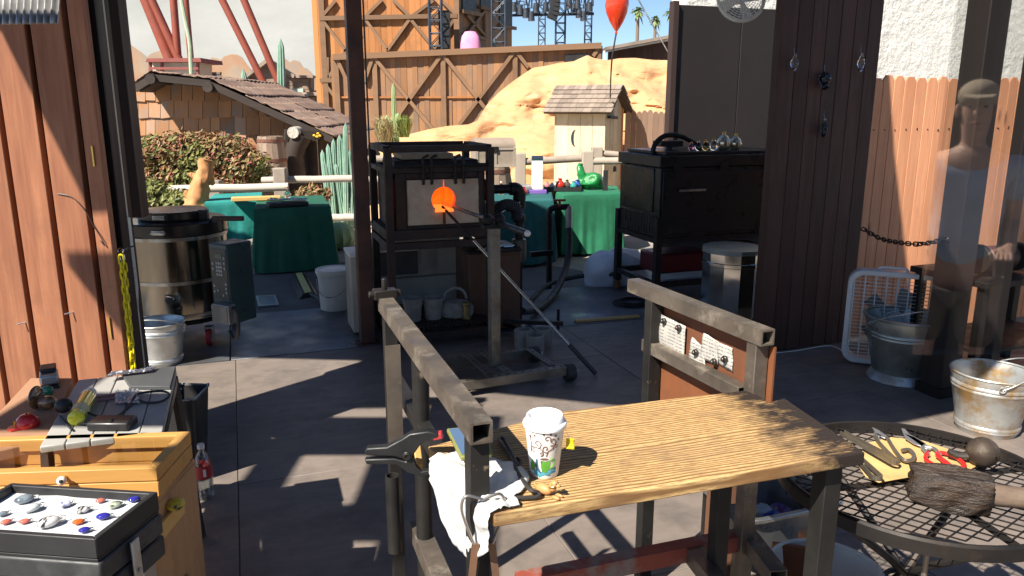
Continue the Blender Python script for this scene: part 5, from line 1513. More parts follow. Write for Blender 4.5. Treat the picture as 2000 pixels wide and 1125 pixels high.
m = MB(); m.cyl(hole+dr*(L*.15), hole+dr*(L*.62), .013, n=12); m.build('shaft', K['pipe_steel'], t)
m = MB(); m.cyl(hole+dr*(L*.62), hole+dr*(L*.97), .019, n=14); m.build('grip', K['black_plastic'], t)
m = MB(); m.lathe([(.019,0),(.017,.012),(.009,.022),(.004,.026)],12); 
q = dr.to_track_quat('Z','Y').to_matrix().to_4x4(); 
for i, p in enumerate(m.v): m.v[i] = (hole+dr*(L*.97)) + (q @ p)
m.build('mouthpiece', K['white_plastic'], t)
e2 = g(1164, 730, .012); h2 = hole+V((.0,-.03,-.02))
dr = (e2-h2).normalized(); L = (e2-h2).length
t = thing('punty_rod', 'long steel rod leaning from the glowing port down to the deck', 'rod', e2)
m = MB(); m.cyl(h2, h2+dr*L*.22, .010, n=10); m.build('sooty_tip', K['black_steel'], t)
m = MB(); m.cyl(h2+dr*L*.22, h2+dr*L*.84, .010, n=10); m.build('shaft', K['pipe_steel'], t)
m = MB(); m.cyl(h2+dr*L*.84, e2, .016, n=12); m.build('grip', K['black_plastic'], t)

# ---------------------------------------------------------------- black oven, right
oo = V((1.24, 6.5, 0))
def O(u, v, z): return oo+U*u+W*v+Z*z
K['oven'] = M('black_oven_steel', (.018,.020,.022), (.026,.027,.028), .33, .3, 3, rvar=.12)
K['oven_side'] = M('oven_side_steel', (.05,.052,.055), (.035,.037,.04), .25, .7, 4, rvar=.1)
t = thing('annealing_oven', 'big black oven box on a steel stand behind the right rail', 'oven', O(.55,.35,0), AZ)
def obox(u0,u1,v0,v1,z0,z1,name,mat,bev=.006):
    m = MB(); m.prism([O(u0,v0,z0), O(u1,v0,z0), O(u1,v1,z0), O(u0,v1,z0)], Z*(z1-z0)); return m.build(name, K[mat], t, bevel=bev)
obox(0,1.25,0,.72,.60,1.20,'body','oven'); obox(-.02,1.27,-.02,.74,1.205,1.30,'lid','oven'); obox(.05,1.2,.02,.70,1.302,1.33,'lid_top','oven')
obox(-.012,-.001,.10,.66,.82,1.19,'side_panel','oven_side')
obox(-.010,-.001,.04,.70,.61,.80,'side_vent','oven_side',.002)
for k in range(12):
    v = .08+k*.05; obox(-.014,-.0105,v,v+.012,.63,.78,'vent_slot','matt_black',0)
obox(.16,.42,-.05,-.035,1.0,1.02,'front_handle','bare_steel',.003)
for u_ in (.18,.40): obox(u_-.012,u_+.012,-.036,-.0125,.995,1.025,'handle_bracket','black_steel',.002)
for u_ in (.15,.6,1.05): obox(u_-.04,u_+.04,-.03,-.0205,1.17,1.24,'lid_hinge','black_steel',.003)
for k_ in range(9): obox(.08+.13*k_,.086+.13*k_,-.0145,-.0125,.66,.70,'vent_slot','matt_black',0)
obox(.02,1.2,-.012,-.001,.64,1.17,'front_door','oven',.004)
for (u, v) in ((.0,.0),(0,.72),(1.25,0),(1.25,.72)):
    m = MB(); m.beam(O(u,v,.10), O(u,v,.78 if u == 0 else .6), .055,.055,U); m.build('leg', K['black_steel'], t)
    m = MB(); p = O(u,v,.055); m.cyl(p-U*.018, p+U*.018, .05, n=18); m.build('caster_wheel', M('orange_caster',(.20,.07,.035),None,.5), t, bevel=.006)
for z in (.20, .585):
    for v in (0,.72):
        m = MB(); m.beam(O(.03,v,z), O(1.22,v,z), .045,.045); m.build('stand_rail', K['black_steel'], t)
    for u in (0,1.25):
        m = MB(); m.beam(O(u,.03,z), O(u,.69,z), .045,.045); m.build('stand_rail', K['black_steel'], t)
m = MB(); m.tube(crv([O(.03,.2,1.1), O(.03,.2,1.3), O(.06,.2,1.40), O(.16,.2,1.46), O(.30,.2,1.45), O(.42,.2,1.40), O(.52,.2,1.35), O(.60,.2,1.335)],7), .022, 10); m.build('conduit', K['black_steel'], t)
obox(.14,.36,.25,.40,1.36,1.41,'switch_box','matt_black'); 
m = MB(); m.cyl(O(.25,.3,1.33), O(.25,.3,1.36), .03, n=10); m.build('box_stem', K['matt_black'], t)
# glass on the oven
K['amber'] = glassy('amber_glass', (.85,.62,.25)); K['rose'] = glassy('rose_glass', (.85,.45,.6))
K['silverglass'] = M('silvered_glass', (.72,.66,.5), (.5,.44,.3), .08, .7, 3)
for (u, s, kind, lab) in ((.36,.03,0,'pink glass ball on the oven top, far left'), (.43,.035,1,'clear glass ball on the oven top'), (.50,.036,2,'amber lidded glass jar on the oven top'), (.58,.04,1,'clear squat glass vase on the oven top'), (.68,.062,3,'large ribbed silvery glass ornament on the oven'), (.80,.055,3,'smaller ribbed silvery glass ornament at the end of the oven top')):
    p = O(u,.12,1.331); t_ = thing('glass_ornament', lab, 'ornament', p)
    mt = [K['rose'],K['clear'],K['amber'],K['silverglass']][kind]
    pr = [(.0,.0),(s*.55,.0),(s*.9,s*.5),(s,s),(s*.85,s*1.5),(s*.5,s*1.9),(s*.2,s*2.1),(s*.22,s*2.3),(0,s*2.35)] if kind == 3 else [(0,0),(s*.6,0),(s,s*.7),(s*.9,s*1.4),(s*.4,s*1.9),(s*.5,s*2.2),(0,s*2.25)]
    m = MB(); m.lathe(pr, 40, p, rib=.06 if kind == 3 else 0, nr=14 if kind == 3 else 0); m.build('bulb', mt, t_, smooth=R(70))
    m = MB(); m.lathe([(s*.22,s*2.2),(s*.25,s*2.45),(s*.1,s*2.6),(0,s*2.6)], 14, p); m.build('cap', K['brass'], t_)
# stainless drum right of the oven stand
dc = d(1425,590,5.95); dc = V((dc.x,5.95,0))
t = thing('steel_drum', 'polished stainless drum half hidden by the plank wall', 'drum', dc)
m = MB(); m.lathe([(.23,.10),(.232,.11),(.232,.50),(.238,.505),(.238,.53),(.232,.535),(.232,.60)], 12, dc); m.build('body', K['chrome'], t, smooth=R(20))
m = MB(); m.lathe([(.24,.602),(.24,.635),(.22,.64),(0,.64)], 12, dc); m.build('lid', M('drum_lid',(.30,.31,.29),(.24,.25,.235),.5,.5,5), t, smooth=R(20))
for a in (0, 2.1, 4.2):
    m = MB(); q = dc+V((math.cos(a)*.18,math.sin(a)*.18,0)); m.cyl(q, q+Z*.105, .015, n=8); m.build('leg', K['black_steel'], t)
# plastic bag and red tub under the oven
K['bag'] = M('white_plastic_bag', (.66,.70,.76), (.52,.56,.63), .35, 0, 6, bump=.5, bscale=14, bd=.02)
bp = d(1205,525,7.45)
m = MB(); m.ell(V((bp.x,7.45,.10)), .36,.22,.22, 28, 18)
m.v = [p+V((noise.noise(p*4), noise.noise(p*4+V((5,0,0))), noise.noise(p*5+V((0,7,0)))))*.10+V((0,0,max(0,.16*noise.noise(V((p.x*5,p.y*5,1)))))) for p in m.v]
m.v = [V((p.x,p.y,max(p.z,-.095))) for p in m.v]
tag(m.build('plastic_bag', K['bag'], smooth=R(45)), 'crumpled white plastic bag on the ground behind the oven stand', 'bag')
K['darkred'] = M('dark_red_plastic', (.14,.014,.02), (.11,.01,.016), .4)
m = MB(); q = O(.45,.45,.225); m.box(q+Z*.09,(.55,.35,.18),(U,W,Z)); tag(m.build('red_crate', K['darkred'], bevel=.02), 'dark red plastic crate on the oven stand rails', 'crate')
m = MB(); q = O(.95,.1,.23); m.box(q+Z*.14,(.18,.2,.28),(U,W,Z)); tag(m.build('red_box', K['darkred'], bevel=.01), 'dark red box behind the polished drum', 'box')

# ---------------------------------------------------------------- glassware table, chest
zt2 = .66
T1 = [g(935,398,zt2), g(1080,390,zt2), g(1076,372,zt2), g(940,376,zt2)]
drape('table under a deep teal cloth right of the furnace', T1, zt2, -.06, K['tealdk'], .04, 4)
T2 = [g(1092,382,zt2), g(1205,377,zt2), g(1195,363,zt2), g(1066,368,zt2)]
T2 = [p+V((.06,.02,0)) for p in T2]
drape('table under a green cloth carrying the tray of vases', T2, zt2, -.06, K['green2'], .05, 5)
K['chest'] = grainwood('chest_boards', (.36,.29,.225), (.26,.205,.16), 0, 6, .7, (.2,.16,.12), .75, .12, .3)
ch = d(962,300,9.9)
t = thing('treasure_chest', 'grey wooden chest with a rounded lid on top of a barrel', 'chest', (ch.x, 9.9, d(962,325,9.9).z+.005), R(14))
m = MB(); m.bx(-.25,.25,-.18,.18,.0,.24); m.build('box', K['chest'], t, world=False, bevel=.008)
m = MB(); prf = [(-.185,.245),(.185,.245)] + [(.185*math.cos(PI*i/10), .245+.10*math.sin(PI*i/10)) for i in range(11)][1:-1] 
m.prism([V((-.255,y,z)) for y, z in [(-.185,.245),(.185,.245)]+[(.185*math.cos(PI*i/10), .26+.09*math.sin(PI*i/10)) for i in range(11)]], (.51,0,0)); m.build('lid', K['chest'], t, world=False)
for x in (-.245,-.01,.235):
    m = MB(); m.bx(x-.012,x+.022,-.19,-.181,.0,.235); m.build('strap', K['railpost'], t, world=False)
for z in (.0,.21):
    m = MB(); m.bx(-.25,.25,-.192,-.183,z,z+.03); m.build('edge_board', K['railpost'], t, world=False)
m = MB(); m.bx(-.03,.03,-.2,-.192,.18,.25); m.build('hasp', K['black_steel'], t, world=False)
# things on the tables
def vase(p, s, mat, lab, name='glass_vase', cat='vase'):
    t_ = thing(name, lab, cat, p)
    m = MB(); m.lathe([(0,0),(s*.55,0),(s*.95,s*.5),(s,s*.85),(s*.75,s*1.4),(s*.38,s*1.75),(s*.36,s*1.95)], 20, p); m.build('body', mat, t_, smooth=R(60))
    m = MB(); m.shell([(s*.36,s*1.95),(s*.52,s*2.15),(s*.5,s*2.18),(s*.3,s*1.98)], 20, p); m.build('lip', mat, t_, smooth=R(60))
    return t_
def gl(n, c): return M(n, c, tuple(x*.8 for x in c), .07, 0, 3, coat=.5, rvar=.02)
K['gred'] = gl('red_glass', (.50,.03,.015)); K['gpink'] = gl('pink_glass', (.55,.22,.25)); K['gdark'] = gl('dark_glass', (.10,.07,.06)); K['gblue'] = gl('blue_glass', (.03,.09,.42)); K['gteal'] = gl('teal_glass', (.04,.28,.26)); K['ggrey'] = gl('grey_glass', (.40,.45,.45))
vase(g(1023,381,zt2), .045, K['gred'], 'small red glass vase near the silver cylinder')
m = MB(); a, b = g(1003,379,zt2)+Z*.055, g(1034,377,zt2)+Z*.055; m.cyl(a, b, .055, n=24); tag(m.build('silver_cylinder', K['galv'], bevel=.006), 'shiny silver can lying on the teal cloth', 'can')
t = thing('tall_display', 'tall white display pad with a silver top and purple base', 'display stand', g(1049,377,zt2))
p = g(1049,377,zt2)
m = MB(); m.box(p+Z*.225, (.135,.05,.36)); m.build('sheet', K['white_paint'], t, bevel=.004)
m = MB(); m.cyl(p+V((-.07,0,.42)), p+V((.07,0,.42)), .035, n=20); m.build('roller', K['chrome'], t)
K['purple'] = M('purple_card', (.20,.11,.40), None, .6)
m = MB(); m.box(p+V((.01,-.02,.022)), (.21,.16,.044)); m.build('base', K['purple'], t, bevel=.004)
t = thing('water_bottle', 'small clear water bottle on the teal cloth by the barrel', 'bottle', g(979,380,zt2))
m = MB(); m.lathe([(.03,0),(.033,.01),(.033,.09),(.025,.115),(.012,.13),(.012,.145)], 16, g(979,380,zt2)); m.build('body', K['clear'], t)
m = MB(); m.lathe([(.014,.146),(.014,.16),(0,.16)], 12, g(979,380,zt2)); m.build('cap', K['white_plastic'], t)
t = thing('black_tray', 'black tray of small glass vases on the green cloth', 'tray', g(1098,372,zt2))
p = g(1098,372,zt2)+V((0,0,.003))
m = MB(); m.box(p+Z*.01, (.46,.30,.016)); m.build('base', K['matt_black'], t, bevel=.003)
for (dx, dy, w, l) in ((0,-.15,.46,.014),(0,.15,.46,.014)):
    m = MB(); m.box(p+V((dx,dy,.03)), (w,l,.05)); m.build('side', K['matt_black'], t)
for dx in (-.23,.23):
    m = MB(); m.box(p+V((dx,0,.03)), (.014,.286,.05)); m.build('end', K['matt_black'], t)
for (x, y, s, mt, lab) in ((-.19,.05,.04,'gpink','pink glass vase at the left end of the black tray'),(-.13,-.03,.038,'ggrey','pale grey glass vase on the black tray'),(-.03,-.05,.062,'gred','round red glass vase in the middle of the black tray'),(.06,.0,.052,'gdark','dark brown glass vase on the black tray'),(.14,-.04,.046,'gteal','teal glass vase on the black tray'),(.19,.05,.05,'gblue','blue glass vase at the right end of the tray'),(-.08,.09,.04,'ggrey','cloudy glass vase at the back of the tray')):
    vase(p+V((x,y,.0195)), s, K[mt], lab)
K['greenbag'] = M('green_plastic_bag', (.02,.24,.06), (.015,.17,.045), .2, 0, 8, bump=.6, bscale=18, bd=.02)
bp = g(1150,370,zt2)
m = MB(); m.ell(bp+V((.03,0,.10)), .16,.11,.11, 26, 18); m.v = [q+V((noise.noise(q*9), noise.noise(q*9+V((3,0,0))), noise.noise(q*8)))*.05 for q in m.v]
n0 = len(m.v)
m.tube(crv([bp+V((-.08,0,.08)), bp+V((-.09,-.01,.18)), bp+V((-.12,0,.28)), bp+V((-.11,0,.335))],4), [.09,.085,.075,.06,.055,.05,.045,.04,.035,.03,.025,.022,.015][:13], 12)
for i in range(n0, len(m.v)): q = m.v[i]; m.v[i] = q+V((noise.noise(q*16), noise.noise(q*16+V((3,0,0))), 0))*.03
m.v = [V((q.x,q.y,max(q.z,zt2+.004))) for q in m.v]
tag(m.build('green_bag', K['greenbag'], smooth=R(40)), 'glossy green plastic bag standing on the green cloth', 'bag')
t = thing('black_price_stand', 'small upright black card at the end of the green cloth', 'sign', g(1182,372,zt2))
m = MB(); m.box(g(1182,372,zt2)+V((0,0,.13)), (.06,.012,.25)); m.build('card', K['matt_black'], t)
m = MB(); m.box(g(1182,372,zt2)+V((0,0,.006)), (.07,.05,.008)); m.build('foot', K['matt_black'], t)

# ================================================================ box fan
fp = d(1738, 690, 4.95)
fr = AZ - R(28)
t = thing('box_fan', 'square white box fan standing on the deck by the fence', 'fan', (fp.x, 4.95, 0), R(-24))
K['fan_white'] = M('off_white_fan_plastic', (.62,.62,.60), (.54,.54,.52), .4, 0, 6)
def rrect(w, h, r, z0, n=6):
    pts = []
    for cx, cz, a0 in ((w/2-r, h/2-r, 0), (-w/2+r, h/2-r, PI/2), (-w/2+r, -h/2+r, PI), (w/2-r, -h/2+r, 3*PI/2)):
        for i in range(n+1): a = a0+PI/2*i/n; pts.append((cx+r*math.cos(a), z0+cz+r*math.sin(a)))
    return pts
FWd, FH = .60, .64
o_ = rrect(FWd, FH, .09, FH/2+.01); i_ = rrect(FWd-.07, FH-.07, .07, FH/2+.01)
k = len(o_); m = MB()
vs = [V((x,y,z)) for y in (-.055,.055) for (x,z) in o_] + [V((x,y,z)) for y in (-.055,.055) for (x,z) in i_]
fs = []
for a in range(k):
    b = (a+1) % k
    fs += [(a,b,k+b,k+a), (2*k+b,2*k+a,3*k+a,3*k+b), (b,a,2*k+a,2*k+b), (k+a,k+b,3*k+b,3*k+a)]
m.add(vs, fs); m.build('housing', K['fan_white'], t, world=False, bevel=.008)
for y in (-.05, .05):
    m = MB()
    for q in range(22):
        z = .06+q*.0245; m.cyl((-FWd/2+.03,y,z),(FWd/2-.03,y,z),.0017,n=4)
    for q in range(9):
        x = -FWd/2+.04+q*(FWd-.08)/8; m.bx(x-.0035,x+.0035,y-.003,y+.003,.035,FH-.025)
    m.torus((0,y,FH/2+.01), .06, .004, (V((1,0,0)),Z,V((0,1,0))), 24, 6)
    m.build('grille', K['fan_white'], t, world=False)
for q in range(5):
    a = 2*PI*q/5; e = V((math.cos(a),0,math.sin(a))); f = V((-math.sin(a),.45,math.cos(a))).normalized()
    c_ = V((0,0,FH/2+.01)); m = MB(); m.prism([c_+e*.04-f*.03, c_+e*.20-f*.07, c_+e*.21+f*.05, c_+e*.04+f*.03], V((0,.004,0))); m.build('blade', M('fan_blade',(.16,.16,.16),None,.4), t, world=False)
m = MB(); m.cyl((0,-.03,FH/2+.01),(0,.03,FH/2+.01),.045,n=20); m.build('motor_hub', K['fan_white'], t, world=False)
m = MB(); m.tube(crv([(-.12,0,FH+.008),(-.11,0,FH+.028),(0,0,FH+.03),(.04,0,FH+.026),(.05,0,FH+.008)],4), .009, 8); m.build('carry_handle', K['fan_white'], t, world=False)
m = MB(); m.lathe([(.026,0),(.024,.022),(0,.024)],16,(.14,0,FH+.008)); m.build('speed_knob', K['fan_white'], t, world=False)
m = MB(); a = st(wu-.02, wv-.03,.008); m.tube(crv([a, st(wu+.25,wv-.05,.008), st(wu+.6,wv-.04,.008), V((fp.x-.2,5.1,.008))],5), .004, 6)
tag(m.build('white_cable', K['white_plastic']), 'thin white power cord along the foot of the plank wall', 'cord')
# dark equipment at the right edge
t = thing('tool_stand', 'dark steel tool stand in the shade at the right edge', 'stand', (3.05, 4.75, 0), AZ)
for (x, y) in ((-.35,-.2),(.5,-.2),(-.35,.25),(.5,.25)):
    m = MB(); m.bx(x-.025,x+.025,y-.025,y+.025,0,.66); m.build('leg', K['black_steel'], t, world=False)
m = MB(); m.bx(-.4,.55,-.25,.3,.662,.70); m.build('top', K['black_steel'], t, world=False, bevel=.004)
m = MB(); m.bx(-.36,.5,-.22,.27,.25,.27); m.build('shelf', K['black_steel'], t, world=False)
K['motor'] = M('brown_motor', (.12,.045,.035), (.08,.03,.025), .5)
t = thing('bench_grinder', 'dark brown grinder motor sitting on the tool stand', 'grinder', V((2.98,4.66,.70)), AZ)
m = MB(); m.cyl((-.12,0,.10),(.10,0,.10),.075,n=20); m.build('motor', K['motor'], t, world=False, bevel=.012)
m = MB(); m.bx(-.08,.06,-.06,.06,.0,.04); m.build('base', K['black_steel'], t, world=False)
for x in (-.16,.14):
    m = MB(); m.cyl((x-.015,0,.1),(x+.015,0,.1),.09,n=22); m.build('wheel', K['black_steel'], t, world=False, bevel=.004)

# ================================================================ the steel work bench
ZB = .95
def bwood():
    m, nt, b = newmat('bench_fir_plank')
    tc = nt.nodes.new('ShaderNodeTexCoord'); mp = nt.nodes.new('ShaderNodeMapping')
    mp.inputs['Scale'].default_value = (1.0, 8.0, 8.0)
    nt.links.new(tc.outputs['Object'], mp.inputs['Vector'])
    n1 = ntex(nt, mp.outputs[0], 1.3, 3, .5)
    wv_ = nt.nodes.new('ShaderNodeTexWave'); wv_.wave_type = 'BANDS'; wv_.bands_direction = 'Y'
    wv_.inputs['Scale'].default_value = 3.6; wv_.inputs['Distortion'].default_value = 17.0; wv_.inputs['Detail'].default_value = 3.0
    wv_.inputs['Detail Scale'].default_value = .30; wv_.inputs['Detail Roughness'].default_value = .55
    nt.links.new(mp.outputs[0], wv_.inputs['Vector'])
    fine = ntex(nt, mp.outputs[0], 30, 6, .65)
    c = mixc(nt, rng(nt, wv_.outputs['Fac'], .35, .95), rgb(.58,.38,.165), rgb(.22,.115,.045))
    c = mixc(nt, rng(nt, fine, .45, .66, 0, .8), c, rgb(.17,.09,.038))
    st_ = ntex(nt, coords(nt, (1,1.6,1), False), 4.2, 7, .7)
    c = mixc(nt, rng(nt, st_, .50, .70, 0, .75), c, rgb(.20,.13,.075))
    # charring at the far right end, its black also standing for the shadow there
    sp = nt.nodes.new('ShaderNodeSeparateXYZ'); nt.links.new(tc.outputs['Object'], sp.inputs[0])
    ad = nt.nodes.new('ShaderNodeMath'); ad.operation = 'MULTIPLY_ADD'; ad.inputs[1].default_value = .55
    nt.links.new(ntex(nt, coords(nt, (1,2,1), False), 9, 7, .7), ad.inputs[0]); nt.links.new(sp.outputs[0], ad.inputs[2])
    c = mixc(nt, rng(nt, ad.outputs[0], .56, .70), c, rgb(.028,.02,.016))
    nt.links.new(c, b.inputs['Base Color'])
    b.inputs['Roughness'].default_value = .62; b.inputs['Specular IOR Level'].default_value = .3
    bumpit(nt, b, wv_.outputs['Fac'], .3, .002)
    return m
K['bench'] = bwood()
K['rail_steel'] = M('worn_bench_steel', (.20,.165,.13), (.12,.10,.082), .48, .55, 8, rvar=.2, dirt=(.34,.29,.23), dscale=9, dlo=.55, dhi=.68)
K['leg_steel'] = M('black_painted_steel', (.012,.0115,.011), (.022,.02,.018), .5, .0, 8, dirt=(.20,.15,.10), dscale=14, dlo=.66, dhi=.72, spec=.35)
K['red_steel'] = M('flaking_red_paint', (.30,.07,.045), (.22,.05,.035), .6, .1, 8, dirt=(.24,.21,.18), dscale=7, dlo=.48, dhi=.6)
nl, nr_, br_ = g(965,1003,ZB), g(1690,884,ZB), g(1455,762,ZB)
t = thing('work_bench', 'steel framed work bench with two square rails and scorched plank top', 'bench', (.35,1.7,0), AZ)
bl_ = nl + (br_-nr_)*1.0
bl_ = g(836,872,ZB)
notch = [g(1482,772,ZB), g(1500,786,ZB), g(1532,777,ZB)]
top = [nl, nr_, g(1545,786,ZB), notch[2], notch[1], notch[0], br_, g(1100,803,ZB), bl_]
# plank in its own frame so the grain follows it
import mathutils
pdir = (nr_-nl); pang = math.atan2(pdir.y, pdir.x)
cen = (nl+nr_+br_+bl_)/4
mm = MB(); mm.prism([p for p in top], (0,0,-.03))
ob = mm.build('plank_top', K['bench'], t, bevel=.003)
# move its origin to the plank so Object coordinates run along the board
Wm = mw(t); loc = Matrix.Translation(cen) @ Matrix.Rotation(pang, 4, 'Z')
L_ = Wm.inverted() @ loc
ob.data.transform(L_.inverted()); ob.matrix_local = L_
r0, r1 = g(941,846,1.1), g(752,592,1.1)
RW = .044
m = MB(); m.hollow(r0, r1, RW, RW, .005); m.build('left_rail', K['rail_steel'], t)
q0, q1 = g(1500,660,1.1), g(1236,556,1.1)
m = MB(); m.hollow(q0, q1, RW, RW, .005); m.build('right_rail', K['rail_steel'], t)
rd = (r1-r0).normalized(); sdn = V((rd.y,-rd.x,0))
def leg(p, z0, z1, w=.04, mt='leg_steel', rnd=False, nm='leg'):
    m = MB()
    if rnd: m.cyl(V((p.x,p.y,z0)), V((p.x,p.y,z1)), w/2, n=14)
    else: m.beam(V((p.x,p.y,z0)), V((p.x,p.y,z1)), w, w, sdn)
    return m.build(nm, K[mt], t, bevel=.002)
leg(r0+rd*.035+sdn*.0, 0, 1.077); leg(r0.lerp(r1,.52), 0, 1.077, .045, rnd=True); leg(r0.lerp(r1,.93), 0, 1.077)
leg(q0+rd*.04, 0, 1.077, .042, 'rail_steel'); leg(q0.lerp(q1,.80), 0, 1.077, .045)
rp = nr_+ (br_-nr_)*.12 - pdir.normalized()*.05
leg(rp, 0, ZB-.031, .045); leg(nr_.lerp(br_,.85)-pdir.normalized()*.1, 0, ZB-.031, .04)
# rails under the plank and low frame
def rail_(a, b, w, h, mt, nm='cross_rail'):
    m = MB(); m.hollow(a, b, w, h, .004); return m.build(nm, K[mt], t, bevel=.0015)
rail_(V((r0.x,r0.y,.895))+rd*.04, V((r0.x,r0.y,.895))+rd*.9, .035,.035,'leg_steel')
rail_(g(985,970,.895), g(1640,880,.895), .04, .04, 'leg_steel')
lw = .47
a, b = g(1010,1142,lw), g(1452,1052,lw)
rail_(a, b, .045,.05,'red_steel','low_rail')
a, b = g(1452,1040,lw-.002), g(1520,1130,lw-.002)
rail_(b, a+(a-b)*.55, .05,.048,'rail_steel','low_rail')
a, b = g(1352,1078,lw-.003), g(1420,1165,lw-.003)
rail_(b, a, .05,.046,'rail_steel','low_rail')
a = r0.lerp(r1,.56); rail_(V((a.x,a.y,.55))+rd*.05, V((a.x,a.y,.55))-rd*.7, .05,.05,'rail_steel','low_rail')
p = V((a.x,a.y,0))-sdn*.075
m = MB(); m.pipe(p+Z*.52, p+Z*.745, .019, .015); m.build('pipe_socket', K['leg_steel'], t)
# flat bar left of the rail
m = MB(); a = r0.lerp(r1,.62)-sdn*.05; m.beam(V((a.x,a.y,.80)), V((a.x,a.y,1.085)), .004, .04, sdn); m.build('flat_bar', K['rail_steel'], t)
# clamp block on the far end of the left rail
m = MB(); a = r1+V((0,0,.03)); m.box(a,(.05,.07,.03),(rd,sdn,Z)); m.cyl(a-sdn*.05,a+sdn*.05,.012,n=10); m.cyl(a+rd*.0+Z*.0,a+Z*.05,.009,n=8); m.build('rail_stop', K['black_steel'], t, bevel=.003)
# panel with papers on the right rail
K['rust_panel'] = M('rusty_sheet', (.26,.095,.04), (.19,.07,.032), .6, .2, 4, dirt=(.12,.055,.035), dscale=3)
qd = (q0-q1).normalized(); qs = V((qd.y,-qd.x,0))
if qs.dot(V((0,0,0))-q0) < 0: qs = -qs
pa = q1.lerp(q0,.16); pb = q0+qd*.0
pof = -qs*.026
m = MB(); m.prism([V((pa.x,pa.y,.72))+pof, V((pb.x,pb.y,.72))+pof, V((pb.x,pb.y,1.07))+pof, V((pa.x,pa.y,1.07))+pof], -qs*.006); pan = m.build('back_panel', K['rust_panel'], t)
rail_(V((q1.x,q1.y,.915))+qd*.1, V((q0.x,q0.y,.915))-qd*.08, .04,.04,'rail_steel')
def onpanel(px, py, off=0.0):
    r_ = ray(px, py); o_ = V((0,0,EYE)); n_ = qs
    return o_+r_*((q0+pof+qs*(off)-o_).dot(n_)/r_.dot(n_))
def papermat(name, c):
    m, nt, b = newmat(name)
    tc = nt.nodes.new('ShaderNodeTexCoord'); mp = nt.nodes.new('ShaderNodeMapping'); mp.inputs['Scale'].default_value = (1,1,1)
    nt.links.new(tc.outputs['Object'], mp.inputs['Vector'])
    w_ = nt.nodes.new('ShaderNodeTexWave'); w_.wave_type='BANDS'; w_.bands_direction='Z'; w_.inputs['Scale'].default_value = 28; w_.inputs['Distortion'].default_value = .4
    nt.links.new(mp.outputs[0], w_.inputs['Vector'])
    n_ = ntex(nt, coords(nt,(160,160,20)), 1.0, 2, .5)
    mu = nt.nodes.new('ShaderNodeMath'); mu.operation='MULTIPLY'
    nt.links.new(rng(nt,w_.outputs['Fac'],.72,.85), mu.inputs[0]); nt.links.new(rng(nt,n_,.42,.55), mu.inputs[1])
    col = mixc(nt, mu.outputs[0], rgb(*c), rgb(.13,.135,.15))
    f_ = ntex(nt, coords(nt), 20, 5, .6)
    col = mixc(nt, rng(nt,f_,.5,.8,0,.4), col, rgb(*[x*.72 for x in c]))
    nt.links.new(col, b.inputs['Base Color']); b.inputs['Roughness'].default_value = .8
    return m
K['paper'] = papermat('scribbled_paper', (.41,.39,.35)); K['paper2'] = papermat('yellowed_paper', (.52,.42,.27))
K['magnet'] = M('dark_magnet', (.06,.055,.05), (.1,.09,.08), .3, .7, 10)
papers = (([(1287,612),(1337,640),(1337,700),(1285,676)], 'paper2', .004, 'yellowed paper sheet behind the curled note on the rail panel'),
          ([(1291,614),(1339,637),(1335,698),(1286,675)], 'paper', .012, 'large curled note pinned near the far end of the rail panel'),
          ([(1352,658),(1372,676),(1381,735),(1347,706)], 'paper', .010, 'narrow receipt hanging crooked from a magnet'),
          ([(1374,649),(1405,668),(1403,712),(1371,701)], 'paper', .007, 'torn note in the middle of the rail panel'),
          ([(1404,668),(1430,680),(1431,727),(1404,712)], 'paper', .005, 'small printed note nearest the front of the rail panel'))
for pts, mt, off, lab in papers:
    P_ = [onpanel(x,y,off) for x,y in pts]
    m = MB(); m.sheet(lambda i,j,P_=P_: (P_[0].lerp(P_[1],i)).lerp(P_[3].lerp(P_[2],i), j)+qs*(.006*math.sin(PI*j)*(1-i)+.004*noise.noise(V((i*3,j*3,P_[0].x*20)))), 8, 8)
    tag(m.build('paper_note', K[mt], solid=.0006), lab, 'paper')
for (x,y,off,lab) in ((1299,627,.014,'round magnet at the top of the curled note'),(1328,640,.014,'round magnet on the right corner of the curled note'),(1361,688,.013,'round magnet holding the crooked receipt'),(1397,706,.010,'silver ball magnet below the torn note'),(1418,701,.009,'round magnet on the small printed note')):
    p = onpanel(x,y,off); m = MB(); m.cyl(p, p+qs*.010, .0105, n=16); m.ell(p+qs*.012,.007,.007,.007,10,7); tag(m.build('magnet', K['magnet'], bevel=.002), lab, 'magnet')
m = MB(); p = onpanel(1276,603,.03); m.torus(p,.012,.003,None,14,6); m.ell(p-Z*.02,.008,.006,.016,10,8); tag(m.build('red_tag', K['red_rubber']), 'little red tag hanging under the right rail', 'tag')

# ---------------------------------------------------------------- things on the bench
cp = g(1063, 924, ZB)
K['cup'] = M('white_paper_cup', (.80,.79,.74), (.76,.75,.70), .55, 0, 8, rvar=.05)
K['cuplid'] = M('white_cup_lid', (.86,.86,.85), (.82,.82,.81), .28, 0, 8, rvar=.04)
t = thing('paper_cup', 'white paper coffee cup with brown swirls and a green mug print', 'cup', cp)
h = .112; rb, rt_ = .0295, .0415
m = MB(); m.lathe([(rb*.97,0.001),(rb,.003),(rt_,h)], 48, cp); body = m.build('body', K['cup'], t)
m = MB(); m.lathe([(rt_+.001,h-.004),(rt_+.0035,h-.003),(rt_+.0045,h+.003),(rt_+.003,h+.006),(rt_-.001,h+.008),(rt_-.003,h+.019),(rt_-.005,h+.021),(rt_-.008,h+.019),(rt_-.010,h+.012),(rt_-.02,h+.011),(0,h+.011)], 48, cp); lid = m.build('lid', K['cuplid'], t, smooth=R(50))
m = MB(); m.ell(cp+V((.004,.004,h+.012)), .017,.012,.003,18,6); m.build('sip_bump', K['cuplid'], lid)
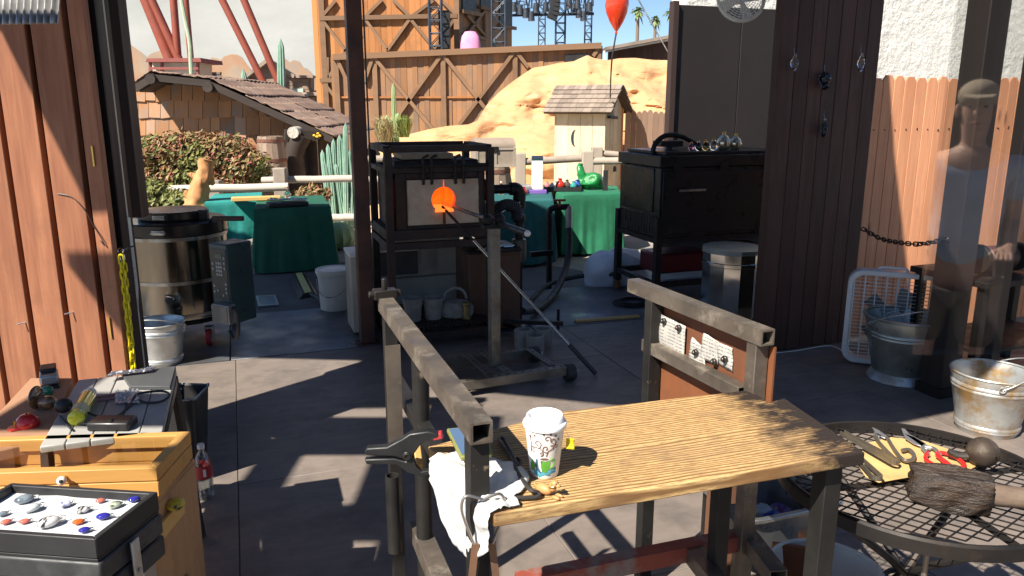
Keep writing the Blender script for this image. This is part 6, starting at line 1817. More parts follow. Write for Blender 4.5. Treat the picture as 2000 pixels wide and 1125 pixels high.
def cs(th, z, off=.0006):                       # point on the cup; th in degrees from the camera side, + to the right
    f = z/h; r_ = rb+(rt_-rb)*f+off
    base = math.atan2(-cp.y, -cp.x)
    a = base + R(th)
    return cp+V((math.cos(a)*r_, math.sin(a)*r_, z))
def decal(name, outline, mat, off=.0006, n=1):
    # fan from centre with subdivisions so it follows the curve
    c0_ = (sum(a for a,b in outline)/len(outline), sum(b for a,b in outline)/len(outline))
    m = MB(); vs=[]; fs=[]; rings=4; k=len(outline)
    vs.append(cs(*c0_, off))
    for r_ in range(1,rings+1):
        for (a,b) in outline: vs.append(cs(c0_[0]+(a-c0_[0])*r_/rings, c0_[1]+(b-c0_[1])*r_/rings, off))
    for i in range(k): fs.append((0,1+i,1+(i+1)%k))
    for r_ in range(rings-1):
        for i in range(k): fs.append((1+r_*k+i, 1+(r_+1)*k+i, 1+(r_+1)*k+(i+1)%k, 1+r_*k+(i+1)%k))
    m.add(vs, fs); return m.build(name, K[mat], body)
K['pgreen'] = M('green_print', (.13,.42,.05), None, .5, rvar=.02); K['pblue'] = M('blue_print', (.10,.42,.55), None, .5, rvar=.02); K['pbrown'] = M('brown_print', (.20,.10,.075), None, .5, rvar=.02); K['pnavy'] = M('navy_print', (.05,.11,.20), None, .5, rvar=.02); K['pwhite'] = M('white_print', (.78,.77,.72), None, .5, rvar=.02)
decal('blue_band', [(-42,.010),(-20,.004),(20,.008),(48,.014),(46,.027),(20,.022),(-10,.019),(-40,.021)], 'pblue', .0005)
decal('green_leaf_print', [(-58,.016),(-40,.018),(-34,.03),(-46,.045),(-58,.03)], 'pgreen', .0005)
decal('mug_shadow', [(-30,.046),(-34,.030),(-28,.020),(-14,.014),(-4,.020),(-10,.048)], 'pnavy', .0007)
decal('mug_print', [(-22,.048),(-20,.028),(-14,.018),(6,.016),(16,.024),(20,.047)], 'pgreen', .0009)
decal('mug_white', [(-23,.049),(-20,.028),(-12,.018),(-8,.018),(-12,.03),(-13,.048)], 'pwhite', .0011)
decal('mug_rim', [(-24+0,.048),(-10,.044),(8,.043),(21,.047),(8,.053),(-10,.053)], 'pwhite', .0012)
decal('mug_coffee', [(-17,.048),(-6,.0455),(8,.0455),(15,.048),(6,.051),(-8,.051)], 'pbrown', .0014)
def line(name, pts, r_, mat):
    m = MB(); m.tube([cs(a,b,.0004) for a,b in [(q.x,q.y) for q in crv([V((a,b*1000,0)) for a,b in pts],6)] if True and (True)] if False else [cs(q.x,q.y/1000,.0003) for q in crv([V((a,b*1000,0)) for a,b in pts],6)], r_, 5); return m.build(name, K[mat], body)
line('mug_handle_print', [(20,.045),(30,.047),(36,.040),(32,.031),(22,.027),(17,.027)], .0016, 'pgreen')
def spiral(c, z, r0_, turns, ph, sgn=1):
    pts = []
    for i in range(14):
        f = i/13; a = ph+sgn*turns*2*PI*f; rr = r0_*(1-f*.85); pts.append((c+math.cos(a)*rr*1.5*1000*.9, z+math.sin(a)*rr))
    return pts
for (c,z,r_,tn,ph,sg) in ((-22,.082,.010,1.1,-1.5,1),(4,.072,.009,1.1,-1.0,-1),(24,.088,.010,1.1,-2,1),(-38,.070,.007,1,-1,-1),(8,.094,.008,1,-.5,1),(38,.074,.007,1,-2.5,-1),(-10,.060,.006,1,-2,1)):
    line('steam_swirl', spiral(c,z,r_,tn,ph,sg), .0010, 'pbrown')
line('steam_swirl', [(-12,.054),(-4,.062),(-14,.072),(-34,.074)], .0010, 'pbrown'); line('steam_swirl', [(6,.054),(12,.066),(24,.072),(40,.086)], .0010, 'pbrown'); line('steam_swirl', [(-50,.058),(-44,.078),(-50,.098)], .0009, 'pbrown')
for (a,b) in ((-46,.096),(-2,.104),(34,.1),(46,.09),(18,.104),(-30,.1)):
    decal('bean_print', [(a+3.2*math.cos(q),b+.0028*math.sin(q)) for q in [2*PI*i/8 for i in range(8)]], 'pbrown')
line('print_word', [(24,.0165),(27,.019),(30,.0165),(33,.019),(36,.0165),(39,.019)], .0006, 'pnavy')
K['yellowtag'] = M('yellow_paper_tag', (.82,.68,.02), None, .6, rvar=.02)
m = MB(); p = cs(86,.085,.004); q_ = V((cp.x,cp.y,0)); m.sheet(lambda i,j: p+V((.002+.017*i, -.004-.004*i+.003*math.sin(j*3), -.002-.024*j)), 4, 6); tg = m.build('tea_tag', K['yellowtag'], t, solid=.0006)
m = MB(); m.tube([cs(80,.112,.002), cs(84,.1,.003), p+V((.008,-.004,-.002))], .0005, 4); m.build('tag_string', K['pwhite'], tg)
# phone, cloth
K['cloth'] = M('white_cotton_rag', (.56,.55,.53), (.47,.46,.445), .9, 0, 7, bump=.35, bscale=25, bd=.006)
cl = MB()
e0, e1_ = g(850,893,ZB+.004), g(968,1000,ZB+.004)
def clothfn(i, j):
    # i along the left edge of the plank, j across: on top first, then hanging
    q = e0.lerp(e1_, i)
    ins = (br_-bl_).normalized(); ins = V((ins.x,ins.y,0))
    w_ = .05+.09*math.sin(PI*min(1,i*1.1))*(.6+.7*i)
    hang = .03+.115*math.sin(PI*(.06+.80*i))
    s = j*(w_+hang)-w_                          # <0 on top, >0 hanging
    wr = .012*noise.noise(V((i*6,j*6,1)))+.006*noise.noise(V((i*15,j*13,4)))
    if s < 0: return q - ins*s*1.0 + Z*(.003+abs(wr)*1.4)
    return q - ins*(.008+.02*s+wr*1.6+.006) - Z*s + V((wr,0,0))
cl.sheet(clothfn, 34, 36); tag(cl.build('white_rag', K['cloth'], smooth=R(70), solid=.001), 'crumpled white rag draped over the bench end under the phone', 'rag')
K['olive'] = M('olive_phone_case', (.21,.22,.06), (.17,.18,.05), .5); K['screen'] = M('phone_screen', (.10,.17,.29), (.08,.14,.25), .08, 0, 2, spec=.8, rvar=.02)
pz = ZB+.032
t = thing('smartphone', 'phone in an olive case lying on the rag behind the rail end', 'phone', g(905,862,pz))
P4 = [g(872,836,pz), g(948,830,pz), g(962,884,pz), g(900,892,pz)]
def inset(P, f): c_ = sum(P,V((0,0,0)))/4; return [p+(c_-p)*f for p in P]
m = MB(); m.prism([p-Z*.0 for p in P4], (0,0,-.012)); ob = m.build('case', K['olive'], t, bevel=.004, seg=3)
m = MB(); m.prism([p+Z*.0012 for p in inset(P4,.10)], (0,0,-.001)); m.build('screen', K['screen'], t, bevel=.0004)
# spring clamp on the left end of the plank
K['clampblack'] = M('black_nylon', (.010,.0105,.011), (.015,.0155,.016), .42, 0, 20, bump=.15, bscale=120, bd=.0006)
ck = g(806, 885, ZB+.01)
t = thing('spring_clamp', 'black spring clamp with a red pad gripping the bench end', 'clamp', ck)
kx = V((-1,.05,0)).normalized(); 
ax = (ck - g(720,885,ZB+.01)).normalized()
sc_ = .0010
def ck_p(px, py, off=0): r_ = ray(px,py); tt = (ck.y+off - 0)/r_.y; return V((0,0,EYE))+r_*tt
def blade2(pts, th, nm, mat='clampblack'):
    m = MB(); m.prism([ck_p(x,y,-th/2) for x,y in pts], (0,th,0)); return m.build(nm, K[mat], t, bevel=.003)
blade2([(711,884),(716,876),(755,874),(785,858),(800,848),(835,843),(858,848),(856,856),(838,860),(822,868),(808,888),(790,898),(770,892),(716,890)], .022, 'upper_jaw')
blade2([(711,898),(770,896),(792,902),(806,892),(812,912),(822,922),(845,918),(838,930),(818,930),(796,924),(775,908),(716,908)], .018, 'lower_jaw')
m = MB(); p = ck_p(795,892,-.014); m.cyl(p, p+V((0,.028,0)), .0105, n=18); m.build('pivot', K['clampblack'], t, bevel=.002)
m = MB(); p = ck_p(795,892,-.016); m.torus(p, .006,.0016,(V((1,0,0)),Z,V((0,1,0))),14,5); m.build('pivot_ring', K['black_steel'], t)
blade2([(842,850),(862,846),(866,858),(846,862)], .02, 'red_pad', 'red_rubber')
m = MB(); m.prism([g(806,862,ZB+.0), g(820,858,ZB), g(826,904,ZB-.04), g(814,910,ZB-.04)], (0,0,-.012)); tag(m.build('wood_shim', K['pine'], bevel=.002), 'thin wood shim pinched in the black clamp', 'shim')
# bent iron hook
K['iron'] = M('forged_iron', (.055,.05,.046), (.085,.075,.065), .5, .5, 12)
hz = ZB+.008
m = MB(); m.tube(crv([g(1010,895,hz), g(1018,902,hz), g(1012,912,hz), g(1004,896,hz), g(990,868,hz), g(983,856,hz), g(976,858,hz), g(978,866,hz+.004), g(992,885,hz), g(1004,908,hz), g(1016,930,hz+.004), g(1034,955,hz+.01), g(1052,962,hz+.004), g(1050,970,hz), g(1028,972,hz), g(1006,972,hz)],5), .0042, 8)
tag(m.build('iron_hook', K['iron']), 'bent black iron hook lying on the plank beside the cup', 'hook')
# small dog figurine
K['tan'] = M('tan_ceramic', (.55,.29,.11), (.47,.24,.09), .4, 0, 12)
dp = g(1072, 968, ZB)
t = thing('dog_figurine', 'small tan dog figurine with a collar at the foot of the cup', 'figurine', dp)
m = MB()
yy_ = V((-.75,.55,0)).normalized(); xx_ = V((yy_.y,-yy_.x,0))
def dg(a,b,z): return dp+(-yy_)*a+xx_*b+Z*z
m.ell(dg(-.012,0,.011),.019,.011,.011,16,10,(-yy_,xx_,Z)); m.ell(dg(.008,0,.021),.009,.008,.010,14,9,(-yy_,xx_,Z)); m.ell(dg(.013,0,.030),.0085,.0075,.0075,14,9,(-yy_,xx_,Z)); m.ell(dg(.021,0,.0275),.006,.0045,.004,12,8,(-yy_,xx_,Z))
for s in (-1,1):
    m.ell(dg(.009,s*.0075,.0285),.0035,.002,.006,10,7,(-yy_,xx_,Z)); m.ell(dg(.020,s*.006,.004),.010,.0035,.0038,10,7,(-yy_,xx_,Z)); m.ell(dg(-.02,s*.010,.005),.010,.004,.005,10,7,(-yy_,xx_,Z))
m.tube([dg(-.028,0,.012),dg(-.036,.003,.012),dg(-.04,.008,.016)],[.003,.002,.001],6)
m.build('body', K['tan'], t, smooth=R(80))
m = MB(); m.torus(dg(.0095,0,.024),.0088,.0018,(xx_,(-yy_+Z*.4).normalized(),Z),16,6); m.build('collar', K['brass'], t)
m = MB(); m.ell(dg(.0268,0,.0285),.0014,.0018,.0014,8,6); m.build('nose', K['matt_black'], t)
for s in (-1,1):
    m = MB(); m.ell(dg(.0195,s*.0042,.0325),.0012,.0012,.0012,8,6); m.build('eye', K['matt_black'], t)
# glassblowing jacks hung on the near left leg
K['rustblade'] = M('rusty_blade', (.24,.13,.075), (.17,.095,.06), .5, .4, 12)
lp_ = r0+rd*.035
t = thing('glass_jacks', 'rusty pair of jacks hanging on the near bench leg', 'jacks', V((lp_.x,lp_.y,.5)))
base = V((lp_.x,lp_.y,0))-rd*.04
hx = V((1,.12,0)).normalized()
for s in (-1, 1):
    m = MB(); m.tube(crv([base+Z*.965, base+hx*s*.032+Z*.975, base+hx*s*.042+Z*.95, base+hx*s*.032+Z*.91, base+hx*s*.018+Z*.87],5), .003, 7); m.build('spring_handle', K['pipe_steel'], t)
    m = MB(); m.beam(base+hx*s*.016+Z*.872, base+hx*s*.030+Z*.74, .004, .014, hx); m.build('blade', K['rustblade'], t)
    m = MB(); m.cyl(base+hx*s*.030+Z*.742, base+hx*s*.038+Z*.60, .0025, .0015, 6); m.build('blade_tip', K['rustblade'], t)

# ================================================================ round mesh table with tools
ZT = .70
tc_ = V((1.13, 1.98, ZT)); RT = .375
t = thing('round_mesh_table', 'round black metal mesh table on crossed legs at the right', 'table', (tc_.x, tc_.y, 0))
m = MB(); m.shell([(RT-.012,-.034),(RT,-.034),(RT,0),(RT-.006,.006),(RT-.014,.004),(RT-.014,-.034)], 56, tc_); m.build('rim', K['black_steel'], t)
m = MB()
n_ = 30; px_ = 2*RT/n_
def zig(yc, ph):
    pts = []
    k_ = 28; stp = 2*RT/k_
    for i in range(k_+1):
        x = -RT+i*stp; y = yc + (.5 if (i+ph) % 2 else -.5)*px_*.80
        if x*x+y*y < (RT-.012)**2: pts.append(V((x,y,0)))
        else:
            if len(pts) > 1: yield pts
            pts = []
    if len(pts) > 1: yield pts
for r_ in range(-16,17):
    for pts in zig(r_*px_*.80, r_ % 2):
        for a, b in zip(pts, pts[1:]):
            m.beam(tc_+a+Z*-.004, tc_+b+Z*-.004, .0034, .003)
m.build('mesh_top', K['black_steel'], t)
for a0 in (.5, 2.1, 3.6, 5.2):
    e = V((math.cos(a0),math.sin(a0),0)); m = MB(); m.tube(crv([tc_+e*(RT-.03)-Z*.03, tc_-e*.02-Z*.33, tc_-e*.22-Z*.69],4), .011, 8); m.build('leg', K['black_steel'], t)
m = MB(); m.torus(tc_-Z*.33,.05,.008,None,16,6); m.build('leg_ring', K['black_steel'], t)
for a0 in (.2,1.77):
    e = V((math.cos(a0),math.sin(a0),0)); m = MB(); m.beam(tc_-e*(RT-.02)-Z*.015, tc_+e*(RT-.02)-Z*.015, .02,.008); m.build('support_bar', K['black_steel'], t)
K['leather'] = M('yellow_leather', (.60,.40,.16), (.52,.33,.13), .75, 0, 8, bump=.25, dirt=(.42,.25,.10), dscale=9, dlo=.56, dhi=.72)
zl = ZT+.006
LP = [(1690,868),(1740,856),(1800,862),(1850,878),(1885,895),(1920,905),(1895,918),(1820,926),(1760,936),(1716,944),(1690,932),(1672,905)]
m = MB(); m.prism([g(x,y,zl) for x,y in LP], (0,0,.004)); tag(m.build('leather_pad', K['leather'], bevel=.0015), 'yellow leather pad under the hand tools on the mesh table', 'pad')
zs = zl+.012
def shears(lab, blades, loops, hm, handle, nm='shears'):
    t_ = thing(nm, lab, 'shears', g(*loops[0][0], zs))
    for pts, w in blades:
        m = MB(); m.prism([g(x,y,zs) for x,y in pts], (0,0,.004)); m.build('blade', K['steelgrey'], t_, bevel=.0008, seg=1)
    for pts in handle:
        m = MB(); m.tube(crv([g(x,y,zs+.004) for x,y in pts],4), .0052, 8); m.build('shank', K[hm] if hm=='iron2' else K['steelgrey'], t_)
    for pts in loops:
        m = MB(); m.tube(crv([g(x,y,zs+.004) for x,y in pts],4), .0058, 8); m.build('finger_loop', K[hm], t_)
    return t_
K['iron2'] = M('worn_iron', (.26,.225,.17), (.18,.155,.12), .4, .7, 10); K['redgrip'] = M('red_vinyl_grip', (.60,.02,.02), (.52,.018,.018), .35)
shears('plain iron shears with open loops on the leather pad', [([(1703,836),(1716,842),(1736,856),(1728,858),(1712,851)],0),([(1706,845),(1722,853),(1716,856)],0)],
       [[(1762,880),(1774,878),(1784,886),(1783,897),(1768,900),(1758,893)], ], 'iron2', [[(1733,855),(1745,875),(1758,893)],[(1708,852),(1722,870),(1745,893),(1757,899)]])
tt_ = shears('red handled shears lying open on the leather pad', [([(1760,838),(1768,840),(1776,850),(1792,858),(1808,868),(1800,874),(1784,868),(1768,858)],0),([(1764,848),(1786,856),(1812,872),(1818,880),(1806,878)],0)],
       [[(1830,884),(1850,886),(1872,896),(1884,910),(1868,914),(1848,906),(1830,886)], [(1812,884),(1808,896),(1824,908),(1846,917),(1858,914),(1850,904),(1830,890)]], 'redgrip', [[(1806,872),(1824,876),(1836,888)],[(1800,874),(1808,882),(1814,888)]])
def tongs(lab, pts, w):
    t_ = thing('steel_tongs', lab, 'tongs', g(*pts[0], zs))
    (ax_,ay_),(bx_,by_) = pts
    A_, B_ = g(ax_,ay_,zs+.014), g(bx_,by_,zs+.014)
    dr_ = (B_-A_).normalized(); sd_ = V((-dr_.y,dr_.x,0))
    for s in (-1,1):
        m = MB(); m.beam(A_+sd_*s*.008, B_+sd_*s*.013, .003, .013); m.build('arm', K['iron2'], t_)
    m = MB(); k_=8
    pts_ = [B_+sd_*.013*math.cos(PI*i/k_)+dr_*.016*math.sin(PI*i/k_) for i in range(k_+1)]
    for a,b in zip(pts_,pts_[1:]): m.beam(a,b,.003,.013)
    m.build('spring_bend', K['iron2'], t_)
tongs('long steel tweezers leaning from the bench plank onto the leather pad', ((1645,845),(1745,900)), .02)
tongs('shorter steel tweezers at the front corner of the leather pad', ((1680,898),(1712,930)), .02)
# charred block with handle
K['char'] = M('charred_wet_wood', (.022,.016,.013), (.05,.03,.018), .38, 0, 9, (1,5,5), bump=.9, bscale=14, bd=.012, dirt=(.14,.085,.04), dscale=6, dlo=.58, dhi=.72)
K['handlewood'] = grainwood('old_handle_wood', (.20,.145,.105), (.115,.08,.06), 0, 30, .6, (.10,.07,.05), .75, .05, .4, dscale=9)
bz = ZT+.004
bcx = g(1850, 985, bz)
t = thing('charred_block', 'wet charred wooden block with a round handle on the mesh table', 'wood block', bcx, R(-22))
m = MB(); m.ell((0,0,.045), .13,.074,.062, 60, 30)
m.v = [V((p.x*(1+.10*noise.noise(V((p.y*22,p.z*22,0)))), p.y*1.02, max(0.0, p.z*(1+.10*noise.noise(V((p.x*3,p.y*46,p.z*30))))))) + V((noise.noise(p*26),noise.noise(p*26+V((4,0,0))),noise.noise(V((p.x*6,p.y*60,p.z*24)))))*.010 for p in m.v]
m.v = [V((math.copysign(min(abs(p.x),.088+.016*noise.noise(p*30)),p.x),math.copysign(min(abs(p.y),.058+.01*noise.noise(p*25)),p.y),max(0,min(p.z,.088+.014*noise.noise(V((p.x*9,p.y*55,0))))))) for p in m.v]
m.build('head', K['char'], t, world=False, smooth=R(50))
m = MB(); m.tube(crv([(.07,0,.045),(.16,.01,.045),(.30,.03,.05)],4), [.032,.03,.028,.027,.027,.026,.025,.024,.022], 14); m.build('handle', K['handlewood'], t, world=False)
m = MB(); p = g(1918,905,ZT+.0); p = g(1915,912,ZT+.002)
t = thing('iron_ball_tool', 'dark round iron ball on a short stem behind the charred block', 'tool', p)
m = MB(); m.ell(p+Z*.045,.043,.043,.043,24,16); m.build('ball', M('dark_bronze',(.04,.03,.024),(.07,.05,.036),.55,.3,14,bump=.5,bscale=50,bd=.003,dirt=(.12,.09,.06),dscale=16,dlo=.55,dhi=.7), t, smooth=R(80))
m = MB(); m.tube(crv([p+V((-.03,.0,.035)), p+V((-.06,.01,.03)), p+V((-.085,.02,.04))],4), .009, 8); m.build('stem', K['iron'], t)
m = MB(); m.cyl(p+V((.01,-.042,.05)), p+V((.01,-.046,.05)), .003, n=8); m.build('pin', K['chrome'], t)
# brass spigot under the table
t = thing('brass_spigot', 'thin brass spigot rod standing under the mesh table', 'spigot', V((1.03,1.72,0)))
p = V((1.03,1.72,0)); m = MB(); m.cyl(p, p+Z*.64, .007, n=8); m.build('rod', K['iron2'], t)
m = MB(); m.lathe([(.012,.40),(.016,.41),(.012,.43),(.018,.44),(.012,.46)],14,p); m.build('collar', K['brass'], t)

# ---------------------------------------------------------------- sink of glass scraps, bucket below
K['sink'] = M('brushed_stainless', (.50,.50,.48), (.42,.42,.40), .3, .9, 6, (1,8,1))
sk = g(1500, 1005, .20)
t = thing('steel_basin', 'stainless basin of coloured glass scraps on the deck behind the bench', 'basin', (sk.x, sk.y, 0), AZ)
o2 = rrect(.46,.34,.07,0); i2 = rrect(.42,.30,.06,0); b2 = rrect(.38,.26,.05,0)
k = len(o2); m = MB()
vs = [V((x,y,.30)) for x,y in o2]+[V((x,y,.30)) for x,y in i2]+[V((x,y,.12)) for x,y in b2]+[V((x,y,.285)) for x,y in o2]
fs = []
for a in range(k):
    b = (a+1)%k; fs += [(a,b,k+b,k+a),(k+a,k+b,2*k+b,2*k+a),(3*k+a,3*k+b,b,a)]
fs.append(tuple(range(2*k,3*k)))
m.add(vs, fs); m.build('bowl', K['sink'], t, world=False, bevel=.004)
for (x,y) in ((-.19,-.13),(.19,-.13),(-.19,.13),(.19,.13)):
    m = MB(); m.cyl((x,y,0),(x,y,.284),.012,n=8); m.build('leg', K['leg_steel'], t, world=False)
gcol = [('blue', (.02,.10,.38),'gblue'),('teal',(.0,.2,.2),'gteal'),('amber',(.5,.2,.04),'gamber'),('clear',(.6,.65,.65),'ggrey'),('violet',(.12,.05,.2),'gviolet')]
K['gamber'] = gl('amber_scrap', (.42,.17,.05)); K['gviolet'] = gl('violet_scrap', (.12,.06,.22))
Mt = mw(t)
for i in range(16):
    nm_, _, mt = gcol[i % 5]
    x, y = -.15+.3*((i*37) % 16)/15, -.10+.2*((i*23) % 11)/10
    p = Mt @ V((x,y,.122+.012*(i % 3)))
    m = MB(); s = random.uniform(.022,.045); m.ell(p+Z*s*.7, s*1.3,s*.9,s*.75, 9, 6, basis(V((random.uniform(-1,1),random.uniform(-1,1),.2)), Z))
    m.v = [q+V((noise.noise(q*40),noise.noise(q*40+V((5,0,0))),noise.noise(q*40+V((0,5,0)))))*.016 for q in m.v]
    m.v = [V((q.x,q.y,max(q.z,p.z+.0005))) for q in m.v]
    tag(m.build('glass_scrap', K[mt], smooth=0), '%s glass scrap heaped in the steel basin' % nm_, 'glass scrap', 'glass scraps in the basin')
m = MB(); p = g(1572,1055,.30); m.cyl(p-Z*.3+V((0,0,.0)), p+Z*.03, .022, n=16); tag(m.build('wood_dowel', K['drift'], bevel=.003), 'round wooden dowel standing at the basin corner', 'dowel')
m = MB(); a, b = g(1388,950,.42), g(1448,942,.42); m.prism([V((a.x,a.y,.0)), V((b.x,b.y,0)), V((b.x,b.y,.84)), V((a.x,a.y,.84))], W*.02); tag(m.build('brown_board', K['cab']), 'upright brown board under the bench plank behind the basin', 'board')
c = g(1612, 1112, .40); c = V((c.x,c.y,.03))
t = bucket('white plastic bucket cut by the bottom edge below the bench', c, .125, .155, .37, K['white_plastic'], rings=(.86,), handle=False, name='plastic_bucket')
m = MB(); a, b = g(1515,1062,.40), g(1600,1075,.40); m.prism([V((a.x,a.y,.0)), V((b.x,b.y,0)), V((b.x,b.y,.40)), V((a.x,a.y,.40))], W*.015); tag(m.build('red_brown_board', K['rust_panel']), 'rusty brown board standing behind the white bucket', 'board')
m = MB(); p = V((c.x,c.y,0)); m.lathe([(.15,0),(.15,.029)],24,p); tag(m.build('bucket_dolly', K['black_plastic']), 'round black dolly under the white bucket', 'dolly')

# ================================================================ display corner, lower left
K['honey'] = grainwood('honey_pine', (.60,.33,.10), (.46,.235,.065), 0, 22, .7, None, .42, .08, .1)
K['ply'] = grainwood('raw_plywood', (.46,.27,.13), (.36,.20,.095), 2, 16, .7, (.30,.165,.08), .6, .1, .15)
K['pane'] = M('display_glass', (1,1,1), None, .04)
def clearpane(name, tint=(.97,.97,.95), gl_=.10):
    m = bpy.data.materials.new(name); m.use_nodes = True; nt = m.node_tree; nt.nodes.clear()
    out = nt.nodes.new('ShaderNodeOutputMaterial'); mx = nt.nodes.new('ShaderNodeMixShader'); tr = nt.nodes.new('ShaderNodeBsdfTransparent'); gs = nt.nodes.new('ShaderNodeBsdfGlossy')
    tr.inputs[0].default_value = rgb(*tint); gs.inputs['Roughness'].default_value = .02
    lw = nt.nodes.new('ShaderNodeLayerWeight'); lw.inputs[0].default_value = .35
    nt.links.new(rng(nt, lw.outputs['Fresnel'], 0, 1, gl_*.6, min(1,gl_*4)), mx.inputs[0])
    nt.links.new(tr.outputs[0], mx.inputs[1]); nt.links.new(gs.outputs[0], mx.inputs[2]); nt.links.new(mx.outputs[0], out.inputs['Surface'])
    return m
K['pane'] = clearpane('display_glass', (.97,.97,.95), .035)
def quad(a, b, c_, z0, z1):                  # a right-back, b right-front, c left-back -> four corners
    e = b-a
    return [V((p.x,p.y,z0)) for p in (c_+e, b, a, c_)]       # front left, front right, back right, back left
def slabq(P, z0, z1, name, mat, par, bev=.004):
    m = MB(); m.prism([V((p.x,p.y,z0)) for p in P], (0,0,z1-z0)); return m.build(name, mat, par, bevel=bev)
# plywood carcass
t = thing('plywood_cabinet', 'open fronted plywood cabinet under the pine display case', 'cabinet', (-1.4,1.95,0))
x1, x0, y0, y1 = -1.005, -1.75, 1.80, 2.26
m = MB(); m.bx(x1-.016,x1,y0,y1,.02,.60); m.build('side_panel', K['ply'], t, bevel=.002)
m = MB(); m.bx(x0,x0+.016,y0,y1,.02,.60); m.build('side_panel', K['ply'], t, bevel=.002)
m = MB(); m.bx(x0,x1,y0,y1,.601,.617); m.build('top', K['ply'], t, bevel=.002)
m = MB(); m.bx(x0+.017,x1-.017,y1-.016,y1,.02,.60); m.build('back_panel', K['ply'], t)
for z in (.05,.33):
    m = MB(); m.bx(x0+.017,x1-.017,y0+.01,y1-.017,z,z+.016); m.build('shelf', K['ply'], t)
for (y_,z_,w_,h_) in ((2.0,.50,.26,.05),(1.86,.46,.16,.03)):
    m = MB(); m.bx(x1+.001,x1+.014,y_-w_/2,y_+w_/2,z_,z_+h_); m.build('cleat', K['pine'], t, bevel=.002)
m = MB(); m.bx(x1+.001,x1+.012,1.84,2.12,.10,.30); m.build('lower_panel', K['ply'], t, bevel=.002)
# pine display case
a, b, c_ = g(372,842,.72), g(306,914,.72), g(90,850,.72)
left = (c_-a).normalized(); c_ = a+left*.66
P = quad(a,b,c_,0,0)
t = thing('display_case', 'honey pine display case with glass lid and a white eyeball knob', 'display case', (sum(P,V((0,0,0)))/4).to_3d().xy.to_3d()+V((0,0,.62)))
cc = sum(P,V((0,0,0)))/4
def ring(P, z0, z1, w, nm, mat, par):
    ins = []
    n = len(P)
    for i in range(n):
        p, q, r_ = P[i-1], P[i], P[(i+1)%n]
        d1 = (p-q); d1.z = 0; d1.normalize(); d2 = (r_-q); d2.z = 0; d2.normalize(); ins.append(q+d1*w+d2*w)
    for i in range(n):
        j = (i+1)%n
        m = MB(); m.prism([V((x.x,x.y,z0)) for x in (P[i],P[j],ins[j],ins[i])], (0,0,z1-z0)); m.build(nm, mat, par, bevel=.0025)
    return ins
slabq([p+(cc-p)*.02 for p in P], .62, .63, 'bottom', K['honey'], t)
ring(P, .6315, .678, .018, 'case_side', K['honey'], t)
ins = ring(P, .680, .72, .030, 'lid_frame', K['honey'], t)
m = MB(); m.prism([V((p.x,p.y,.712)) for p in ins], (0,0,.003)); m.build('glass_lid', K['pane'], t)
kp = P[0].lerp(P[1], .72); kd = (P[1]-P[2]); kd.z=0; kd.normalize()
kp = g(130,938,.69); 
fdir = (P[1]-P[0]).normalized(); fn = V((fdir.y,-fdir.x,0))
base = P[0]+fdir*((kp-P[0]).dot(fdir)); base = V((base.x,base.y,.701))
m = MB(); m.cyl(base, base+fn*.014, .006, n=10); m.build('knob_stem', K['brass'], t)
m = MB(); m.ell(base+fn*.022,.0125,.0125,.0125,18,12); kn = m.build('knob', K['white_paint'], t, smooth=R(80))
m = MB(); m.ell(base+fn*.0315+V((.003,0,.003)),.006,.004,.006,14,8); m.build('pupil', K['matt_black'], kn, smooth=R(80))
K['gcobalt'] = gl('cobalt_glass', (.05,.04,.30))
for (x,y,lab) in ((176,884,'small violet blue glass bead in the pine case, left of a pair'),(196,885,'small violet blue glass bead in the pine case, right of a pair'),(328,862,'pale blue glass bead near the case hinge side')):
    p = g(x,y,.632); p = V((p.x,p.y,.6305)); m = MB(); m.ell(p+Z*.007,.011,.009,.007,16,9); tag(m.build('glass_bead', K['gcobalt'] if x < 300 else K['ggrey'], smooth=R(80)), lab, 'bead')
# ladder body with raised letters
TZ = .76
a, b, c_ = g(308,960,TZ), g(186,1053,TZ), g(64,945,TZ)
left = (c_-a).normalized(); c_ = a+left*.40
P = quad(a,b,c_,0,0); cc = sum(P,V((0,0,0)))/4
K['ladder_pl'] = M('ladder_black_plastic', (.028,.029,.030), (.04,.041,.042), .5, 0, 14, bump=.3, bscale=60, bd=.001, dirt=(.09,.09,.088), dscale=6)
t = thing('step_ladder', 'black plastic topped step ladder with raised lettering under the pendant tray', 'ladder', V((cc.x,cc.y,0)))
Q = [cc+(p-cc)*1.02 for p in P]
slabq(Q, .645, .700, 'top_cap', K['ladder_pl'], t, .006)
fdir = (Q[1]-Q[0]).normalized(); fn = V((fdir.y,-fdir.x,0)); bk = -fn
Q2 = [p - fn*.0 for p in Q]
Q2[0] = Q[0]+fn*.05; Q2[1] = Q[1]+fn*.05
slabq(Q2, .585, .640, 'step', K['ladder_pl'], t, .006)
for p in (Q[0]+fdir*.03, Q[1]-fdir*.03):
    for s, e in ((0,.10),(1,-.12)):
        q = p - fn*.20 if s else p+fn*.03
        m = MB(); m.beam(V((q.x,q.y,.60)), V((q.x,q.y,0))+fn*(e*.8 if e > 0 else 0), .05, .025, fdir); m.build('leg', K['steelgrey'], t)
K['emboss'] = M('embossed_plastic', (.055,.056,.058), None, .35)
tx = bpy.data.curves.new('ladder_lettering', 'FONT'); tx.body = 'LA LADDERS'; tx.size = .032; tx.extrude = .0012; tx.align_x = 'RIGHT'
tmp = bpy.data.objects.new('lettering_source', tx); COL.objects.link(tmp)
bpy.context.view_layer.update()
tme = bpy.data.meshes.new_from_object(tmp.evaluated_get(bpy.context.evaluated_depsgraph_get()))
bpy.data.objects.remove(tmp)
to = bpy.data.objects.new('raised_lettering', tme); COL.objects.link(to); tme.materials.clear(); tme.materials.append(K['emboss']); to.parent = t
xx, yy3 = fdir, fn*-1
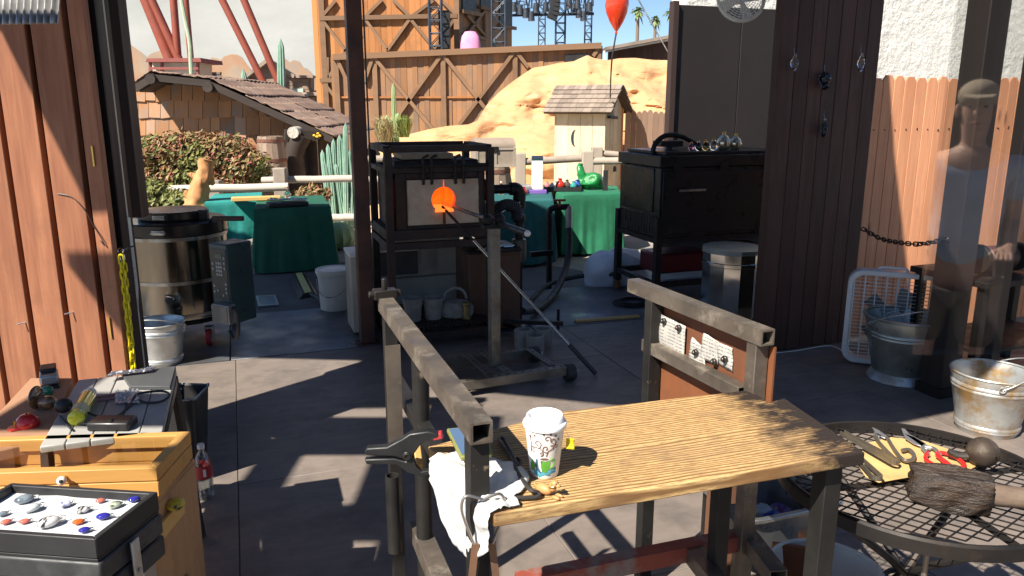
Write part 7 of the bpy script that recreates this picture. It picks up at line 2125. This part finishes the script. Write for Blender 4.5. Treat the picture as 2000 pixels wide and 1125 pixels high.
lo = Q[1]-fdir*.05 - fn*-.012; lo = Q2[1]-fdir*.02-fn*.044; lo = V((lo.x,lo.y,.6412))
rotm = Matrix((fdir, -fn, Z)).transposed().to_4x4()
to.matrix_local = mw(t).inverted() @ Matrix.Translation(lo) @ rotm
m = MB(); p = Q[1].lerp(Q[2],.45); m.beam(V((p.x,p.y,.70))+fdir*.012, V((p.x,p.y,.42))+fdir*.012, .03, .006, fdir); lt = m.build('side_latch', K['galv'], t, bevel=.002)
m = MB(); q = V((p.x,p.y,.62))+fdir*.0155; m.cyl(q, q+fdir*.004, .006, n=10); m.build('rivet', K['steelgrey'], lt)
K['pebble'] = M('pale_foam', (.62,.60,.54), (.52,.50,.45), .7, bump=.4)
# pendant tray
t = thing('pendant_tray', 'black framed tray of white padding pinned with glass pendants', 'tray', V((cc.x,cc.y,.70)))
slabq([p+(cc-p)*.01 for p in P], .7015, .708, 'base', K['matt_black'], t, .001)
ring(P, .7095, TZ, .014, 'tray_side', K['matt_black'], t)
K['foam'] = M('white_padding', (.56,.57,.59), (.50,.51,.53), .85, 0, 10, bump=.25, bscale=18, bd=.004)
m = MB(); pp = [p+(cc-p)*.05 for p in P]
m.sheet(lambda i,j: (pp[0].lerp(pp[1],i)).lerp(pp[3].lerp(pp[2],i),j)*1.0 + Z*(.738-((pp[0].lerp(pp[1],i)).lerp(pp[3].lerp(pp[2],i),j)).z + .003*noise.noise(V((i*7,j*7,2)))), 24, 20); m.build('padding', K['foam'], t, smooth=R(60))
K['gswirl'] = M('striped_black_white_glass', (.62,.62,.60), (.03,.03,.035), .08, 0, 55, (1,.25,1), .47, .53, coat=.6, rvar=.02)
K['gswirlb'] = M('striped_blue_white_glass', (.55,.58,.68), (.03,.04,.22), .08, 0, 55, (.3,1,1), .47, .53, coat=.6, rvar=.02)
K['gswirlg'] = M('striped_green_glass', (.45,.50,.36), (.05,.07,.05), .08, 0, 50, (.3,1,1), .47, .53, coat=.6, rvar=.02)
K['gorange'] = gl('orange_glass', (.75,.13,.02)); K['gcoral'] = gl('coral_glass', (.62,.15,.11)); K['gnavy'] = gl('navy_glass', (.03,.03,.28)); K['gclear2'] = gl('milky_clear_glass', (.58,.62,.62))
K['gswirlk'] = M('dark_swirled_glass', (.20,.24,.27), (.08,.10,.12), .08, 0, 30, (.4,1,1), .45, .55, coat=.6, rvar=.02)
pend = ((128,988,.015,'gswirlb','blue and white striped glass pendant near the tray middle'),(196,980,.011,'gcoral','small dark pink glass pendant near the back of the tray'),(224,990,.017,'gswirlg','green striped oval glass pendant on the right of the tray'),(262,978,.014,'gnavy','navy glass pendant at the back right corner of the tray'),(160,1000,.017,'gswirl','brown and white striped glass pendant on the tray'),(202,1012,.016,'gnavy','cobalt blue glass pendant with pale streak on the tray'),(153,1022,.013,'gorange','bright orange glass pendant near the tray front'),(165,1038,.013,'gnavy','deep blue glass pendant at the tray front corner'),(95,1026,.026,'gswirl','large black and white shell striped pendant at the tray front'),(48,1021,.012,'gcoral','coral red glass pendant on the left of the tray'),(12,1022,.012,'gcoral','pale coral pendant at the left picture edge'),(48,980,.022,'gswirlk','large dark swirled glass pendant at the tray back left'),(62,997,.02,'gclear2','milky clear glass pendant left of the striped ones'),(5,1006,.012,'gswirlk','small dark glass pendant at the left picture edge'))
for (x,y,s,mt,lab) in pend:
    p = g(x,y,.7415); t_ = thing('glass_pendant', lab, 'pendant', p)
    m = MB(); an = R(random.uniform(15,50)); ax_ = (V((math.cos(an),math.sin(an),0)), V((-math.sin(an),math.cos(an),0)), Z)
    m.ell(p+Z*s*.35, s, s*.72, s*.45, 18, 10, ax_); m.build('stone', K[mt], t_, smooth=R(80))
    m = MB(); q = p+ax_[0]*(s*1.15)+Z*s*.3; m.torus(q, s*.22+.0015, .0011, (ax_[0], Z, ax_[1]), 12, 5); m.cyl(p+ax_[0]*s*.8+Z*s*.35, q, .0022, n=6); m.build('bail', K['chrome'], t_)
# water bottle on the deck
p = g(402, 972)
t = thing('water_bottle', 'clear water bottle with a red label on the deck by the cabinet', 'bottle', p)
bc_ = clearpane('clear_plastic', (.90,.92,.93), .16)
m = MB(); m.lathe([(.028,0),(.036,.006),(.038,.02),(.035,.03),(.038,.04),(.035,.05),(.038,.06),(.038,.155),(.036,.175),(.026,.205),(.014,.225),(.014,.24)], 28, p); m.build('body', bc_, t, smooth=R(60))
m = MB(); m.lathe([(.0155,.238),(.0155,.256),(.014,.258),(0,.258)], 20, p); m.build('cap', K['white_plastic'], t)
m = MB(); m.shell([(.0388,.105),(.0392,.105),(.0392,.165),(.0388,.165)], 28, p); lb = m.build('label', M('red_label',(.45,.03,.04),(.38,.025,.035),.4,0,30), t)
m = MB(); q = p+V((.020,-.034,.135)); m.box(q,(.012,.002,.035),(V((.86,.5,0)),V((-.5,.86,0)),Z)); m.build('label_patch', K['white_paint'], lb)
K['water'] = clearpane('water', (.86,.90,.92), .12)
m = MB(); m.lathe([(.027,.004),(.034,.01),(.034,.085),(0,.085)], 24, p); m.build('water', K['water'], t)
# small yellow swirled dish and blue cloth on the cabinet side ledge
K['yellowpot'] = M('yellow_glaze', (.62,.50,.05), (.06,.05,.03), .3, 0, 30, (1,1,1), .5, .6)
p = V((-.985,2.06,.5505)); m = MB(); m.ell(p+Z*.016,.026,.03,.016,18,10); tag(m.build('glazed_dish', K['yellowpot'], smooth=R(80)), 'tiny yellow and black swirled dish on the cabinet ledge', 'dish')
# waste bin
bp = d(350, 870, 3.35); p = V((bp.x,3.35,0))
t = thing('waste_bin', 'black plastic waste bin with a grey liner edge behind the case', 'bin', p)
def rr4(w,h,r_,z): return [V((p.x+x,p.y+y,z)) for x,y in rrect(w,h,r_,0)]
o1, o2_ = rr4(.19,.16,.03,.0), rr4(.26,.22,.04,.42); i2_, i1 = rr4(.25,.21,.038,.42), rr4(.18,.15,.03,.01)
k = len(o1); m = MB(); fs = []
for a in range(k):
    b = (a+1)%k; fs += [(a,b,k+b,k+a),(k+a,k+b,2*k+b,2*k+a),(2*k+a,2*k+b,3*k+b,3*k+a)]
fs += [tuple(range(k))[::-1], tuple(range(3*k,4*k))]
m.add(o1+o2_+i2_+i1, fs); m.build('body', K['black_plastic'], t, bevel=.002)
m = MB(); m.tube([V((q.x,q.y,.425+.006*math.sin(i*.9))) for i,q in enumerate(rr4(.262,.222,.04,.42))], .005, 6, closed=True); m.build('liner_edge', M('grey_liner',(.22,.23,.25),None,.3), t)
# grey folding stool
K['greyboard'] = grainwood('grey_plastic_plank', (.40,.39,.36), (.31,.30,.28), 1, 6, .6, (.24,.235,.225), .6, .06, .2)
SZ = .72
a, b, c_ = g(345,722,SZ), g(318,842,SZ), g(152,742,SZ)
t = thing('folding_stool', 'grey slatted folding stool crowded with cables and a yellow bottle', 'stool', V((-1.4,2.5,0)))
P = quad(a,b,c_,0,0)
n_ = 5
for i in range(n_):
    f0, f1 = i/n_+.004, (i+1)/n_-.004
    Q = [P[0].lerp(P[1],f0), P[0].lerp(P[1],f1), P[3].lerp(P[2],f1), P[3].lerp(P[2],f0)]
    slabq(Q, SZ-.022, SZ, 'slat', K['greyboard'], t, .003)
for (p_, q_) in ((P[1],V((.03,-.06,0))),(P[2],V((.03,.04,0))),(P[0],V((-.03,-.06,0))),(P[3],V((-.03,.04,0)))):
    m = MB(); cc = sum(P,V((0,0,0)))/4; s_ = p_+(cc-p_)*.08; m.beam(V((s_.x,s_.y,SZ-.023)), V((s_.x+q_.x,s_.y+q_.y,0)), .035,.022, V((1,0,0))); m.build('leg', K['black_plastic'], t)
m = MB(); e_ = (P[2]-P[1]); m.beam(V((P[1].x,P[1].y,SZ-.04))+V((-.01,0,0)), V((P[2].x,P[2].y,SZ-.04))+V((-.01,0,0)), .02,.03); m.build('apron', K['black_plastic'], t)
q = [g(205,748,SZ+.012), g(330,742,SZ+.012), g(345,722,SZ+.012), g(152,736,SZ+.012)]
m = MB(); m.prism([V((p.x,p.y,SZ+.001)) for p in (g(255,762,SZ),g(333,762,SZ),g(344,722,SZ),g(235,732,SZ))], (0,0,.014)); tag(m.build('slate_board', M('dark_grey_board',(.075,.078,.08),(.06,.062,.065),.55), bevel=.002), 'dark grey board on the back of the folding stool', 'board')
K['foil'] = M('crinkled_foil', (.70,.70,.72), (.45,.45,.48), .18, .9, 30, bump=.9, bscale=60, bd=.006)
a, b = g(206,739,SZ+.018), g(296,728,SZ+.018)
m = MB(); m.sheet(lambda i,j: a.lerp(b,i)+V((.0,.045*j,.006+.012*abs(noise.noise(V((i*22,j*6,1)))))), 40, 8); tag(m.build('foil_strip', K['foil'], smooth=0, solid=.001), 'crinkled silver foil strip on the back edge of the stool', 'foil')
K['yellowliq'] = M('yellow_liquid_plastic', (.62,.60,.03), (.52,.52,.02), .15, 0, 5, coat=.5, rvar=.04)
t = thing('yellow_bottle', 'bottle of bright yellow liquid lying on the stool', 'bottle', g(160,800,SZ))
a, b = g(148,818,SZ+.026), g(176,770,SZ+.026); dr = (b-a).normalized()
m = MB(); m.tube([a, a+dr*.004, a+dr*((b-a).length*.85), b], [.02,.025,.025,.016], 18); m.build('body', K['yellowliq'], t, smooth=R(50))
m = MB(); m.cyl(b, b+dr*.022, .017, n=16); m.build('cap', K['white_plastic'], t, bevel=.002)
m = MB(); m.tube([a+dr*.03, a+dr*.08], [.0256,.0256], 18, cap=False); m.build('label', M('pale_yellow_label',(.65,.63,.35),None,.5), t)
t = thing('black_ladle', 'small black ladle with a thin handle lying over the stool', 'ladle', g(125,793,SZ+.03))
p = g(124,792,SZ+.03); m = MB(); m.ell(p,.027,.027,.025,18,10); m.build('bowl', K['matt_black'], t, smooth=R(80))
m = MB(); m.tube([p, g(160,802,SZ+.03), g(205,818,SZ+.012)], .004, 7); m.build('handle', K['matt_black'], t)
a, b = g(180,826,SZ+.015), g(260,826,SZ+.015)
t = thing('power_adapter', 'black power adapter block with its lead at the front of the stool', 'power adapter', a.lerp(b,.5)-Z*.014)
m = MB(); m.beam(a,b,.07,.028); m.build('block', K['black_plastic'], t, bevel=.006)
m = MB(); m.tube(crv([a+V((0,0,0)), g(155,828,SZ+.008), g(132,826,SZ+.008), g(117,812,SZ+.01), g(122,820,SZ+.008), g(140,840,SZ+.008)],5), .003, 6); m.build('lead', K['rubber'], t)
m = MB(); m.tube(crv([g(262,776,SZ+.008), g(285,786,SZ+.008), g(315,784,SZ+.010), g(331,772,SZ+.02), g(318,764,SZ+.02), g(285,766,SZ+.022), g(265,772,SZ+.012), g(255,790,SZ+.006), g(238,806,SZ+.005), g(215,822,SZ+.034)],6), .0042, 7)
tag(m.build('black_lead', K['rubber']), 'looped black cable on the stool beside the adapter', 'cable')
m = MB(); a = g(225,790,SZ+.004); m.sheet(lambda i,j: g(225+48*i,790-26*j,SZ+.004)+V((0,0,.004+.014*abs(noise.noise(V((i*6,j*5,7)))))), 12, 10); tag(m.build('clear_bag', K['film'], smooth=0, solid=.0006), 'crumpled clear packet in the middle of the stool', 'packet')
K['pinkpen'] = M('dusty_pink_plastic', (.36,.16,.15), None, .4)
m = MB(); m.cyl(g(186,776,SZ+.006), g(226,770,SZ+.006), .005, n=8); m.cyl(g(190,783,SZ+.006), g(228,777,SZ+.006), .0045, n=8); tag(m.build('pencil_pair', K['pinkpen']), 'two dusty pink pencils lying behind the yellow bottle', 'pencils')
# leaning plank with odds and ends
PZ = .70
t = thing('plank_shelf', 'weathered reddish plank shelf at the left edge', 'shelf', V((-1.9,2.5,0)))
P = [g(20,872,PZ), g(96,858,PZ), g(142,738,PZ), g(92,734,PZ)]
P[0] = g(-90,900,PZ); P[3] = g(60,738,PZ)
K['shelfwood'] = grainwood('shelf_plank', (.42,.235,.14), (.32,.17,.10), 1, 6, .7, (.27,.15,.095), .7, .06)
slabq(P, PZ-.035, PZ, 'plank', K['shelfwood'], t, .004)
for p_ in P:
    cc = sum(P,V((0,0,0)))/4; s_ = p_+(cc-p_)*.12; m = MB(); m.beam(V((s_.x,s_.y,0)), V((s_.x,s_.y,PZ-.036)), .04,.04, V((1,0,0))); m.build('leg', K['shelfwood'], t)
p = g(98,752,PZ)
t = thing('grey_box_tool', 'small grey and black boxy stapler on the plank shelf', 'stapler', p, R(30))
m = MB(); m.bx(-.03,.03,-.045,.045,.012,.05); m.build('body', K['steelgrey'], t, world=False, bevel=.008)
m = MB(); m.bx(-.03,.03,-.055,.055,.0,.010); m.build('base', K['matt_black'], t, world=False, bevel=.003)
m = MB(); m.bx(-.026,.026,-.01,.06,.051,.066); m.build('lever', K['matt_black'], t, world=False, bevel=.004)
K['ggreen'] = gl('green_glass', (.02,.17,.09)); K['gambr'] = M('amber_swirl_glass', (.30,.14,.06), (.10,.05,.03), .08, 0, 40, (1,.3,1), .45, .55, coat=.6, rvar=.02)
p = g(94,774,PZ); m = MB(); m.ell(p+V((0,0,.02)),.022,.016,.020,16,10); tag(m.build('green_glass_disc', K['ggreen'], smooth=R(80)), 'round green glass piece on the plank shelf', 'glass piece')
p = g(82,800,PZ)
t = thing('amber_paperweight', 'amber swirl glass ornament with a disc foot on the plank shelf', 'ornament', p)
m = MB(); m.ell(p+V((.02,0,.026)),.034,.024,.024,20,12); m.build('bulb', K['gambr'], t, smooth=R(80))
m = MB(); m.ell(p+V((-.02,.01,.04)),.012,.042,.040,20,12); m.build('disc', K['gambr'], t, smooth=R(80))
K['redplastic'] = M('glossy_red_plastic', (.58,.02,.02), (.50,.018,.018), .22, 0, 4, coat=.4)
p = g(55,832,PZ)
t = thing('toy_cap', 'small glossy red toy cap with a gold letter on the plank shelf', 'toy cap', p)
m = MB(); m.lathe([(.034,0),(.0345,.012),(.030,.028),(.018,.038),(0,.041)],24,p); m.build('crown', K['redplastic'], t, smooth=R(60))
m = MB(); bd = V((-.75,-.66,0)); bs = V((.66,-.75,0)); m.prism([p+bs*-.030+Z*.002, p+bd*.05-bs*.022+Z*.001, p+bd*.058+Z*.0, p+bd*.05+bs*.022+Z*.001, p+bs*.030+Z*.002], (0,0,.005)); m.build('visor', K['redplastic'], t, bevel=.001)
m = MB(); m.ell(p+Z*.042,.004,.004,.003,10,6); m.build('button', K['redplastic'], t)
m = MB(); q = p+V((-.026,-.026,.018)); m.box(q,(.004,.003,.016),(V((.7,-.7,0)),V((.7,.7,0)),Z)); m.box(q+Z*.006,(.011,.003,.004),(V((.7,-.7,0)),V((.7,.7,0)),Z)); m.build('gold_letter', K['brass'], t)

# ================================================================ window pane at the right and the man it mirrors
K['winpane'] = clearpane('window_glass', (.97,.98,.97), .27)
PY = .5
x0 = d(1872, 0, PY).x
z1, z0 = 2.3, d(1900, 694, PY).z
m = MB()
for yy_ in (PY, PY+.003): m.add([(x0,yy_,z0),(x0+.75,yy_,z0),(x0+.75,yy_,z1),(x0,yy_,z1)], [(0,1,2,3)])
tag(m.build('window_pane', K['winpane'], smooth=0), 'clear window pane at the right mirroring a man in a cap', 'window')
MP = V((2.20, 2*PY-3.75, -.0))
K['skin'] = M('skin', (.48,.28,.20), (.42,.24,.17), .55, 0, 12); K['shirt'] = M('pale_blue_tshirt', (.36,.43,.53), (.29,.36,.45), .85, 0, 8, bump=.2); K['shorts'] = M('brown_shorts', (.16,.12,.09), None, .85); K['capcloth'] = M('tan_cap', (.36,.28,.19), None, .85); K['shoe'] = M('dark_shoe', (.05,.045,.04), None, .6)
fz = math.atan2(.85, -.5) - PI/2                # turned towards the pane and a little to the left
t = thing('person', 'man in a tan cap, pale blue T-shirt and brown shorts', 'person', MP, fz)
def skin(name, verts, edges, rad, mat, root=0, sub=2):
    me = bpy.data.meshes.new(name); me.from_pydata([tuple(v) for v in verts], edges, [])
    me.materials.append(mat)
    o = bpy.data.objects.new(name, me); COL.objects.link(o); o.parent = t; MW[o.name] = mw(t)
    o.modifiers.new('skin', 'SKIN')
    if not me.skin_vertices:
        bpy.context.view_layer.objects.active = o
    for i, r_ in enumerate(rad):
        sv = me.skin_vertices[0].data[i]; sv.radius = r_ if isinstance(r_, tuple) else (r_, r_); sv.use_root = (i == root)
    q = o.modifiers.new('sub', 'SUBSURF'); q.levels = sub; q.render_levels = sub
    o.modifiers['skin'].use_smooth_shade = True
    return o
# local frame: +y forward
bv = [(0,0,.94),(0,0,1.10),(0,.0,1.28),(0,-.01,1.44),(0,.0,1.52),(0,.02,1.60),(0,.03,1.70),(0,.02,1.78)]
br2 = [(.15,.11),(.14,.10),(.16,.11),(.13,.09),(.046,.048),(.062,.075),(.078,.095),(.06,.075)]
be = [(i,i+1) for i in range(7)]
for s in (-1,1):
    n0 = len(bv)
    bv += [(s*.17,0,1.43),(s*.22,-.03,1.16),(s*.20,.18,1.06),(s*.18,.26,1.06)]; br2 += [.055,.042,.030,(.040,.020)]
    be += [(3,n0),(n0,n0+1),(n0+1,n0+2),(n0+2,n0+3)]
    for k,(dx,L) in enumerate(((-.028,.075),(-.010,.085),(.008,.08),(.025,.065))):
        f0 = len(bv); bv += [(s*.18+dx,.31,1.055),(s*.18+dx,.31+L*.5,1.035)]; br2 += [.010,.008]; be += [(n0+3,f0),(f0,f0+1)]
    f0 = len(bv); bv += [(s*(.18-.045),.29,1.06),(s*(.18-.06),.33,1.05)]; br2 += [.011,.009]; be += [(n0+3,f0),(f0,f0+1)]
    n1 = len(bv)
    bv += [(s*.10,0,.88),(s*.11,.02,.50),(s*.11,-.02,.09),(s*.12,.12,.04)]; br2 += [.09,.058,.038,(.038,.028)]
    be += [(0,n1),(n1,n1+1),(n1+1,n1+2),(n1+2,n1+3)]
body = skin('body', bv, be, br2, K['skin'])
sv_ = [(0,0,.90),(0,0,1.10),(0,0,1.28),(0,-.01,1.45)]; sr = [(.185,.13),(.175,.125),(.19,.13),(.13,.095)]; se = [(0,1),(1,2),(2,3)]
for s in (-1,1):
    n0 = len(sv_); sv_ += [(s*.18,0,1.43),(s*.21,-.025,1.26)]; sr += [.080,.075]; se += [(3,n0),(n0,n0+1)]
skin('t_shirt', sv_, se, sr, K['shirt'])
pv = [(0,0,.95)]; pr_ = [(.175,.13)]; pe = []
for s in (-1,1):
    n0 = len(pv); pv += [(s*.10,0,.84),(s*.12,.02,.52)]; pr_ += [.115,.095]; pe += [(0,n0),(n0,n0+1)]
skin('shorts', pv, pe, pr_, K['shorts'])
hd = V((0,.035,1.70))
m = MB(); m.ell(hd+V((0,-.01,.05)),.088,.108,.075,20,12); m.build('cap', K['capcloth'], t, world=False, smooth=R(80))
m = MB(); m.prism([hd+V((-.07,.07,.05)), hd+V((-.055,.16,.035)), hd+V((0,.185,.03)), hd+V((.055,.16,.035)), hd+V((.07,.07,.05))], (0,0,.008)); m.build('cap_brim', K['capcloth'], t, world=False)
m = MB(); m.ell(hd+V((0,.115,-.03)),.014,.018,.022,12,8); m.build('nose', K['skin'], t, world=False, smooth=R(80))
for s in (-1,1):
    m = MB(); m.ell(hd+V((s*.032,.098,.0)),.010,.006,.007,10,6); m.build('eye', K['matt_black'], t, world=False)
    m = MB(); m.ell(hd+V((s*.083,.0,-.02)),.012,.022,.032,10,8); m.build('ear', K['skin'], t, world=False, smooth=R(80))
    m = MB(); m.ell(V((s*.12,.06,.035)),.048,.13,.035,16,8); m.build('shoe', K['shoe'], t, world=False, smooth=R(80))
m = MB(); m.ell(hd+V((0,.098,-.075)),.022,.006,.006,10,6); m.build('mouth', M('lips',(.30,.12,.10),None,.5), t, world=False)
m = MB(); m.ell(hd+V((0,-.035,.0)),.084,.085,.075,18,10); m.build('hair', M('brown_hair',(.09,.06,.04),None,.7), t, world=False, smooth=R(80))
m = MB(); m.prism([V((x,y,-.096)) for x,y in ((-14,-14),(26,-14),(26,-1.7),(-14,-1.7))], (0,0,.0005)); tag(m.build('pavement', K['asphalt'], smooth=0), kind='structure')  # dark ground strip added behind the viewer to dim the mirrored ground
# dark wall added behind the viewer to darken the mirrored background
m = MB(); m.bx(-.6, 9, -4.9, -4.6, -.09, 3.0); tag(m.build('rear_wall', K['dark_panel']), 'added dark wall behind the viewer that darkens the mirror image in the glass', 'wall')
